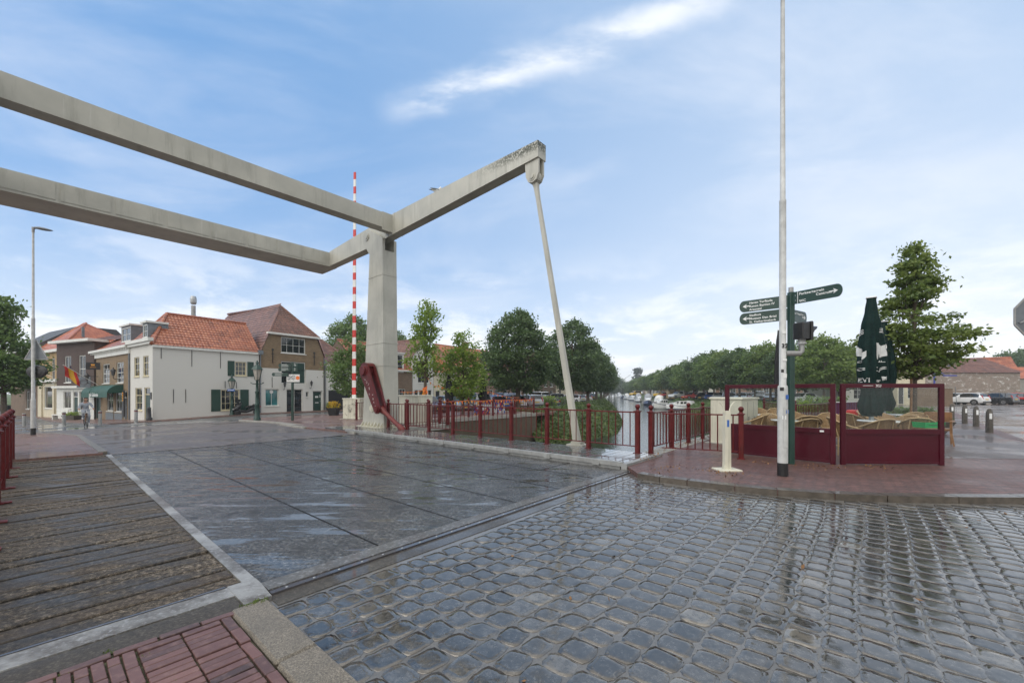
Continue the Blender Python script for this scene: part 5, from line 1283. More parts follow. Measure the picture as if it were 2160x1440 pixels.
# slender fresh green trees on the far quay
tree('street_tree', 'slender light green street tree wrapped with orange bunting beside the bridge pillar', onY(897, 27.5, -.1), Prof(5.2, [(0,.6),(.15,1.25),(.3,1.2),(.5,.9),(.7,.8),(.9,.6),(1,.3)]), 2.6, 95, 40, .17, 'leaflt', 8, .12, clump_r=.55, rin=.2, gap=.34, nl=34)
tree('street_tree', 'drooping bright green street tree beside the black closed parasol on the far quay', onY(977, 29, -.1), Prof(4.4, [(0,.9),(.12,1.5),(.35,1.5),(.6,1.15),(.85,.7),(1,.3)]), 1.35, 170, 42, .17, 'leaflt', 9, .09, clump_r=.5, rin=.25, gap=.15, nl=30)
tree('street_tree', 'small bushy green street tree in front of the dark garage left of the pillar', onY(746, 31, -.25), Prof(4.5, [(0,.8),(.15,1.55),(.4,1.75),(.65,1.3),(.85,.8),(1,.25)]), 1.5, 170, 42, .17, 'leafmid', 10, .09, clump_r=.5, rin=.3, nl=30)
tree('street_tree', 'green tree leaning into the left edge of the photo behind the tall lamp post', onY(8, 23.5, -.4), Prof(5.3, [(0,.6),(.1,1.4),(.25,1.75),(.45,1.2),(.65,.55),(.85,.6),(1,.3)]), 2.0, 240, 42, .19, 'leafmid', 12, .14, clump_r=.5, rin=.3, nl=40)
bt_ = tree('park_tree', 'big dark green tree rising behind the low white house and the striped barrier', onY(742, 66, -.4), Prof(10.4, [(0,2.5),(.2,4.6),(.45,4.9),(.7,3.6),(.9,1.8),(1,.4)]), 3.6, 430, 34, .38, 'leafmid', 14, .3, clump_r=1.0, rin=.45, nl=26)
dup(bt_, onY(838, 70, -.4), 2., 'rounded green tree between the pillar and the slender bunting tree', None, (.72, .72, .86))
# trees on the right bank: three variants, copied along the row
G2 = 'trees along the right bank'
V = []
for k in range(3):
    V.append(Prof(6.2-.3*k, [(0,1.7),(.14,2.9),(.38,3.4+.15*k),(.65,2.8),(.86,1.6),(1,.3)]))
row = [(1340,205,8),(1356,180,8.3),(1372,158,8.2),(1388,140,8.6),(1404,124,8.4),(1424,110,8.6),(1446,98,8.8),(1463,88,7.6),(1484,82,9.),(1506,76,8.9),(1530,71,8.6),(1560,67,8.5),(1592,64,8.4),(1625,62,8.8),(1660,59,7.9),(1700,55,8.2),(1738,47,7.9),(1770,51,7.4)]
nth = ['first','second','third','fourth','fifth','sixth','seventh','eighth','ninth','tenth','eleventh','twelfth','thirteenth','fourteenth','fifteenth','sixteenth','seventeenth','eighteenth']
protos = []
for i, (u, Y, hh) in enumerate(row):
    lb = f'green tree on the right bank, {nth[i]} in the row from the far end'
    k = i % 3
    if len(protos) <= k:
        t = tree('canal_tree', lb, onY(u, Y, 0, False), V[k], 2.1, 260, 34, .33, ('leafmid', 'leafbright', 'leaf')[k], 40+k, .17, group=G2, clump_r=.75, rin=.5, nl=22); protos.append((t, 2.1+V[k].h))
    else: t = dup(protos[k][0], onY(u, Y, 0, False), i*1.7, lb, G2)
    s = hh/protos[k][1]; t.scale = (s*(.93+.1*(i % 4)/3), s, s)
# cedar
def cedar(p):
    t = thing('cedar_tree', 'dark layered cedar rising above the trees right of the traffic light', 'tree', p); mb = MB(); rr = random.Random(4); cs = []
    for L in range(9):
        z = 3+L*1.15; r = 3.6*(1-L/9.5)**.8
        for k in range(7):
            a = rr.uniform(0, 6.28); e = Vector((cos(a)*r*rr.uniform(.6, 1.05), sin(a)*r*rr.uniform(.6, 1.05), z+rr.uniform(-.2, .3)+.35)); cs.append((e, 1))
            for i in range(46):
                q = rr.random()**.6; c = Vector((e.x*q, e.y*q, z-.2+(e.z-z+.2)*q))+Vector((rr.gauss(0, .3), rr.gauss(0, .3), rr.gauss(0, .09))); leaf(mb, c, rr.uniform(.25, .5), rr, rr.random(), 2.5)
    cr = mb.build('crown', M['conifer'], t, tint=True); tk = trunk_mesh('trunk', M['bark'], .3, 2, 13, cs, 50, 4); tk.parent = t; return t
cd = cedar(onY(1727, 96, 0, False)); cd.scale = (1., 1., 1.06)
# far wood at the canal end and on the right
FW = tree('woodland_tree', 'tall dark tree closing the view at the far end of the canal', onY(1300, 330, -1), Prof(12, [(0,4),(.2,7),(.5,7.5),(.8,5),(1,1)]), 2.5, 190, 26, .9, 'leaf', 60, .4, group='wood at the far end of the canal', clump_r=2., nl=8)
FW['label'] = 'dark tree in the wood closing the view at the far end of the canal'
for i, (u, Y, s) in enumerate(((1283,320,.95),(1290,300,.8),(1309,360,1.05),(1318,350,.9),(1325,300,.8),(1332,270,.75),(1338,240,.65),(1276,380,1.1),(1296,400,1.15),(1335,330,1.0))):
    dup(FW, onY(u, Y, -1, False), i*1.1, None, None, s*.8)
for i, (u, Y, s) in enumerate(((2120,120,.85),(2150,110,.8),(2185,115,.95),(2215,120,.9),(1990,140,.5),(1890,90,.42))):
    dup(FW, onY(u, Y, 0, False), i*1.9, ('broader dark tree behind the roof at the far right edge','smaller dark tree behind the roof at the far right edge','tree just right of the frame behind the grey building','further tree right of the frame behind the grey building','small tree far behind the brown tiled low building','small tree behind the terrace tree and the ochre house')[i], 'trees behind the right hand buildings', s)
pp = tree('poplar_tree', 'left of two slim poplars standing above the far canal trees', onY(1341, 300, 0), Prof(16, [(0,1.2),(.2,2.0),(.6,2.1),(.9,1.2),(1,.3)]), 3, 60, 26, .9, 'conifer', 66, .3, clump_r=1.4, nl=6)
dup(pp, onY(1349, 300, 0), 1, 'right of two slim poplars standing above the far canal trees')
# planter hedge, shrubs on the bank
def shrub(name, label, p, sx, sy, h, n, mat, seed, leafs=.09, pot=None, rz=0.):
    t = thing(name, label, 'plant', p, rz); rr = random.Random(seed); mb = MB(); zb = pot[1] if pot else .1
    for i in range(n):
        q = Vector((rr.uniform(-1, 1), rr.uniform(-1, 1), rr.random()))
        bul = .75+.5*noise.noise(Vector((q.x*2.2, q.y*2.2+seed, q.z*2)))
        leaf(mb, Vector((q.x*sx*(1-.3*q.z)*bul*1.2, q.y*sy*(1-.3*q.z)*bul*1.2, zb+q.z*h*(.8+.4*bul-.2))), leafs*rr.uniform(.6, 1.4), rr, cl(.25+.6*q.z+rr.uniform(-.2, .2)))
    mb.build('foliage', M[mat], t, tint=True)
    mb = MB()
    for i in range(14): a = rr.uniform(0, 6.28); mb.tube([(rr.uniform(-.5, .5)*sx, rr.uniform(-.5, .5)*sy, zb-.02), (cos(a)*sx*.6, sin(a)*sy*.6, zb+h*.75)], [.012, .005], 5)
    mb.build('stem', M['bark'], t)
    if pot: mb = MB(); mb.loft([[(x*k*sx*pot[2], y*k*sy*pot[2], z) for x, y in ((-1,-1),(1,-1),(1,1),(-1,1))] for z, k in ((0, .75), (pot[1], 1.))], 0, False); mb.build('planter', M[pot[0]], t)
    return t
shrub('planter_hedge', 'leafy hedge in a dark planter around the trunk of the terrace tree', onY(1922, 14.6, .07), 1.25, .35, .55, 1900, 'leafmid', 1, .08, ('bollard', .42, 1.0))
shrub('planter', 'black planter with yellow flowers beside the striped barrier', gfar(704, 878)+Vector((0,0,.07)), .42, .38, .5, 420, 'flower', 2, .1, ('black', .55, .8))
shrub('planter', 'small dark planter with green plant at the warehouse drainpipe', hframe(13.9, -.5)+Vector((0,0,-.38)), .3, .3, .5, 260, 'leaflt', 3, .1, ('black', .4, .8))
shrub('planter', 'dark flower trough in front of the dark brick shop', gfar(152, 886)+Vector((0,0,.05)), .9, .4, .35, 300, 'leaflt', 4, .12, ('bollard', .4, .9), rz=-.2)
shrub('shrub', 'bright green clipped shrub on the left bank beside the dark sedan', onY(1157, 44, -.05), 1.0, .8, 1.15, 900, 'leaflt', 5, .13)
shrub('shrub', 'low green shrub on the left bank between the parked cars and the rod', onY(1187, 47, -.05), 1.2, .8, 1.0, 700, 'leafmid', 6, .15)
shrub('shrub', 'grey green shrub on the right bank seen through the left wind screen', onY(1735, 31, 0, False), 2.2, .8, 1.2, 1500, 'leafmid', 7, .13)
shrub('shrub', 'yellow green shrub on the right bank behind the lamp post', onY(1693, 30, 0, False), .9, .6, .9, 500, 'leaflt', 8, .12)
# ------------------------------------------------------------ lamp posts and signs
def lamp_post(label, p, hs, head, mat, number=None, band=.22, rz=0.):
    t = thing('street_lamp', label, 'street lamp', p, rz); z1, z2, zt, r0, r1, r2, r3 = hs
    mb = MB(); mb.lathe([(r0,band),(r0*.97,z1-.05),(r0*.9,z1),(r1,z1+.02),(r1*.96,z2-.03),(r1*.98,z2-.02),(r1*.98,z2+.03),(r2,z2+.05),(r3,zt)], 18); mb.build('pole', M[mat], t)
    mb = MB(); mb.lathe([(r0*1.03,-.02),(r0*1.03,band)], 18); mb.build('base_band', M['black'], t)
    mb = MB(); s = head[2] if len(head) > 2 else 1.
    dx, ln = head[0], head[1]
    mb.lathe([(r3*1.35,zt-.12),(r3*1.35,zt+.10)], 12); mb.bar((0,0,zt+.05), (dx*.12,0,zt+.06), .06)
    mb.build('lamp_arm', M['galvdull'], t)
    mb = MB(); secs = []
    for k, (x, w, h) in enumerate(((.06,.05,.03),(.16,.11,.06),(.36,.15,.075),(.56,.14,.06),(ln,.06,.02))):
        z = zt+.07-.045*k*0+x*head[3]; secs.append([(dx*x, w*cos(a)*s, z+h*max(-.35, sin(a))*s) for a in [2*pi*i/12 for i in range(12)]])
    mb.loft(secs); mb.build('lamp_head', M['lead'], t)
    if number:
        text('pole_number', number, .10, M['ltrblk'], t, T((-.055, -r1-.004, 2.25)) @ UPR, .004)
    return t
lp = at(1651, 1003, .07)
t = lamp_post('tall grey lamp post with black foot band, stickers and number 32 at the kerb', lp, (1.58, 4.82, 8.56, .081, .055, .043, .032), (-1, .75, 1., .08), 'polepaint', '32', .23)
rr = random.Random(5)
for z, a, c in ((1.0,-1.9,'letter'),(1.35,-1.2,'bluesign'),(1.72,-1.5,'letter'),(1.82,-2.2,'ltrblk'),(1.1,-1.1,'bluesign'),(2.02,-1.55,'letter'),(2.5,-1.8,'letter'),(1.5,-2.3,'ltrblk')):
    mb = MB(); r = .082 if z < 1.55 else .056; w, h = rr.uniform(.04, .075), rr.uniform(.03, .08)
    mb.T = T((cos(a)*r, sin(a)*r, z), a+pi/2); mb.bev(-w/2, w/2, -.002, .002, 0, h, .001); mb.build('sticker', M[c], t)
mb = MB(); mb.T = T((0,0,0)); mb.box(-.04,.04,-.084,-.079,.5,1.2); mb.build('service_door', M['polepaint'], t)
lp2 = gfar(70, 920)+Vector((0,0,.06))
zt2 = CH+lp2.y*(HV-484)/FPX-lp2.z
t2 = lamp_post('grey lamp post on the far left pavement carrying the backs of two signs', lp2, (1.55, (HV-672)/FPX*lp2.y+CH-lp2.z, zt2  , .08, .062, .045, .036), (1, .8, 1.1, -.14), 'polepaint', None, .30)
k2 = lp2.y/FPX
mb = MB(); z0 = CH+(HV-757)*k2-lp2.z; z1 = CH+(HV-728)*k2-lp2.z
def signback(name, pts, par, y, mat, edge=.012):
    mb = MB(); mb.prism(pts, 'y', y, y+.02); return mb.build(name, M[mat], par)
ts = thing('triangle_sign', 'grey back of a triangular road sign on the left lamp post', 'road sign', lp2)
signback('plate', [(-.48, z0),(.50, z0),(.01, z0+.82)], ts, .10, 'lead')
mb = MB()
for a, b in (((-.5, z0-.01), (.52, z0-.01)), ((.52, z0-.01), (.01, z0+.84)), ((.01, z0+.84), (-.5, z0-.01))): mb.bar((a[0], .105, a[1]), (b[0], .105, b[1]), .035, .03, up=(0, 1, 0))
mb.build('rim', M['galvdull'], ts)
tm = thing('traffic_mirror', 'black oval back of a traffic mirror on the left lamp post', 'mirror', lp2)
zc = CH+(HV-783)*k2-lp2.z
mb = MB(); secs = [[(s*.46*cos(a), y, zc+s*.28*sin(a)) for a in [2*pi*k/28 for k in range(28)]] for s, y in ((.5,.06),(.9,.09),(1.,.13),(1.,.16))]; mb.loft(secs, 0, False); mb.build('mirror_back', M['black'], tm)
mb = MB(); mb.bar((0,.0,zc),(0,.08,zc),.08); mb.build('clamp', M['galvdull'], tm)
# finger post
fp_ = at(1668.5, 978, .07)
t = thing('finger_post', 'dark green finger post with white lettered direction arms behind the tall lamp post', 'signpost', fp_)
mb = MB(); mb.bev(-.05,.05,-.05,.05,0,3.52,.008); mb.build('post', M['dkgreen'], t)
mb = MB(); mb.lathe([(.045,3.52),(.045,3.62)], 12); mb.build('post_cap', M['galvdull'], t)
def finger(par, z, rz, L, lines, arrow_at_tip=True, flip=False, h=.245, size=.062, tipside=1, aln='LEFT'):
    """an arm that leaves the post in direction rz; tipside -1 when its tip is on the left as seen"""
    Tm = T((0, 0, z), rz); mb = MB(); mb.T = Tm; x0, x1 = .05, L
    sx = tipside
    pts = [(x0,0),(x1-.06,0)]+[(x1-.06+.085*sin(pi*k/8), h/2-h/2*cos(pi*k/8)) for k in range(1, 8)]+[(x1-.06,h),(x0,h)]
    P = [(sx*x, q) for x, q in pts]; mb.prism(P, 'y', -.012, .012); arm_ = mb.build('sign_arm', M['dkgreen'], par)
    mb = MB(); mb.T = Tm
    for q in (.1*h, .9*h): pass
    ax = x1-.075; mb.box(*sorted((sx*(ax-.115), sx*(ax-.02))), -.0155, -.0125, h*.5-.011, h*.5+.011)
    mb.prism([(sx*(ax-.045), h*.5-.05),(sx*(ax+.035), h*.5),(sx*(ax-.045), h*.5+.05),(sx*(ax-.02), h*.5)], 'y', -.0155, -.0125); mb.build('arrow', M['letter'], arm_)
    for i, (s, xo, zz) in enumerate(lines): text('lettering', s, size, M['letter'], arm_, Tm @ T((xo, -.0125, zz)) @ UPR, .0016)
    return arm_
rzR = atan2(-.88, .475); rzL = atan2(-.69, .72)
# right arm comes toward the viewer on the right, left arms lead away to the left
a1 = finger(t, 3.265, rzR, .87, [('Parkeerterrein', .16, .165), ('Centrum', .46, .095), ('WC', .16, .02)], size=.068)
mb = MB(); mb.T = T((0,0,3.265), rzR); mb.box(.128,.138,-.0155,-.0125,.004,.241); mb.build('divider', M['letter'], a1)
for zz in (.07, .17): mb = MB(); mb.T = T((0,0,3.265), rzR); mb.lathe([(.009,-.016),(.009,-.0125)], 8, (.09, 0, zz), axis='y'); mb.build('bolt', M['galv'], a1)
finger(t, 3.225, rzL, .93, [('Haven Turfkade', -.76, .165), ('Kanon Bastion IV', -.76, .092), ('Arsenaal', -.76, .02)], tipside=-1)
finger(t, 2.955, rzL, .93, [('Stadhuis', -.76, .165), ('Museum Den Briel', -.76, .092), ('St. Catharijnekerk', -.76, .02)], tipside=-1)
finger(t, 2.93, atan2(.54, .84), .66, [("Molen 't Vliegend Hert", .07, .16)], size=.045)
# traffic light
tl = thing('traffic_light', 'black bridge traffic light seen from its side, bracketed to the tall lamp post', 'traffic light', lp)
mb = MB(); kx = lp.y/FPX; zb = CH+(HV-745)*kx-lp.z
mb.tube([(.05,0,zb),(.30,0,zb),(.33,0,zb+.03),(.335,0,zb+.22)], .045, 12); mb.lathe([(.075,0),(.075,.03),(.06,.04),(.06,.1)], 12, (.335,0,zb+.16)); mb.build('bracket', M['galvdull'], tl)
mb = MB(); mb.T = T((.335,0,zb+.25), .35); mb.bev(-.10,.08,-.1,.1,.0,.29,.02); mb.bev(.08,.13,-.13,.13,-.02,.31,.02); mb.build('housing', M['black'], tl)
mb = MB(); mb.T = T((.335,0,zb+.25), .35)
n = 12; se = []
for x, k in ((.13, 1.), (.33, .45)): se.append([(x+(0 if k == 1 else .06*sin(a)), .095*cos(a), .15+.095*sin(a)+(0.02 if k < 1 else 0)) for a in [pi*i/n-.35+(.7*i/n) for i in range(n+1)]])
mb.loft([se[0], [(x+.22*max(.25, sin(pi*i/n)), y, z) for i, (x, y, z) in enumerate(se[0])]], 0, True, False, False); mb.build('visor', M['black'], tl)
mb = MB(); mb.T = T((.335,0,zb+.25), .35); mb.lathe([(.085,.128),(.07,.14),(0,.145)], 16, (0,0,.15), axis='x'); mb.build('lens', M['taillens'], tl)
# octagonal sign at the right edge
so_ = at(2180, 990, .07); so_ = Vector((8.4*(2181-1080)/FPX, 8.4, .05))
t = thing('octagon_sign', 'grey back of an octagonal sign cut by the right edge', 'road sign', so_)
zc = CH+8.4*(HV-668)/FPX-.05; oc = [(.43*cos(pi/8+k*pi/4), zc+.43*sin(pi/8+k*pi/4)) for k in range(8)]
mb = MB(); mb.prism(oc, 'y', 0, .015); mb.build('plate', M['lead'], t)
mb = MB()
for k in range(8): a, b = oc[k-1], oc[k]; mb.bar((a[0], 0, a[1]), (b[0], 0, b[1]), .03, .022, up=(0, 1, 0))
mb.build('rim', M['galvdull'], t)
mb = MB(); mb.T = T((0, -.02, 0)); mb.bar((-.32,0,zc-.13), (.1,0,zc+.06), .02, .03, up=(0,1,0)); mb.build('back_brace', M['galv'], t)
mb = MB(); mb.tube([(0,-.06,0),(0,-.06,zc+.4)], .035, 10); mb.build('post', M['galvdull'], t)
# second finger post with a map board
p = gfar(617, 889.5)+Vector((0,0,.08)); kk = p.y/FPX; zz = lambda v: CH+(HV-v)*kk-p.z
t = thing('finger_post', 'second green finger post with a picture board, on the far pavement before the warehouse', 'signpost', p)
mb = MB(); mb.bev(-.055,.055,-.055,.055,0,zz(764),.01); mb.build('post', M['dkgreen'], t)
for i, (x0, x1, v0, v1) in enumerate(((-.72,-.05,767,774.5),(-.72,-.05,775.5,783),(.05,.36,766,773),(.05,.36,775,783),(-1.05,-.15,786,793.5))):
    mb = MB(); mb.prism([(x0,zz(v1)),(x1,zz(v1)),(x1,zz(v0)),(x0,zz(v0)),(x0-.06 if i != 2 and i != 3 else x0,(zz(v0)+zz(v1))/2)], 'y', -.09-.02*i, -.07-.02*i); a = mb.build('sign_arm', M['dkgreen'], t)
    mb = MB(); rr = random.Random(i)
    for q in range(3): zq = zz(v1)+(zz(v0)-zz(v1))*(.22+.28*q); mb = MB(); mb.box(x0+.12, x0+.12+(x1-x0-.2)*rr.uniform(.5, .95), -.094-.02*i, -.09-.02*i, zq-.008, zq+.008); mb.build('lettering', M['letter'], a)
mb = MB(); mb.bev(-.28,.48,-.13,-.1,zz(805.5),zz(789.5),.01); bd = mb.build('picture_board', M['white'], t)
mb = MB(); rr = random.Random(3)
for k in range(130): x, z = rr.uniform(-.24, .22), rr.uniform(zz(801.5), zz(791.5)); w_ = rr.uniform(.004, .014); mb.box(x-w_, x+w_, -.134-.0001*k/130, -.131, z-.012, z+.012)
mb.build('picture', M['lead'], bd); mb = MB(); mb.lathe([(.11,-.134),(.11,-.131)], 16, (.37, 0, zz(797)), axis='y', sm=False); mb.build('orange_badge', M['orange'], bd)
# lantern posts
def lantern_post(label, p, H, s=1., plate=False):
    t = thing('lantern_post', label, 'street lamp', p)
    mb = MB(); b = H-.95*s
    mb.lathe([(.16*s,0),(.16*s,.12),(.115*s,.18),(.10*s,.9),(.12*s,.95),(.085*s,1.02),(.075*s,1.6),(.095*s,1.65),(.065*s,1.72),(.05*s,b*.68),(.11*s,b*.69),(.07*s,b*.72),(.05*s,b*.97),(.10*s,b*.98),(.05*s,b)], 14); mb.build('column', M['dkgreen'], t)
    mb = MB(); mb.tube([(-.32*s,0,b*.93),(-.2*s,0,b*.90),(.2*s,0,b*.90),(.32*s,0,b*.93)], .022*s, 6); mb.build('ladder_bar', M['dkgreen'], t)
    mb = MB(); mb.lathe([(.11*s,b),(.22*s,b+.5*s)], 6, sm=False); mb.build('lantern_glass', M['lampglass'], t)
    mb = MB()
    for k in range(6): a = 2*pi*k/6; mb.bar((.11*s*cos(a),.11*s*sin(a),b),(.225*s*cos(a),.225*s*sin(a),b+.5*s),.022*s)
    mb.lathe([(.29*s,b+.5*s),(.15*s,b+.68*s),(.07*s,b+.74*s),(.06*s,b+.8*s),(.09*s,b+.82*s),(.02*s,b+.95*s)], 6, sm=False); mb.build('lantern_roof', M['dkgreen'], t)
    if plate: mb = MB(); mb.box(-.3,.3,-.1,-.08,H*.60,H*.60+.17); q = mb.build('street_name_plate', M['bluesign'], t); mb = MB(); mb.box(-.24,.24,-.104,-.1,H*.60+.06,H*.60+.10); mb.build('lettering', M['letter'], q)
    return t
p = gfar(542.5, 888.5)+Vector((0,0,.08)); lantern_post('tall dark green lantern post on the far pavement, nearer of two', p, CH+(HV-760)*p.y/FPX-p.z, 1.25)
p = hframe(4.95, -.75)+Vector((0,0,-.45)); lantern_post('dark green lantern post with a blue street name plate behind the parked scooter', p, CH+(HV-790)*p.y/FPX-p.z, 1.2, True)
# bollards
bp = None
for i, (u, v) in enumerate(((51,900),(135,898.5),(211,897.5),(287,893.5),(27,884))):
    p = gfar(u, v)+Vector((0,0,.05)); lb = ('steel bollard left of the lamp post at the left edge','steel bollard between the lamp post and the cyclist','steel bollard with a red cap just right of the cyclist','steel bollard before the white corner house front','steel bollard behind the red ball topped railing at the left edge')[i]
    if bp is None:
        bp = thing('steel_bollard', lb, 'bollard', p, 0, 'steel bollards before the left houses'); mb = MB(); mb.lathe([(.09,0),(.09,.86),(.08,.90)], 14); mb.build('shaft', M['galvdull'], bp); mb = MB(); mb.lathe([(.093,.74),(.093,.82)], 14); mb.build('reflector_band', M['redlt'], bp)
    else: dup(bp, p, 0, lb)
p = hframe(-.25, -.15)+Vector((0,0,-.58)); t = thing('cast_bollard', 'dark tapered stone bollard at the corner of the white house', 'bollard', p); mb = MB(); mb.lathe([(.2,0),(.2,.2),(.15,.25),(.12,.85),(.13,.95),(.05,1.02)], 10); mb.build('shaft', M['black'], t)
bp = None
for i, (u, v) in enumerate(((2087,912),(2059,899),(2035,893),(2008,887))):
    p = at(u, v, .07); lb = ('nearest','second nearest','third nearest','farthest')[i]+' of four mossy dark bollards with white reflectors on the right pavement'
    if bp is None:
        bp = thing('concrete_bollard', lb, 'bollard', p, 0, 'dark bollards along the right pavement')
        mb = MB(); S8 = lambda w, z: [(w*cos(a), w*sin(a), z) for a in [pi/8+k*pi/4 for k in range(8)]]
        mb.loft([S8(.098,0), S8(.092,.66), S8(.085,.74), S8(.055,.84), S8(.02,.87)], 0, False); mb.build('shaft', M['bollard'], bp)
        mb = MB(); mb.box(-.034,.034,-.095,-.084,.50,.70); mb.build('reflector', M['letter'], bp)
    else: dup(bp, p, R.uniform(-.2, .2)-.45, lb)
bp.rotation_euler.z = -.5
# blue lamp at the low building
p = onY(1971, 50, 0); t = thing('street_lamp', 'thin blue lamp post before the whitewashed low building', 'street lamp', p); h = CH+(HV-770)/FPX*50
mb = MB(); mb.lathe([(.11,0),(.08,h)], 10); mb.build('pole', M['bluepaint'], t); mb = MB(); mb.bar((0,0,h-.6),(1.0,-.2,h-1.1),.06); mb.box(.9,2.4,-.35,-.1,h-1.35,h-1.2); mb.build('lamp_arm', M['bluepaint'], t)
# flags
def flag(label, p, rz, L, cols, seed):
    t = thing('house_flag', label, 'flag', p, rz); mb = MB(); d = Vector((0, -cos(.6), sin(.6)))
    mb.tube([(0,0,0), d*L], .022, 6); mb.build('flag_pole', M['white'], t)
    n, m = 10, 9; mb = MB(); grid = []
    for i in range(n+1):
        for j in range(m+1):
            s = i/n; q = j/m; q0 = d*(L*.98-1.15*q*.9)
            x = .10*sin(q*5+s*4+seed)*s*1.4+.12*sin(7*q+seed)*s; grid.append(q0+Vector((x, .14*sin(q*4+seed)*s+.35*s*q, -1.25*s*(.75+.25*q))))
    for i in range(n):
        for j in range(m):
            c = cols[min(len(cols)-1, int(len(cols)*j/m))] if isinstance(cols[0], int) else 0
            mb.add([grid[i*(m+1)+j], grid[i*(m+1)+j+1], grid[(i+1)*(m+1)+j+1], grid[(i+1)*(m+1)+j]], [(0,1,2,3)], c, True)
    return t, mb
q = hframe(0, 15.1)
t, mb = flag('red and yellow striped flag on a white pole above the green awnings', hframe(0, 12.6)+Vector((-.3,-.2,2.15)), RZ-pi/2+.35, 3.0, [0,1,1,0], 1); mb.build('cloth', [M['barred'], pm('yellow_flag_cloth', (.75,.42,.02), .7, .1)], t)
t, mb = flag('red white and blue flag on the yellow brick house', p1+Vector((.877,-.48,0))*6.2+Vector((-.2,-.2,3.0)), atan2(-.48, .877)-.3, 3.2, [0,1,2,3], 4); mb.build('cloth', [M['barred'], M['white'], M['bluesign'], M['orange']], t)
# hanging shop signs and wall lanterns on the left houses
for lb, u, v, Y in (('black wall lantern over the cafe front left of its windows', 195.5, 797, 37.4), ('black wall lantern over the cafe front right of its windows', 251.5, 787, 34.3)):
    t = wall_lantern(0, 0, None, s=1.6); t['label'] = lb; t.location = atY(u, v, Y); t.rotation_euler.z = RZ-pi/2; t.scale = (1.25, 1.25, 1.25); t['group'] = 'lanterns on the cafe front'
t = thing('hanging_sign', 'square black sign board with gold mark hung on the cafe front', 'sign', atY(196, 772, 37.6), RZ-pi/2+1.2); t.scale = (.62, .62, .62)
mb = MB(); mb.bev(-.75,.75,-.04,.04,-.5,.5,.01); mb.build('board', M['black'], t); mb = MB(); mb.box(-.2,.2,-.05,-.042,.05,.3); mb.box(-.3,.35,-.05,-.042,-.2,-.14); mb.build('gold_mark', M['yelloworange'], t); mb = MB(); mb.bar((-.75,.05,.55),(1.2,.05,.55),.05); mb.build('bracket', M['black'], t)
t = thing('hanging_sign', 'grey square shop sign with a dark red ring above the cyclist', 'sign', atY(177, 806, 37.5), .35)
mb = MB(); mb.bev(-.5,.5,-.03,.03,-.5,.5,.01); mb.build('board', M['lead'], t)
mb = MB(); n = 24
for k in range(n): a, b = 2*pi*k/n, 2*pi*(k+1)/n; mb.bar((.26*cos(a),-.036,.2*sin(a)),(.26*cos(b),-.036,.2*sin(b)),.01,.07,up=(0,1,0))
mb.build('ring', M['red'], t); mb = MB(); mb.bar((-.1,.04,.55),(.9,.3,.55),.05); mb.build('bracket', M['black'], t)
t = thing('menu_board', 'tall dark menu board with yellow script beside the cafe door', 'sign', hframe(-.12, 6.15)+Vector((0,0,-.62)), RZ-pi/2); mb = MB(); mb.bev(-.22,.22,-.1,-.02,.1,2.3,.02); mb.build('board', M['black'], t); mb = MB()
for k in range(4): mb.box(-.12,.12,-.108,-.1,1.4+k*.2,1.52+k*.2)
mb.build('lettering', M['yelloworange'], t)
t = thing('bench', 'pale bench beside the flower trough in front of the dark shop', 'bench', gfar(126, 886)+Vector((0,0,.05)), -.3); mb = MB(); mb.bev(-.9,.9,-.2,.2,.42,.5,.02); mb.build('seat', M['winframe'], t); mb = MB(); mb.bev(-.9,.9,.18,.24,.55,1.0,.02); mb.build('backrest', M['winframe'], t)
for x in (-.75, .75):
    mb = MB(); mb.box(x-.05,x+.05,-.18,.2,0,.42); mb.build('leg', M['winframe'], t)
# bunting
def bunting(label, pts, sag, seed, dens=.28, name='bunting', size=.14):
    t = thing(name, label, 'bunting', pts[0]); rr = random.Random(seed); o = Vector(pts[0]); path = []
    for a, b in zip(pts[:-1], pts[1:]):
        a, b = Vector(a)-o, Vector(b)-o; n = max(3, int((b-a).length/.25))
        for k in range(n+(1 if b == Vector(pts[-1])-o else 0)): u = k/n; path.append(a.lerp(b, u)-Vector((0,0,sag*4*u*(1-u))))
    mb = MB(); mb.tube(path, .012, 4); mb.build('cord', M['orange'], t)
    mb = MB(); acc = 0
    for a, b in zip(path[:-1], path[1:]):
        L = (b-a).length; acc += L
        if acc > dens:
            acc = 0; u = (b-a).normalized()*size*.5; tw = Vector((rr.gauss(0, .05), rr.gauss(0, .05), -size*rr.uniform(.9, 1.6)))
            mb.add([a-u, a+u, a+tw], [(0, 1, 2)], rr.randrange(2))
    mb.build('pennant_row', [M['orange'], M['yelloworange']], t); return t
tr = onY(897, 27.5, 0); tr2 = onY(977, 29, 0)
bunting('orange bunting strung from the slender tree toward the bridge pillar', [atY(900, 820, 27.4), atY(845, 826, 23)], .1, 1)
bunting('orange bunting strung from the slender tree past the black parasol', [atY(902, 797, 27.3), atY(925, 813, 28), atY(976, 813, 28.8)], .22, 2)
bunting('orange ribbon wound around the slender tree trunk', [tr+Vector((.17*cos(k*1.3), -.17*abs(sin(k*1.3))-.02, .9+k*.07)) for k in range(16)], 0, 3, .10, 'ribbon', .2)
bunting('orange and yellow pennants tied along the far quay railing', [q+Vector((0,-.06,.99)) for q in fq[2:]]+[B(13.75, 21.3, 1.05)], .05, 4, .16)
bunting('orange bunting hung between the black parasol and the tree by the white hatchback', [atY(1025, 823, 30), atY(1095, 838, 33)], .15, 5, .4)
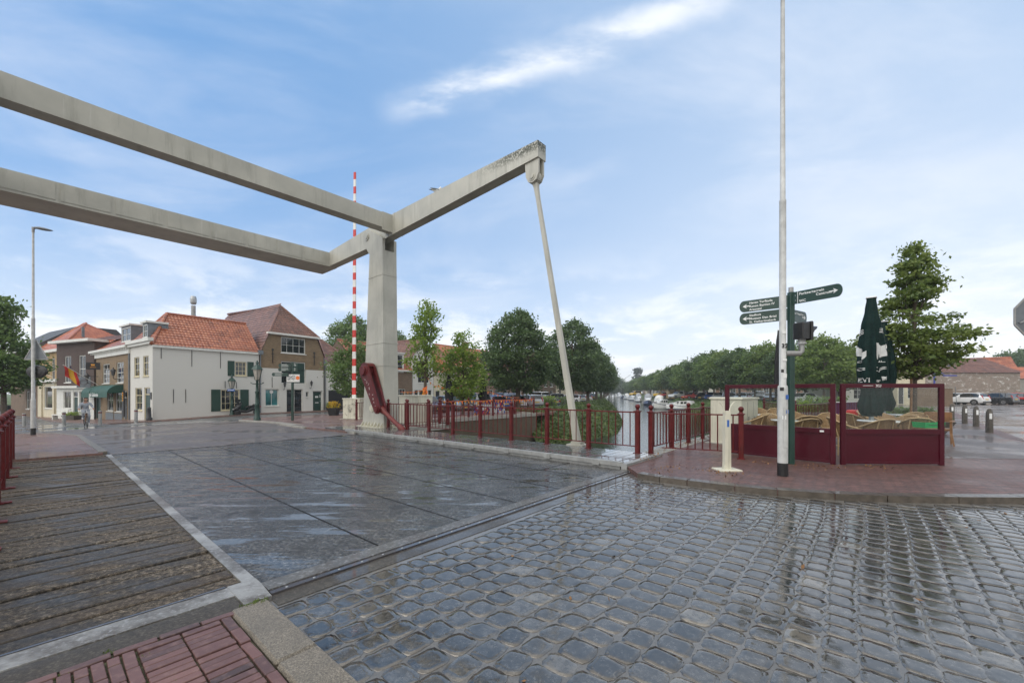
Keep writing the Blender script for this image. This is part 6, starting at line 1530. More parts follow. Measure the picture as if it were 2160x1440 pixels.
# colourful children's banner behind the pennants
t = thing('banner', 'multicoloured banner tied behind the far quay railing under the pennants', 'banner', B(14.0, 17.2, .06), atan2(CX[1], CX[0]))
mb = MB(); rr = random.Random(6)
for i in range(30):
    for j in range(9):
        x, f0, f1, z = -1.35+i*.09, .02*sin(i*.6), .02*sin(i*.6+.6), .1+j*.088
        mb.add([(x,f0,z),(x+.09,f1,z),(x+.09,f1,z+.088),(x,f0,z+.088)], [(0,1,2,3)], 0 if noise.noise(Vector((i*.21, j*.3, 1))) > .02 else rr.choice((1,1,1,2,3,4)))
mb.build('printed_cloth', [M['print'], M['plastpurple'], M['bluesign'], M['yelloworange'], M['barred']], t)
mb = MB(); mb.box(-1.37, 1.37, .03, .06, .9, .95); mb.build('top_batten', M['black'], t)
# closed parasols
def parasol(label, p, H, r, zlow, mat, prints=False, group=None, pole='galv', seed=1, top=.32):
    t = thing('closed_parasol', label, 'parasol', p, -atan2(p.x, p.y), group); rr = random.Random(seed); n = 56; mb = MB(); secs = []
    prof = [(0, top*.9), (.1, .44), (.25, .68), (.45, .92), (.62, 1.0), (.74, .90), (.80, .66), (.84, .72), (.93, .90), (1, .74)] if zlow < .4*H else [(0, top), (.2, .6), (.5, .9), (.8, 1), (1, .85)]
    N = 34
    for i in range(N+1):
        u = i/N
        for (a, r0), (b, r1) in zip(prof[:-1], prof[1:]):
            if a <= u <= b: q = (u-a)/(b-a); rad = r*(r0+(r1-r0)*(q*q*(3-2*q))); break
        z = H-(H-zlow)*u; row = []
        for k in range(n):
            a = 2*pi*k/n; f = 1+(.15*(1-2*abs(sin(4*a+seed)))+.07*sin(15*a+3*u+seed)+.05*sin(27*a+seed*2))*min(1, u*3)*(1.15 if u > .82 else 1); row.append((rad*f*cos(a), rad*f*sin(a), z+(.06*sin(8*a) if i == N else 0)))
        secs.append(row)
    mb.loft(secs[::-1]); cv = mb.build('canvas', M[mat], t)
    mb = MB(); mb.box(-r*top*1.05, r*top*1.05, -r*top*1.05, r*top*1.05, H, H+.025); mb.build('top_plate', M['alu'], t)
    mb = MB(); mb.lathe([(.055,0),(.055,zlow+.5)], 12); mb.build('pole', M[pole], t)
    mb = MB(); mb.bev(-.4,.4,-.4,.4,0,.08,.01); mb.build('base_slab', M['concrete'], t)
    if prints:
        Rz = lambda z: r*1.13
        def onskin(x, z):
            # front surface of the canvas toward the viewer
            u = (H-z)/(H-zlow); rad = 0
            for (a, r0), (b, r1) in zip(prof[:-1], prof[1:]):
                if a <= u <= b: q = (u-a)/(b-a); rad = r*(r0+(r1-r0)*(q*q*(3-2*q))); break
            dx = cl(x/rad, -.97, .97); a = -math.acos(dx)
            f = 1+(.15*(1-2*abs(sin(4*a+seed)))+.07*sin(15*a+3*u+seed)+.05*sin(27*a+seed*2))*min(1, u*3)
            rr_ = rad*f+.012; return Vector((rr_*cos(a), rr_*sin(a), z))
        def patch(mb, pts):                      # polygon in (x, z) laid on the folds
            x0, x1 = min(p[0] for p in pts), max(p[0] for p in pts); z0, z1 = min(p[1] for p in pts), max(p[1] for p in pts); st = .014
            for i in range(math.floor(x0/st), math.ceil(x1/st)):
                for j in range(math.floor(z0/st), math.ceil(z1/st)):
                    q = clip_cell(pts, i*st, (i+1)*st, j*st, (j+1)*st)
                    if len(q) > 2: mb.add([onskin(x, z) for x, z in q], [tuple(range(len(q)))])
        def stroke(mb, a, b, w):
            d = Vector((b[0]-a[0], b[1]-a[1])).normalized()*w/2; patch(mb, [(a[0]-d.y, a[1]+d.x), (b[0]-d.y, b[1]+d.x), (b[0]+d.y, b[1]-d.x), (a[0]+d.y, a[1]-d.x)])
        mb = MB(); k = p.y/FPX; kx = k*cos(atan2(p.x, p.y)); X = lambda u_: (u_-1838)*kx; Z = lambda v_: CH+(HV-v_)*k-p.z
        for sx in (-1, 1):                        # feathered emblem
            cx, cz = X(1838+sx*23), Z(691)
            for q in range(7): ang = sx*(.2+.33*q); stroke(mb, (cx+.02*cos(ang)*sx, cz+.10-.035*q), (cx+sx*.06, cz+.17-.055*q), .013)
            for q in range(3): stroke(mb, (cx-.05*sx, cz-.05-.045*q), (cx+.015*sx, cz-.12-.045*q), .015)
        patch(mb, [(X(1804),Z(726)),(X(1808),Z(727)),(X(1816),Z(738)),(X(1815),Z(752)),(X(1804),Z(748))]); patch(mb, [(X(1818),Z(746)),(X(1828),Z(740)),(X(1828),Z(752)),(X(1820),Z(760))])
        patch(mb, [(X(1848),Z(724)),(X(1853),Z(726)),(X(1862),Z(734)),(X(1864),Z(752)),(X(1858),Z(756)),(X(1853),Z(748)),(X(1852),Z(760)),(X(1847),Z(752))]); patch(mb, [(X(1860),Z(732)),(X(1866),Z(724)),(X(1868),Z(730)),(X(1863),Z(738))]); patch(mb, [(X(1869),Z(728)),(X(1875),Z(724)),(X(1875),Z(745)),(X(1870),Z(742))])
        stroke(mb, (X(1821),Z(777)), (X(1826),Z(777)), .02); stroke(mb, (X(1821),Z(780)), (X(1826),Z(780)), .02)
        stroke(mb, (X(1847),Z(776)), (X(1852),Z(776)), .02); stroke(mb, (X(1847),Z(783)), (X(1852),Z(783)), .02)
        stroke(mb, (X(1853),Z(785)), (X(1864),Z(778)), .02); stroke(mb, (X(1854),Z(781)), (X(1864),Z(775)), .016); patch(mb, [(X(1868),Z(772)),(X(1872),Z(772)),(X(1874),Z(783)),(X(1871),Z(788)),(X(1869),Z(780))])
        mb.build('canvas_print', M['print'], cv)
        def word(s, u_, v_, size):
            o = text('lettering', s, size, M['print'], cv, Matrix.Identity(4), .004, .0)
            for vt in o.data.vertices: q = onskin(X(u_)+vt.co.x, Z(v_)+vt.co.y); vt.co = q
        word('OU', 1810, 765, .065); word('ALL', 1853, 765, .055); word('O', 1808.5, 782, .11); word('EVI', 1811, 806, .16); word('er', 1848, 806, .11); word('BE', 1860, 803, .15)
    return t
GP = 'closed parasols on the near terrace'
p = at(1838, 889, .075); p = onY(1838, 10.9, .075)
parasol('large closed bottle green parasol with white print at the front of the terrace', p, CH+(HV-629)*p.y/FPX-p.z, .30, .88, 'parasol', True, GP, seed=2, top=.36)
p = onY(1864, 13.4, .075); parasol('closed green parasol partly hidden behind the large printed one', p, 3.75, .30, .9, 'parasol', False, GP, seed=5)
p = onY(1643, 12.6, .075); parasol('closed dark parasol mostly hidden behind the tall lamp post', p, 3.35, .12, 1.35, 'parasolblk', False, GP, seed=7)
GB = 'black parasols on the far quay'
for u, Y, v0, v1, lb in ((947, 28.2, 790, 852, 'closed black parasol under the drooping street tree on the far quay'), (1019, 29.5, 789, 853, 'slim closed black parasol in front of the pale brick house')):
    p = onY(u, Y, -.1); parasol(lb, p, CH+(HV-v0)*Y/FPX+.1, .27, .5, 'parasolblk', False, GB, seed=int(u), pole='black')
# ------------------------------------------------------------ wind screens
def screen(label, p, q, txt=None):
    p, q = Vector(p), Vector(q); L = (q-p).length; t = thing('wind_screen', label, 'wind screen', p, atan2(q.y-p.y, q.x-p.x)); H = 1.64
    for x in (0, L-.09):
        mb = MB(); mb.bev(x, x+.09, -.03, .03, 0, H, .006); mb.build('upright', M['maroon'], t)
    mb = MB(); mb.bev(.09, L-.09, -.025, .025, H-.085, H, .005); tr_ = mb.build('top_rail', M['maroon'], t)
    mb = MB(); mb.bev(.09, L-.09, -.032, .032, .62, .72, .006); mb.build('mid_rail', M['maroon'], t)
    mb = MB(); mb.box(.09, L-.09, -.008, .012, .04, .62); mb.bev(.09, L-.09, -.02, .02, .02, .06, .004); mb.build('lower_panel', M['maroon'], t)
    mb = MB(); mb.box(.09, L-.09, -.003, .003, .72, H-.085); mb.build('glass_pane', M['screen'], t)
    if txt: mb = MB(); mb.box(.42, .62, -.0275, -.0255, H-.045, H-.037); mb.build('dash', M['letter'], tr_); text('lettering', txt, .075, M['letter'], tr_, T((.67, -.026, H-.068)) @ UPR, .001)
    else: mb = MB(); mb.bev(L-.26, L-.19, -.034, -.032, .645, .68, .0008); mb.build('sticker', M['letter'], t)
    return t
screen('left maroon wind screen with clear glass upper half behind the lamp post', at(1530, 955, .075), at(1763, 979, .075))
screen('right maroon wind screen with white letters on its top rail', at(1773, 979, .075), at(1990, 980.5, .075), 'XU')
# ------------------------------------------------------------ terrace furniture
def chair(label, p, rz):
    t = thing('cane_chair', label, 'chair', p, rz, 'cane chairs on the terrace')
    mb = MB(); n = 20; mb.loft([[(.22*s*cos(a), .22*s*sin(a)-.0, z) for a in [2*pi*k/n for k in range(n)]] for s, z in ((.94,.42),(1,.435),(1,.455),(.9,.47))], 0, False); mb.build('seat', M['wicker'], t)
    mb = MB(); rows = []
    for z, r, tz in ((.46,.225,0),(.62,.245,.01),(.76,.27,.02),(.84,.285,.035)): rows.append([(r*cos(a)*1.08, r*sin(a)+tz, z-.10*(1-abs(sin(a)))*((z-.46)/.38)) for a in [pi*k/14 for k in range(15)]])
    inner = [[(x*.95, y*.95, z) for x, y, z in r_] for r_ in rows]
    mb.loft(rows, 0, True, False, False); mb.loft(inner[::-1], 0, True, False, False); mb.build('backrest', M['wicker'], t)
    mb = MB(); mb.tube([(.31,-.26,.60),(.33,-.1,.645),(.315,.06,.70),(.27,.2,.77),(.15,.32,.845),(0,.355,.865),(-.15,.32,.845),(-.27,.2,.77),(-.315,.06,.70),(-.33,-.1,.645),(-.31,-.26,.60)], .019, 8); mb.build('hoop', M['cane'], t)
    for x, y in ((-1,-1),(1,-1),(1,1),(-1,1)):
        mb = MB(); mb.tube([(x*.2,y*.2,0),(x*.19,y*.19,.43)]+([(x*.30,-.25,.60)] if y < 0 else [(x*.16,.29,.83)]), .014, 7); mb.build('leg', M['cane'], t)
    mb = MB(); n = 16; mb.tube([(.17*cos(2*pi*k/n), .17*sin(2*pi*k/n), .2) for k in range(n+1)], .009, 6); mb.build('stretcher', M['cane'], t)
    return t
def table(label, p, r):
    t = thing('terrace_table', label, 'table', p, 0, 'round tables on the terrace'); mb = MB(); mb.lathe([(.01,.70),(r*.96,.70),(r,.71),(r,.73),(r*.98,.738),(.01,.738)], 32); mb.build('tabletop', M['tabletop'], t)
    mb = MB(); mb.lathe([(.03,.03),(.03,.70)], 10); mb.build('leg', M['alu'], t); mb = MB(); mb.lathe([(.24,0),(.22,.03),(.03,.05)], 18); mb.build('foot', M['alu'], t); return t
tabs = [(1617, 13.4, .36, 'white table top at the far left behind the left wind screen'), (1660, 10.9, .38, 'white table top behind the lamp post and left wind screen'), (1862, 10.6, .52, 'widest white table top, in front of the large printed parasol'), (1888, 13.6, .42, 'pale table top farther back right of the parasol poles'), (1945, 13.2, .38, 'table top behind the right end of the right wind screen')]
T0 = None; CHR = None
tl_ = []
for u, Y, r, lb in tabs:
    p = onY(u, Y, .075); tl_.append(p)
    if T0 is None: T0 = table(lb, p, .45)
    else: T0_ = dup(T0, p, 0, lb, None, (r/.45, r/.45, 1))
chs = [(1590, 11.4, 3.9, 'cane chair at the left end behind the left wind screen glass'), (1622, 11.2, -.5, 'cane chair turned sideways just left of the lamp post'), (1612, 15.0, .1, 'farthest cane chair at the upper left behind the glass'), (1640, 14.8, -.3, 'cane chair behind the far left white table'), (1692, 9.6, 3.1, 'cane chair with its back close to the glass right of the green post'), (1702, 10.7, 2.7, 'cane chair just behind the chair right of the green post'), (1688, 12.6, .2, 'cane chair farther back between the lamp post and green post'), (1752, 11.6, -.5, 'cane chair facing the viewer at the right end of the left screen'), (1783, 9.7, 1.2, 'cane chair cut by the gap between the two wind screens'), (1800, 11.9, 1.9, 'cane chair at the left side of the widest table'), (1846, 9.5, 3.15, 'cane chair with its back to the viewer before the widest table'), (1903, 10.6, -1.3, 'cane chair at the right side of the widest table'), (1838, 13.2, .4, 'cane chair behind the large printed parasol pole'), (1870, 12.3, .1, 'cane chair behind the widest table'), (1926, 12.0, -1.0, 'cane chair between the widest table and the tree trunk'), (1905, 14.8, .0, 'cane chair farthest back before the planter hedge'), (1935, 9.9, 2.5, 'cane chair beside the bright green tray')]
for u, Y, rz, lb in chs:
    p = onY(u, Y, .075)
    if CHR is None: CHR = chair(lb, p, rz)
    else: dup(CHR, p, rz, lb)
p = onY(1958, 9.6, .075)
t = thing('side_table', 'small wooden side table under the bright green tray', 'table', p); mb = MB(); mb.bev(-.22,.22,-.18,.18,.60,.64,.008); mb.build('tabletop', M['wood'], t)
for x in (-.18,.18):
    for y in (-.14,.14): mb = MB(); mb.box(x-.018,x+.018,y-.018,y+.018,0,.60); mb.build('leg', M['wood'], t)
t = thing('plastic_tray', 'bright green plastic tray on the side table behind the right wind screen', 'tray', p+Vector((0,0,.64))); mb = MB(); mb.loft([[(x*k*.235,y*k*.16,z) for x,y in ((-1,-1),(1,-1),(1,1),(-1,1))] for z, k in ((0,.93),(.13,1.),(.13,.95),(.02,.88))], 0, False); mb.bev(-.245,.245,-.17,.17,.10,.125,.005) if False else None; mb.build('tub', M['greenplastic'], t); mb = MB(); mb.box(-.15,.15,-.166,-.158,.065,.075); mb.build('grip_slot', M['dkgreen'], t)
p = onY(1976, 11.6, .075)
t = thing('wooden_armchair', 'brown wooden armchair sticking out right of the right wind screen', 'chair', p, -.9)
for x, y, dx in ((-.3,-.28,-.06),(.3,-.28,.06),(-.26,.28,0),(.26,.28,0)):
    mb = MB(); mb.loft([[(x+dx+a*.016, y-.05+b*.022, 0) for a, b in ((-1,-1),(1,-1),(1,1),(-1,1))], [(x+a*.026, y+b*.034, .34) for a, b in ((-1,-1),(1,-1),(1,1),(-1,1))], [(x+a*.02, y-.03+b*.03, .64 if y < 0 else .88) for a, b in ((-1,-1),(1,-1),(1,1),(-1,1))]], 0, False); mb.build('leg', M['wood'], t)
mb = MB(); mb.bev(-.27,.27,-.27,.27,.40,.45,.01); mb.build('seat', M['wood'], t); mb = MB(); mb.bev(-.27,.27,.25,.29,.62,.9,.01); mb.build('backrest', M['wood'], t)
for x in (-.3, .3): mb = MB(); mb.bev(x-.035,x+.035,-.36,.28,.64,.675,.01); mb.build('armrest', M['wood'], t)
p = onY(1956, 14.6, .075); t = thing('plant_pot', 'dark blue square pot beside the planter hedge behind the right screen', 'pot', p); mb = MB(); mb.loft([[(x*w,y*w,z) for x,y in ((-1,-1),(1,-1),(1,1),(-1,1))] for z, w in ((0,.2),(.62,.3),(.66,.32),(.66,.27),(.55,.26))], 0, False); mb.build('pot_body', M['navy'], t); mb = MB(); mb.box(-.14,.12,-.298,-.285,.5,.56); mb.build('maker_label', M['letter'], t)
p = onY(1790, 19.6, .1); t = thing('banner', 'purple banner tied to the railing behind the right wind screen', 'banner', p, .55); mb = MB()
n = 16
for i in range(n): f = lambda k: .05*sin(k*1.1); mb.add([(-1.4+i*.2,f(i),.25),(-1.2+i*.2,f(i+1),.25),(-1.2+i*.2,f(i+1),.95),(-1.4+i*.2,f(i),.95)], [(0,1,2,3)], 0, True)
mb.build('cloth', M['plastpurple'], t); mb = MB(); mb.tube([(-1.4,-.02,.97),(1.8,-.02,.97)], .015, 6); mb.build('cord', M['letter'], t)
p = onY(1803, 15., .075); t = thing('red_cushion', 'bright red cushion on a stand behind the large printed parasol', 'cushion', p+Vector((0,0,.62)), .2); mb = MB(); mb.bev(-.26,.26,-.16,.16,0,.2,.06); mb.build('pad', M['barred'], t)
mb = MB(); mb.box(-.22,.22,-.14,.14,-.62,-.002); mb.build('stand', M['black'], t)
# ------------------------------------------------------------ cars
CARS = {
 # length, half width, height, stations (x, low, belt, top, cabin half width factor) from nose to tail
 'hatch': (3.9, .83, 1.47, [(0,.30,.55,.60,.70),(.12,.22,.66,.72,.86),(.75,.2,.80,.86,.9),(1.15,.2,.86,.93,.9),(1.25,.2,.88,.97,.86),(1.75,.2,.90,1.36,.78),(2.05,.2,.91,1.45,.76),(2.75,.2,.92,1.47,.76),(3.25,.2,.93,1.44,.76),(3.52,.2,.93,1.36,.77),(3.78,.24,.94,.99,.86),(3.86,.28,.80,.84,.88),(3.9,.34,.58,.62,.86)]),
 'sedan': (4.5, .88, 1.43, [(0,.30,.52,.57,.70),(.14,.22,.64,.69,.86),(.9,.2,.78,.83,.9),(1.35,.2,.84,.90,.9),(1.45,.2,.86,.94,.86),(2.05,.2,.89,1.36,.74),(2.4,.2,.90,1.42,.72),(3.0,.2,.91,1.42,.72),(3.45,.2,.93,1.32,.74),(3.95,.2,.95,1.04,.82),(4.3,.24,.94,.99,.86),(4.45,.28,.78,.82,.88),(4.5,.34,.55,.6,.86)]),
 'suv': (4.6, .93, 1.68, [(0,.36,.72,.78,.75),(.12,.28,.84,.9,.88),(.95,.26,.98,1.03,.92),(1.3,.26,1.03,1.09,.9),(1.4,.26,1.04,1.14,.86),(1.95,.26,1.06,1.58,.78),(2.3,.26,1.07,1.66,.76),(3.3,.26,1.08,1.68,.76),(4.05,.26,1.09,1.62,.76),(4.2,.26,1.09,1.54,.77),(4.48,.3,1.08,1.14,.86),(4.56,.34,.9,.95,.9),(4.6,.4,.62,.68,.88)]),
 'van': (4.9, .95, 1.95, [(0,.36,.78,.84,.8),(.12,.28,.92,.98,.9),(.8,.26,1.08,1.14,.92),(.95,.26,1.1,1.2,.88),(1.55,.26,1.12,1.82,.82),(1.9,.26,1.14,1.93,.82),(2.9,.26,1.15,1.95,.82),(4.1,.26,1.15,1.95,.82),(4.65,.26,1.15,1.9,.83),(4.72,.26,1.15,1.84,.83),(4.86,.3,1.12,1.2,.9),(4.9,.4,.7,.75,.9)]),
}
WHEEL = None
def wheel(par, loc, side):
    global WHEEL
    if WHEEL is None:
        mb = MB(); mb.lathe([(.17,-.09),(.27,-.10),(.31,-.07),(.315,0),(.31,.07),(.27,.10),(.17,.09)], 22, axis='y'); w = mb.build('wheel', M['rubber'], par, loc)
        mb = MB(); mb.lathe([(.20,-.085),(.19,-.105),(.06,-.09),(.04,-.1),(.001,-.1)][::-1], 18, axis='y', sm=False)
        for k in range(5): a = 2*pi*k/5; mb.T = Matrix.Rotation(a, 4, 'Y'); mb.box(-.025,.025,-.115,-.095,.04,.19)
        mb.T = None; mb.build('rim', M['rim'], w); WHEEL = w
        w.rotation_euler.z = 0 if side < 0 else pi
    else:
        w = dup(WHEEL, loc, 0 if side < 0 else pi, parent=par)
    return w
def car(kind, paint, label, p, heading, group, detail=True, name='parked_car'):
    L, hw, H, st = CARS[kind]; t = thing(name, label, 'car', p, heading, group)
    def ring(s):
        x, lo, be, top, cf = s; w = hw*(.92 if x < .05 or x > L-.05 else 1); flat_ = top-be < .12
        w2 = w*cf if not flat_ else w*.93; X = x-L/2
        h = [(0,lo),(w*.85,lo),(w*.97,lo+.14),(w,lo+(be-lo)*.55),(w*.985,be-.06),(w*.955,be),(w2 if not flat_ else w*.86,top-.05 if not flat_ else be+(top-be)*.6),(w2*.86,top-.005),(0,top+.012)]
        return [(X, y, z) for y, z in h]+[(X, -y, z) for y, z in h[-2:0:-1]]
    secs = [ring(s) for s in st]; n = len(secs[0]); body = MB(); glass = MB()
    gl_i = set()
    cab = [i for i, s in enumerate(st) if s[3]-s[2] > .12]; c0, c1 = cab[0]-1, cab[-1]+1
    for i in range(len(st)-1):
        for k in range(n):
            a, b, c, d = secs[i][k], secs[i][(k+1) % n], secs[i+1][(k+1) % n], secs[i+1][k]
            side = k in (5, n-7) if False else k == 5 or k == n-6
            topf = k in (6, 7, 8, 9) or k in (n-7,)
            g = (c0 < i < c1-1 and side) or (i == c0 and k in (5, 6, 7, 8, 9, n-6, n-7)) or (i == c1-1 and k in (5, 6, 7, 8, 9, n-6, n-7))
            if i in (c0, c1-1) and side: g = False
            (glass if g else body).add([a, b, c, d], [(0, 1, 2, 3)], 0, not g)
    body.add(secs[0], [tuple(range(n-1, -1, -1))]); body.add(secs[-1], [tuple(range(n))])
    bo = body.build('body', M[paint] if isinstance(paint, str) else paint, t)
    glass.build('window_glass', M['carglass'], t)
    mb = MB()
    for s in (-1, 1):                          # pillars between the side windows and dark sills
        for i in (c0+3, c1-2):
            x, lo, be, top, cf = st[i]; mb.bar((x-L/2, s*(hw*.957+.003), be), (x-L/2-.02, s*(hw*cf+.004), top-.05), .07, .02, up=(0, 1, 0))
        mb.box(.75-L/2, L-.75-L/2, *sorted((s*hw*.90, s*hw*.985)), .2, .3)
    mb.build('trim', M['carblack'], t)
    for x, s in ((.72, -1), (.72, 1), (L-.78, -1), (L-.78, 1)):
        mb = MB(); mb.lathe([(.36, -.02), (.36, .02)], 20, (x-L/2, s*(hw-.005), .33), axis='y'); mb.build('wheel_arch', M['carblack'], t)
        wheel(t, (x-L/2, s*(hw-.085), .315), s)
    def at_st(x, f):
        for a, b in zip(st[:-1], st[1:]):
            if a[0] <= x <= b[0]: u = (x-a[0])/(b[0]-a[0]); return a[f]+(b[f]-a[f])*u
    if detail:
        zt = st[-2][2]
        for s in (-1, 1):
            tall = kind in ('hatch', 'van')
            mb = MB(); z0, z1 = (zt, zt+.42) if tall else (zt-.16, zt+.02)
            if tall: mb.bar((L/2-.06, s*hw*.80, z0-.08), (L/2-.20, s*hw*.76, z1-.05), .14, .10, up=(0, 1, 0))
            else: mb.bev(L/2-.2, L/2-.01, *sorted((s*hw*.52, s*hw*.96)), z0, z1, .02)
            mb.build('taillight', M['taillens'], t)
            mb = MB(); zf = st[1][2]; mb.bev(-L/2+.02, -L/2+.32, *sorted((s*hw*.52, s*hw*.93)), zf-.18, zf-.02, .03); mb.build('headlight', M['headlens'], t)
            mb = MB(); xm = st[c0+1][0]-L/2; mb.bev(xm-.06, xm+.08, *sorted((s*(hw*.97), s*(hw*.97+.19))), st[c0+1][2]+.02, st[c0+1][2]+.16, .03); mb.build('mirror', M['carblack'] if kind == 'van' else (M[paint] if isinstance(paint, str) else paint), t)
        mb = MB(); mb.box(L/2-.02, L/2+.012, -.26, .26, st[-2][2]-.18, st[-2][2]-.07); mb.build('number_plate', M['plate'], t)
        mb = MB(); mb.box(-L/2-.012, -L/2+.03, -.26, .26, .38, .49); mb.build('number_plate', M['plate'], t)
        mb = MB(); mb.bev(L/2-.08, L/2+.008, -hw*.86, hw*.86, .32, .46, .02); mb.build('bumper', M['carblack'], t)
        mb = MB(); mb.bev(-L/2-.008, -L/2+.08, -hw*.7, hw*.7, .52 if kind != 'suv' else .62, .60 if kind != 'suv' else .8, .02); mb.build('grille', M['carblack'], t)
    return t
P = {k: carpaint(k, c) for k, c in dict(white=(.66,.67,.68), silver=(.42,.44,.46), grey=(.13,.14,.15), anthracite=(.045,.05,.058), black=(.012,.013,.015), blue=(.015,.07,.30), darkblue=(.015,.025,.07), red=(.42,.012,.012), paleblue=(.30,.38,.46), yellow=(.68,.42,.02)).items()}
GQ = 'cars parked on the far quay'
H0 = atan2(RX[1], RX[0])
for kind, c, u, Y, hd, lb in (
 ('hatch','anthracite',901,33,2.3,'dark grey hatchback parked left behind the slender bunting tree'),
 ('sedan','grey',948,37,2.4,'grey sedan parked behind the black closed parasol'),
 ('suv','anthracite',990,38,-.75,'dark grey suv with red rear lamps behind the drooping tree'),
 ('hatch','black',1021,41,-.7,'black hatchback parked left of the blue car'),
 ('sedan','blue',1033,38,-.8,'bright blue car parked behind the slim black parasol'),
 ('suv','darkblue',1057,44,-.75,'dark blue suv parked before the pale brick house'),
 ('hatch','white',1072,40,-.9,'white hatchback parked left of the linden trunk'),
 ('hatch','silver',1114,44,-1.1,'pale silver hatchback parked right of the linden trunk'),
 ('sedan','grey',1137,46,-.55,'grey sedan with sloping tail parked beside the clipped shrub'),
 ('van','white',1130,66,-.9,'white van farther back with red rear lamps before the terrace'),
 ('suv','grey',1164,70,.2,'grey suv parked far back before the cream gabled house'),
 ('sedan','silver',1189,74,.2,'long silver car parked far back behind the low shrub'),
 ('hatch','white',1214,68,-1.0,'white hatchback parked right of the hanger rod'),
 ('hatch','silver',1228,74,-1.0,'silver hatchback parked between the lindens right of the rod'),
 ('suv','black',1236,86,-1.0,'black suv parked farthest along the left bank')):
    car(kind, P[c], lb, onY(u, Y), hd, GQ)
GR = 'cars parked on the right bank'
for i, (kind, c, u, Y, hd, lb) in enumerate((
 ('van','yellow',1340,165,.5,'yellow van far along the right bank'),('van','yellow',1394,128,.5,'yellow van nearer along the right bank'),
 ('hatch','red',1404,122,.5,'small red car beside the nearer yellow van'),
 ('suv','white',1430,100,.4,'white suv on the right bank behind the boats'),('sedan','red',1460,88,.3,'dark red car on the right bank behind the white cruiser'),
 ('sedan','black',1482,82,.9,'black car on the right bank left of the blue one'),('hatch','blue',1500,79,.9,'blue hatchback on the right bank'),('sedan','white',1517,75,.8,'white car on the right bank beside the wind screen edge'),
 ('sedan','grey',1543,73,.9,'grey car behind the left edge of the wind screen glass'),('hatch','paleblue',1565,70,.9,'pale blue hatchback seen through the left wind screen'),('sedan','red',1584,70,.9,'red car seen through the left wind screen'),('suv','silver',1602,69,.9,'silver suv seen through the left wind screen'),('sedan','paleblue',1623,68,.9,'pale blue sedan seen just left of the lamp post'),('hatch','darkblue',1640,67,.9,'dark blue hatchback partly hidden by the lamp post'),('sedan','white',1692,52,.25,'long white car seen through the glass right of the green post'))):
    car(kind, P[c], lb, onY(u, Y, 0, False), hd, GR, detail=Y < 100)
GS = 'cars parked before the low building'
for kind, c, u, Y, hd, lb in (('hatch','silver',2002,55,-1.2,'silver car partly hidden behind the brown low wall'),('hatch','white',2037,51.5,-1.3,'white hatchback with tall red rear lamps before the whitewashed wall'),('hatch','black',2096,52,-1.25,'black hatchback before the whitewashed wall'),('hatch','red',2133,53,-1.2,'red hatchback partly hidden by the walking person'),('sedan','grey',2190,54,-.6,'grey car just outside the right edge')):
    car(kind, P[c], lb, onY(u, Y, -.05, False), hd, GS)
mb = MB(); p = onY(2018, 49, -.05, False); t = thing('sign_pole', 'thin leaning grey pole before the white hatchback', 'pole', p); mb.tube([(0,0,0),(-.18,0,2.2)], .03, 6); mb.build('pole_shaft', M['lead'], t)
# ------------------------------------------------------------ scooter
t = thing('motor_scooter', 'black three wheeled motor scooter parked against the white corner house', 'scooter', hframe(6.0, -.95)+Vector((0,0,-.46)), RZ)
def wh(x, y, r, name='wheel'):
    mb = MB(); mb.lathe([(r*.62,-.06),(r*.95,-.055),(r,0),(r*.95,.055),(r*.62,.06)], 20, (x,y,r), axis='y'); w = mb.build(name, M['rubber'], t); mb = MB(); mb.lathe([(.001,-.05),(r*.2,-.05),(r*.6,-.045),(r*.6,.045),(r*.2,.05),(.001,.05)], 14, (x,y,r), axis='y', sm=False); mb.build('rim', M['rim'], w)
wh(-.78,-.22,.24); wh(-.78,.22,.24); wh(.78,0,.27)
mb = MB(); mb.loft([[(x, w*cos(a), z+h*sin(a)) for a in [2*pi*k/12 for k in range(12)]] for x, w, z, h in ((-.62,.14,.40,.1),(-.4,.2,.36,.12),(-.05,.22,.34,.12),(.25,.22,.48,.2),(.6,.2,.62,.18),(.95,.12,.74,.1),(1.08,.04,.78,.04))]); mb.build('body', M['black'], t)
mb = MB(); mb.loft([[(x, w*cos(a), z+h*sin(a)) for a in [2*pi*k/12 for k in range(12)]] for x, w, z, h in ((-1.02,.12,.52,.1),(-.85,.26,.62,.22),(-.62,.27,.74,.3),(-.48,.16,.86,.26),(-.42,.06,.95,.15))]); mb.build('front_fairing', M['anthra'] if 'anthra' in M else M['black'], t)
mb = MB(); mb.loft([[(x, w*cos(a), z+h*sin(a)) for a in [2*pi*k/12 for k in range(12)]] for x, w, z, h in ((-.12,.14,.66,.05),(.1,.19,.74,.09),(.42,.19,.78,.09),(.55,.17,.88,.08),(.95,.13,.92,.06))]); mb.build('seat', M['rubber'], t)
mb = MB(); mb.tube([(-.55,-.36,1.05),(-.48,-.15,1.02),(-.48,.15,1.02),(-.55,.36,1.05)], .02, 7); mb.build('handlebar', M['carblack'], t)
mb = MB(); mb.loft([[(-.72+dx, y, z) for y in (-.22,-.1,.1,.22)] for dx, z in ((0,1.0),(.12,1.22),(.16,1.38))], 0, True, False, False); mb.build('wind_shield', M['carglass'], t)
mb = MB(); mb.bev(.78,1.02,-.18,.18,.95,1.1,.05); mb.build('top_box', M['black'], t); mb = MB(); mb.bev(1.03,1.10,-.1,.1,.68,.76,.02); mb.build('taillight', M['taillens'], t)
mb = MB(); mb.bev(-1.06,-.98,-.1,.1,.52,.6,.02); mb.build('headlight', M['headlens'], t)
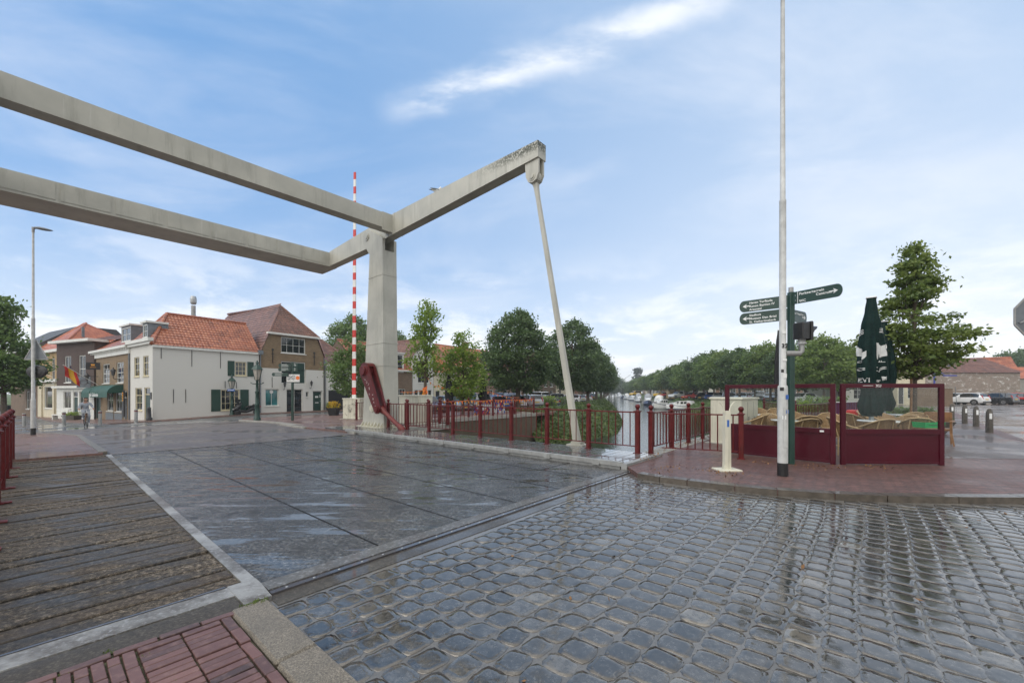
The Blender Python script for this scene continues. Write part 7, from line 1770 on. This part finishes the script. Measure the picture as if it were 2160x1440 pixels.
# ------------------------------------------------------------ boats
def boat(kind, label, p, rz, L, group, hullm='gel', topm='canvasgrey', sc=1.):
    t = thing('motor_boat', label, 'boat', p, rz, group)
    mb = MB(); secs = []
    B_ = L*.19
    for k in range(11):                        # stern (x=0) to bow (x=L)
        u = k/10; w = B_*(1-max(0, (u-.45)/.55)**2.2)*(.92+.08*min(1, u*4)); sheer = .55+.40*u**2.2; kz = -.35+.35*max(0, (u-.6)/.4)**2
        x = L*u; xb = x-.0; w = max(w, .02)
        secs.append([(xb-.22*L*.25*max(0,(u-.7)/.3), 0, kz), (xb-.05*L*max(0,(u-.8)/.2), -w*.72, kz+.18), (x, -w*.95, .18), (x, -w, sheer), (x, -w*.9, sheer+.01), (x, 0, sheer+.03), (x, w*.9, sheer+.01), (x, w, sheer), (x, w*.95, .18), (xb-.05*L*max(0,(u-.8)/.2), w*.72, kz+.18)])
    n = len(secs[0]); top = MB(); low = MB()
    low.loft([[q[2], q[1], q[0], q[9], q[8]] for q in secs], 0, True, False, False); low.add([secs[0][k] for k in (8,9,0,1,2)], [(0,1,2,3,4)])
    top.loft([[q[8], q[7], q[6], q[5], q[4], q[3], q[2]] for q in secs], 0, True, False, False); top.add([secs[0][k] for k in (2,3,4,5,6,7,8)], [(0,1,2,3,4,5,6)])
    low.build('lower_hull', M['navy'] if hullm != 'gelonly' else M['gel'], t); top.build('hull', M['navy'] if hullm == 'navy' else M['gel'], t)
    mb = MB()
    for s in (-1, 1): mb.tube([(q[3][0], s*q[7][1]*1.01, q[3][2]-.06) for q in secs], .035, 6)
    mb.build('rubbing_strake', M['canvaswhite'] if hullm == 'navy' else M['navy'], t)
    h0 = .62; cw = B_*.72
    mb = MB(); x0, x1 = (L*.30, L*.78)
    mb.loft([[(x, -cw*f, z0), (x, cw*f, z0), (x+dx, cw*f*.86, z1), (x+dx, -cw*f*.86, z1)] for x, f, z0, z1, dx in ((x0, 1, h0, h0+.72, 0), (L*.55, 1, h0, h0+.70, 0), (x1, .62, h0+.1, h0+.42, -.25))], 0, False); cab = mb.build('cabin', M['gel'], t)
    for s in (-1, 1):
        for a, b in ((.33,.42),(.45,.54),(.57,.66)): 
            mb = MB(); y = s*(cw*.97); f = 1 if b < .56 else .84; mb.prism([(L*a, h0+.30),(L*b, h0+.30),(L*b-.03, h0+.58),(L*a+.02, h0+.58)], 'y', *sorted((s*(cw*.95*f), s*(cw*.985*f)))); mb.build('cabin_window', M['carglass'], cab)
    if kind in ('canopy', 'wheelhouse', 'cover'):
        mb = MB(); xs = (.02,.06,.28,.40) if kind != 'wheelhouse' else (.2,.22,.48,.52); hh = {'canopy': 1.45, 'wheelhouse': 1.25, 'cover': .75}[kind]; rows = []
        for x, k in zip(xs, (.62, .96, 1., .62)): rows.append([(L*x, cw*1.05*cos(a), h0+.02+hh*k*abs(sin(a))**.55) for a in [pi*i/12 for i in range(13)]])
        mb.loft(rows, 0, True, False, True); cp_ = mb.build('canopy' if kind != 'wheelhouse' else 'wheelhouse', M[topm] if kind != 'wheelhouse' else M['gel'], t)
        if kind != 'cover':
            for s in (-1, 1):
                mb = MB(); q = (L*xs[1]+.1, L*xs[2]-.1); mb.box(q[0], q[1], *sorted((s*cw*1.055, s*cw*1.04)), h0+.5, h0+hh*.78); mb.build('side_window', M['carglass'], cp_)
            mb = MB(); mb.box(L*xs[0]-.01+.0, L*xs[0]+.0, -cw*.62, cw*.62, h0+.35, h0+hh*.55); mb.build('rear_window', M['carglass'], cp_)
    mb = MB()
    for s in (-1, 1):
        pts = [(L*(.55+.44*k/5), s*max(.04, secs[min(10, 5+k)][7][1]*.9), .98+.42*(k/5)**1.2) for k in range(6)]; mb.tube(pts, .018, 6)
        for q in pts[:-1]: mb.bar(q, (q[0], q[1], q[2]-.42), .02)
    mb.build('pulpit_rail', M['alu'], t)
    for k, u in enumerate((.15, .5)): mb = MB(); mb.tube([(L*u, -B_*1.05, .55), (L*u, -B_*1.06, .5), (L*u, -B_*1.06, .15), (L*u, -B_*1.05, .1)], [.03,.09,.09,.03], 8); mb.build('fender', M['canvaswhite'], t)
    if kind == 'dinghy': mb = MB(); mb.tube([(-.5,-B_*.8,.55),(-.5,B_*.8,.6)], .25, 10); mb.build('tender_tube', M['canvaswhite'], t)
    t.scale = (sc, sc, sc); return t
GBt = 'motor boats moored along the right bank'
wz_ = -2.0
def wat(u, v): return Vector(at(u, v, wz_))
wd = atan2(1, .20)
BT = (('cover','white cabin cruiser with blue hull stripe and white cockpit cover, nearest in the canal',1466,864,2.95,6.6,'gel','canvaswhite'),
 ('dinghy','small white day boat tucked behind the nearest cruiser',1414,862,3.6,4.6,'gelonly','canvaswhite'),
 ('wheelhouse','white motor boat with large wheelhouse windows, third from the railing',1398,858,4.1,7.,'gel','canvasgrey'),
 ('canopy','dark blue motor cruiser with tall grey canopy',1367,853,4.4,7.5,'navy','canvasgrey'),
 ('canopy','white boat with flat grey cover moored beyond the dark blue cruiser',1346,846.5,4.5,7.,'gel','canvasgrey'),
 ('cover','pale cruiser with dark top moored before the far yellow van',1331,843.5,4.6,7.5,'gel','canvasgrey'),
 ('wheelhouse','white boat with wheelhouse in the distant row of boats',1320,841.5,4.6,7.5,'gel','canvasgrey'),
 ('cover','small blue boat in the distant row of boats',1312,839.2,4.6,7.,'navy','canvasgrey'),
 ('canopy','tiny white boat near the distant drawbridge',1305,837.5,4.6,8.,'gel','canvasgrey'),
 ('cover','farthest boat moored at the end of the canal',1299,836.2,4.6,8.,'gelonly','canvasgrey'))
for kind, lb, u, v, rz, L, hm, tm_ in BT:
    b_t = boat(kind, lb, wat(u, v), rz, L, GBt, hm, tm_, 1.)
    b_t.scale = (.82, 1.15, 1.32) if u == 1466 else (1., 1., 1.5)
# mooring posts and the distant drawbridge
for i, (u, v, h) in enumerate(((1314,842,5.2),(1290,838,6.),(1287,837.3,6.))):
    p = wat(u, v); t = thing('mooring_post', ('dark mooring post standing in the canal before the distant boats','dark mooring post left of the distant drawbridge','thin mooring post farthest out in the canal')[i], 'post', p); mb = MB(); mb.lathe([(.22,-1),(.2,h)], 8); mb.build('pile', M['black'], t)
p = wat(1301, 835.2); t = thing('distant_drawbridge', 'tiny dark drawbridge crossing the far end of the canal', 'drawbridge', p)
mb = MB(); mb.box(-16,14,-1.5,1.5,2.2,2.8); mb.build('deck', M['black'], t)
for x in (-6, 3): mb = MB(); mb.box(x-.6,x+.6,-1.5,1.5,-1,8.8); mb.build('pillar', M['white'] if x < 0 else M['lead'], t)
mb = MB(); mb.box(-9,10,-.8,.8,9.2,10.2); mb.build('balance_beam', M['black'], t)
for s in (-1, 1): mb = MB(); mb.bar((4,s,12),(4+s*7.5,s,17.5),.25); mb.build('raised_arm', M['lead'], t)
# ------------------------------------------------------------ people and dog
def skin(name, V_, E_, mat, par, sub=2, root=0):
    """one continuous body: joints with radii joined by the Skin modifier"""
    me = bpy.data.meshes.new(name+'_joints'); me.from_pydata([v[0] for v in V_], E_, []); o = bpy.data.objects.new(name, me); COL.objects.link(o)
    m = o.modifiers.new('skin', 'SKIN'); m.use_smooth_shade = True
    sv = me.skin_vertices[0].data
    for i, v in enumerate(V_): r = v[1]; sv[i].radius = r if isinstance(r, tuple) else (r, r); sv[i].use_root = i == root
    o.modifiers.new('sub', 'SUBSURF').levels = sub; o.modifiers['sub'].render_levels = sub
    bpy.context.view_layer.update(); dg = bpy.context.evaluated_depsgraph_get(); r = bpy.data.meshes.new_from_object(o.evaluated_get(dg))
    bpy.data.objects.remove(o); r.name = name; r.materials.clear(); r.materials.append(mat); r.polygons.foreach_set('use_smooth', [True]*len(r.polygons))
    q = bpy.data.objects.new(name, r); COL.objects.link(q); q.parent = par; return q
def chain(*idx): return [(a, b) for a, b in zip(idx[:-1], idx[1:])]
def hand(V_, E_, wrist, dirv, side, curl):
    """palm, four fingers of unequal length and a thumb, added to the skeleton at joint wrist"""
    w = Vector(V_[wrist][0]); d = Vector(dirv).normalized(); s = Vector(side).normalized(); c = Vector(curl).normalized()
    pm_ = len(V_); V_.append((tuple(w+d*.05), (.034, .018))); E_.append((wrist, pm_))
    for k, l in enumerate((.07, .078, .072, .056)):
        b = w+d*.09+s*(-.026+.018*k); i = len(V_); V_ += [(tuple(b), .0095), (tuple(b+d*l*.5+c*.008), .0085), (tuple(b+d*l*.75+c*.045), .0075)]; E_ += [(pm_, i), (i, i+1), (i+1, i+2)]
    b = w+d*.04-s*.035; i = len(V_); V_ += [(tuple(b), .012), (tuple(b-s*.02+d*.035+c*.02), .0095)]; E_ += [(pm_, i), (i, i+1)]
def head(par, loc, yaw, hairm, cap=False):
    """skull with brow, nose, mouth, chin and ears; x points where the face looks"""
    mb = MB(); N = 20; secs = []
    for zz, rx, ry, xo in ((-.115,.038,.034,.022),(-.105,.060,.050,.020),(-.075,.080,.062,.012),(-.045,.088,.068,.006),(-.01,.092,.073,.0),(.025,.094,.076,-.004),(.06,.092,.074,-.006),(.09,.078,.064,-.008),(.112,.048,.042,-.01),(.12,.01,.01,-.01)):
        row = []
        for k in range(N):
            a = 2*pi*k/N; x = rx*cos(a)+xo; y = ry*sin(a); f = max(0, cos(a))**14
            x += f*(.026*exp(-((zz+.028)/.022)**2)+.012*exp(-((zz+.105)/.012)**2)+.010*exp(-((zz+.066)/.009)**2)-.006*exp(-((zz+.053)/.006)**2)); g = exp(-((abs(a if a < pi else 2*pi-a)-.42)/.16)**2)*exp(-((zz+.002)/.013)**2); x -= .014*g
            x += .006*exp(-((zz-.022)/.012)**2)*max(0, cos(a))**3; row.append((x, y, zz))
        secs.append(row)
    mb.loft(secs)
    for s in (-1, 1): mb.ball((-.01, s*.078, -.015), .024, 0, 8, 1.35)
    mb.T = None; h = mb.build('head', M['skin'], par, loc); h.rotation_euler.z = yaw
    mb = MB()
    for s in (-1, 1): mb.ball((.083, s*.031, -.002), .0085, 0, 8)
    mb.build('eyes' if False else 'eye', M['ltrblk'], h)
    mb = MB(); mb.bev(.083,.0925,-.022,.022,-.07,-.061,.002); mb.build('mouth', M['redlt'], h)
    mb = MB(); secs = []
    for zz, k in ((-.04,.5),(.0,.9),(.03,1.06),(.06,1.09),(.095,1.05),(.118,.72),(.132,.1)):
        row = []
        for q in range(N):
            a = 2*pi*q/N; fr = max(0, cos(a)); back = 1 if zz > .045 else (1-fr**.5)
            row.append(((.095*cos(a)-.006)*k*(back if cos(a) > 0 and zz <= .045 else 1), .077*sin(a)*k, zz))
        secs.append(row)
    mb.loft(secs); mb.build('hair', M[hairm], h)
    return h
# cyclist: rides toward the viewer; local x = riding direction
pc_ = gfar(181, 899); yaw = atan2(-pc_.y, -pc_.x)+.10
bk = thing('bicycle', 'city bicycle ridden by the person in pale grey clothes', 'bicycle', pc_, yaw)
def bw(x):
    mb = MB(); n = 28; mb.tube([(x+.33*cos(2*pi*k/n), 0, .345+.33*sin(2*pi*k/n)) for k in range(n+1)], .02, 7); w = mb.build('wheel', M['rubber'], bk)
    mb = MB()
    for k in range(12): a = 2*pi*k/12; mb.bar((x, 0, .345), (x+.32*cos(a), 0, .345+.32*sin(a)), .004)
    mb.lathe([(.025,-.05),(.025,.05)], 8, (x,0,.345), axis='y'); mb.build('spokes' if False else 'spoke_set', M['alu'], w)
bw(.55); bw(-.55)
mb = MB()
for a, b, r in (((-.55,0,.345),(-.08,0,.30),.014),((-.08,0,.30),(-.2,0,.88),.017),((-.08,0,.30),(.38,0,.80),.019),((-.17,0,.74),(.37,0,.86),.017),((-.55,0,.345),(-.17,0,.74),.012)): mb.tube([a, b], r, 8)
for s in (-1, 1): mb.tube([(.37,0,.86),(.42,s*.045,.70),(.55,s*.05,.345)], .012, 6)
mb.build('frame', M['wood'], bk)
mb = MB(); mb.tube([(.37,0,.85),(.34,0,1.06)], .014, 7); mb.tube([(.12,-.31,1.08),(.22,-.28,1.09),(.36,-.1,1.07),(.36,.1,1.07),(.22,.28,1.09),(.12,.31,1.08)], .013, 7); mb.build('handlebar', M['alu'], bk)
mb = MB(); mb.loft([[(x, w*cos(a), .93+.035*sin(a)) for a in [2*pi*k/10 for k in range(10)]] for x, w in ((-.36,.05),(-.3,.1),(-.18,.08),(-.02,.025))]); mb.build('saddle', M['black'], bk)
mb = MB(); mb.lathe([(.04,-.02),(.055,.02),(.04,.05)], 12, (.46,0,.90), axis='x'); mb.build('headlight', M['headlens'], bk)
mb = MB(); mb.box(.32,.5,-.19,.19,.86,.89); mb.build('front_rack', M['alu'], bk)
mb = MB(); mb.bar((-.08,.09,.30),(-.08,.09,.14),.018); mb.box(-.13,-.03,.09,.19,.12,.14); mb.bar((-.08,-.09,.30),(-.08,-.09,.46),.018); mb.box(-.13,-.03,-.19,-.09,.46,.48); mb.build('pedal', M['carblack'], bk)
cy = thing('person', 'person in pale grey patterned jacket, trousers and white shoes riding the bicycle', 'person', pc_, yaw)
V_ = [((-.2,0,1.00),(.13,.11)),((-.17,0,1.15),(.12,.14)),((-.10,0,1.33),(.12,.16)),((-.04,0,1.46),(.09,.12)),((-.01,0,1.53),.055),((.02,0,1.60),.055),
 ((-.04,.19,1.43),.065),((.0,.30,1.22),.048),((.16,.315,1.12),.032),((-.04,-.19,1.43),.065),((.0,-.30,1.22),.048),((.16,-.315,1.12),.032),
 ((-.17,.10,.98),.095),((.10,.13,.62),.07),((-.06,.13,.25),.045),((-.02,.14,.19),.04),((-.17,-.10,.98),.095),((.22,-.13,.90),.072),((.0,-.13,.58),.045),((.03,-.14,.52),.04)]
E_ = chain(0,1,2,3,4,5)+chain(3,6,7,8)+chain(3,9,10,11)+chain(0,12,13,14,15)+chain(0,16,17,18,19)
hand(V_, E_, 8, (.3,0,-.1), (0,-1,0), (0,0,-1)); hand(V_, E_, 11, (.3,0,-.1), (0,1,0), (0,0,-1))
skin('body', V_, E_, M['skin'], cy)
k = 1.14
JV = [(p_, (r[0]*k, r[1]*k) if isinstance(r, tuple) else r*k*1.06) for p_, r in V_[:12]]; JV[5] = ((-.005,0,1.545), .07)
JE = chain(0,1,2,3,4)+chain(3,6,7,8)+chain(3,9,10,11); JV2 = [JV[i] for i in (0,1,2,3,4,6,7,8,9,10,11)]; mp = {0:0,1:1,2:2,3:3,4:4,6:5,7:6,8:7,9:8,10:9,11:10}
skin('jacket', [(p_, r) for p_, r in JV2], [(mp[a], mp[b]) for a, b in JE], M['greycloth'], cy)
TV = [V_[0]]+V_[12:20]; TV = [(p_, (r[0]*1.12, r[1]*1.14) if isinstance(r, tuple) else r*1.16) for p_, r in TV]; skin('trousers', TV, chain(0,1,2,3,4)+chain(0,5,6,7,8), M['greycloth'], cy)
for x, y, z in ((-.03,.14,.165),(.02,-.14,.50)): skin('shoe', [((x-.07,y,z+.01),.045),((x+.05,y,z),.045),((x+.17,y,z-.015),.036)], chain(0,1,2), M['shoe'], cy)
head(cy, (.05,0,1.70), 0, 'hair')
# person walking away with a dog
pw = at(2146, 851.5, -.05); yaw = atan2(pw.y, pw.x-0)-.9
pe = thing('person', 'grey haired person in a patterned shirt and dark trousers walking a dog at the right', 'person', pw, pi/2-.2); 
V_ = [((0,0,.98),(.12,.16)),((0,0,1.12),(.11,.15)),((.02,0,1.32),(.12,.18)),((.03,0,1.45),(.08,.12)),((.04,0,1.52),.05),((.05,0,1.58),.05),
 ((.02,.21,1.42),.06),((-.04,.27,1.15),.045),((.08,.28,.92),.032),((.02,-.21,1.42),.06),((-.02,-.27,1.15),.045),((.10,-.27,.93),.032),
 ((0,.09,.93),.09),((.10,.10,.50),.062),((.02,.10,.10),.045),((.05,.10,.05),.04),((0,-.09,.93),.09),((-.03,-.10,.50),.062),((-.20,-.10,.12),.045),((-.17,-.10,.05),.04)]
E_ = chain(0,1,2,3,4,5)+chain(3,6,7,8)+chain(3,9,10,11)+chain(0,12,13,14,15)+chain(0,16,17,18,19)
hand(V_, E_, 8, (.15,0,-.9), (1,0,0), (0,-1,0)); hand(V_, E_, 11, (.15,0,-.9), (1,0,0), (0,1,0))
skin('body', V_, E_, M['skin'], pe)
SV = [V_[i] for i in (0,1,2,3,4,6,7,8,9,10,11)]; SV = [(p_, (r[0]*1.12, r[1]*1.12) if isinstance(r, tuple) else r*1.2) for p_, r in SV]; skin('shirt', SV, [(mp[a], mp[b]) for a, b in JE], M['patterncloth'], pe)
TV = [V_[0]]+V_[12:20]; TV = [(p_, (r[0]*1.06, r[1]*1.06) if isinstance(r, tuple) else r*1.2) for p_, r in TV]; skin('trousers', TV, chain(0,1,2,3,4)+chain(0,5,6,7,8), M['darkcloth'], pe)
for x, y, z in ((.02,.10,.045),(-.19,-.10,.055)): skin('shoe', [((x-.05,y,z+.01),.045),((x+.06,y,z),.045),((x+.17,y,z-.008),.034)], chain(0,1,2), M['black'], pe)
head(pe, (.06,0,1.68), 0, 'greyhair')
pd_ = at(2136, 851.0, -.05); dg_ = thing('dog', 'golden haired dog walking beside the person at the right', 'dog', pd_, pi/2-.25)
V_ = [((-.36,0,.52),(.11,.13)),((-.1,0,.50),(.12,.12)),((.18,0,.50),(.13,.17)),((.34,0,.56),(.11,.12)),((.46,0,.68),.085),((.56,0,.76),.085),((.66,0,.74),.055),((.76,0,.71),.038),
 ((-.34,.10,.42),.085),((-.26,.11,.28),.052),((-.40,.11,.17),.034),((-.37,.11,.04),.03),((-.33,.11,.025),.03),((-.34,-.10,.42),.085),((-.38,-.11,.28),.052),((-.50,-.11,.17),.034),((-.49,-.11,.04),.03),((-.45,-.11,.025),.03),
 ((.26,.10,.38),.06),((.22,.10,.22),.038),((.25,.10,.04),.03),((.29,.10,.025),.03),((.26,-.10,.38),.06),((.32,-.10,.22),.038),((.36,-.10,.04),.03),((.40,-.10,.025),.03),
 ((-.46,0,.56),.04),((-.62,0,.50),.04),((-.74,0,.56),.025),((.55,.09,.78),.03),((.54,.105,.68),.028),((.55,-.09,.78),.03),((.54,-.105,.68),.028)]
E_ = chain(1,0)+chain(1,2,3,4,5,6,7)+chain(0,8,9,10,11,12)+chain(0,13,14,15,16,17)+chain(2,18,19,20,21)+chain(2,22,23,24,25)+chain(0,26,27,28)+chain(5,29,30)+chain(5,31,32)
skin('body', V_, E_, M['goldfur'], dg_, root=1)
# ------------------------------------------------------------ camera, sky, sun
cam = bpy.data.cameras.new('camera'); co = bpy.data.objects.new('camera', cam); COL.objects.link(co); S.camera = co
co.location = (0, 0, CH); co.rotation_euler = (pi/2, 0, 0)
cam.sensor_width = 36.; cam.sensor_fit = 'HORIZONTAL'; cam.lens = 36.*FPX/2160; cam.shift_y = (HV-720)/2160; cam.clip_start = .05; cam.clip_end = 6000
W = bpy.data.worlds.new('World'); S.world = W; W.use_nodes = True
nt = W.node_tree; nt.nodes.clear()
class WN(NT):
    def __init__(s): s.t = nt
w = WN()
SUN_EL, SUN_AZ = radians(48), atan2(-.62, -.55)
sky = w.n('ShaderNodeTexSky', sky_type='NISHITA', sun_disc=False, sun_elevation=SUN_EL, sun_rotation=SUN_AZ, altitude=0., air_density=1., dust_density=.6, ozone_density=2.)
tc = w.n('ShaderNodeTexCoord'); sp = w.n('ShaderNodeSeparateXYZ'); w.l(tc.outputs['Generated'], sp.inputs[0])
ez = w.math('MAXIMUM', sp.outputs[2], 0.)
den = w.math('ADD', ez, .22)
cb = w.n('ShaderNodeCombineXYZ'); w.l(w.math('DIVIDE', sp.outputs[0], den), cb.inputs[0]); w.l(w.math('DIVIDE', sp.outputs[1], den), cb.inputs[1])
def mapv(scale, rz, loc=(0,0,0)):
    m = w.n('ShaderNodeMapping'); m.inputs['Scale'].default_value = scale; m.inputs['Rotation'].default_value = (0, 0, rz); m.inputs['Location'].default_value = loc
    w.l(cb.outputs[0], m.inputs['Vector']); return m.outputs[0]
n1 = w.noise(mapv((.8, 1.5, 1), .5, (1.3, .4, 0)), 1.25, 7., .58, .5)
n2 = w.noise(mapv((.5, 1.1, 1), .5, (4, 2, 0)), .6, 4., .5, .3)
cirr = w.math('MULTIPLY', w.mr(n1, .42, .74, 0, 1), w.mr(n2, .38, .62, .15, 1))
def pxdir(u, v): return Vector(((u-1080)/FPX, 1, (HV-v)/FPX)).normalized()
d1, d2 = pxdir(900, 212), pxdir(1440, 20)
nn = d1.cross(d2).normalized(); mid = pxdir(1170, 135)
def dot(vec, dist=None):
    x = w.n('ShaderNodeVectorMath', operation='DOT_PRODUCT'); w.l(tc.outputs['Generated'], x.inputs[0]); x.inputs[1].default_value = vec; return x.outputs['Value']
wob = w.math('MULTIPLY', w.math('SUBTRACT', w.noise(mapv((1, 1, 1), 0), 2.6, 5.), .5), .11)
band_ = w.math('ABSOLUTE', w.math('ADD', dot(nn), wob))
streak = w.math('MULTIPLY', w.mr(band_, .0, .045, 1, 0), w.mr(dot(mid), .93, .985, 0, 1))
streak = w.math('MULTIPLY', streak, w.mr(w.noise(mapv((1.2, 3, 1), .55), 3.2, 6., .6), .34, .62, .15, 1))
haze = w.math('POWER', w.math('SUBTRACT', 1., ez), 3.3)
right = w.mr(sp.outputs[0], -.75, .75, 0, 1)
SK = .11
HS = w.n('ShaderNodeHueSaturation'); HS.inputs['Saturation'].default_value = 1.1; HS.inputs['Value'].default_value = 1.3; w.l(sky.outputs[0], HS.inputs['Color'])
base = w.mix(.7, HS.outputs[0], (.95, 2.65, 5.4))
c0 = w.mix(w.math('MULTIPLY_ADD', right, .45, .06), base, (4.9, 5.8, 6.9))
hz5 = w.math('POWER', w.math('SUBTRACT', 1., ez), 5.5)
haze = w.math('MAXIMUM', hz5, w.math('MULTIPLY', haze, right))
c1 = w.mix(w.math('MULTIPLY', haze, .95), c0, (7.9, 8.0, 8.1))
c2 = w.mix(w.math('MULTIPLY', cirr, .55), c1, (6.6, 6.9, 7.5))
n3 = w.noise(mapv((1, 1, 1), .3, (5, 3, 0)), 1.7, 7., .62, .2)
low = w.math('MULTIPLY', w.mr(n3, .46, .62, 0, 1), w.mr(ez, .06, .36, 1, 0))
c2 = w.mix(w.math('MULTIPLY', low, .75), c2, (7.9, 8.0, 8.15))
c3 = w.mix(w.math('MULTIPLY', streak, .85), c2, (7.3, 7.5, 7.8))
# unseen grey-white overcast added overhead and behind the viewer for neutral ambient light
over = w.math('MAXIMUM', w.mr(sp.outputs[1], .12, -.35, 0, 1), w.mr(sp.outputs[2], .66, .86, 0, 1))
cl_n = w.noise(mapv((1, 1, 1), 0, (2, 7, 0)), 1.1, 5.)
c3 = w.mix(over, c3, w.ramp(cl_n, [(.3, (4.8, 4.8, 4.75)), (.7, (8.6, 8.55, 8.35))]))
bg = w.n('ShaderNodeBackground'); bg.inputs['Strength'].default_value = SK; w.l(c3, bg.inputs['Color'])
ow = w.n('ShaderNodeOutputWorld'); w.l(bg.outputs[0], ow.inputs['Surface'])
sun = bpy.data.lights.new('sun', 'SUN'); so = bpy.data.objects.new('sun', sun); COL.objects.link(so)
sun.energy = 1.7; sun.angle = radians(80); sun.color = (1., .965, .91)
sd = Vector((sin(SUN_AZ)*cos(SUN_EL), cos(SUN_AZ)*cos(SUN_EL), sin(SUN_EL)))
so.rotation_euler = sd.to_track_quat('Z', 'Y').to_euler()
S.view_settings.view_transform = 'Standard'; S.view_settings.look = 'None'; S.view_settings.exposure = .44; S.view_settings.gamma = 1.
S.cycles.use_denoising = True
S.cycles.max_bounces = 8; S.cycles.transparent_max_bounces = 16

mb = MB(); mb.box(-920, 920, -320, 920, -3.6, 22); hz = mb.build('haze', None); hz.data.materials.clear()
hm = bpy.data.materials.new('thin_rain_haze'); hm.use_nodes = True; hn = hm.node_tree; hn.nodes.clear()
pv = hn.nodes.new('ShaderNodeVolumePrincipled'); pv.inputs['Density'].default_value = .0007; pv.inputs['Color'].default_value = (.93, .97, 1., 1); pv.inputs['Anisotropy'].default_value = .2
ho = hn.nodes.new('ShaderNodeOutputMaterial'); hn.links.new(pv.outputs[0], ho.inputs['Volume']); hz.data.materials.append(hm); hz['kind'] = 'stuff'
S.cycles.volume_bounces = 0
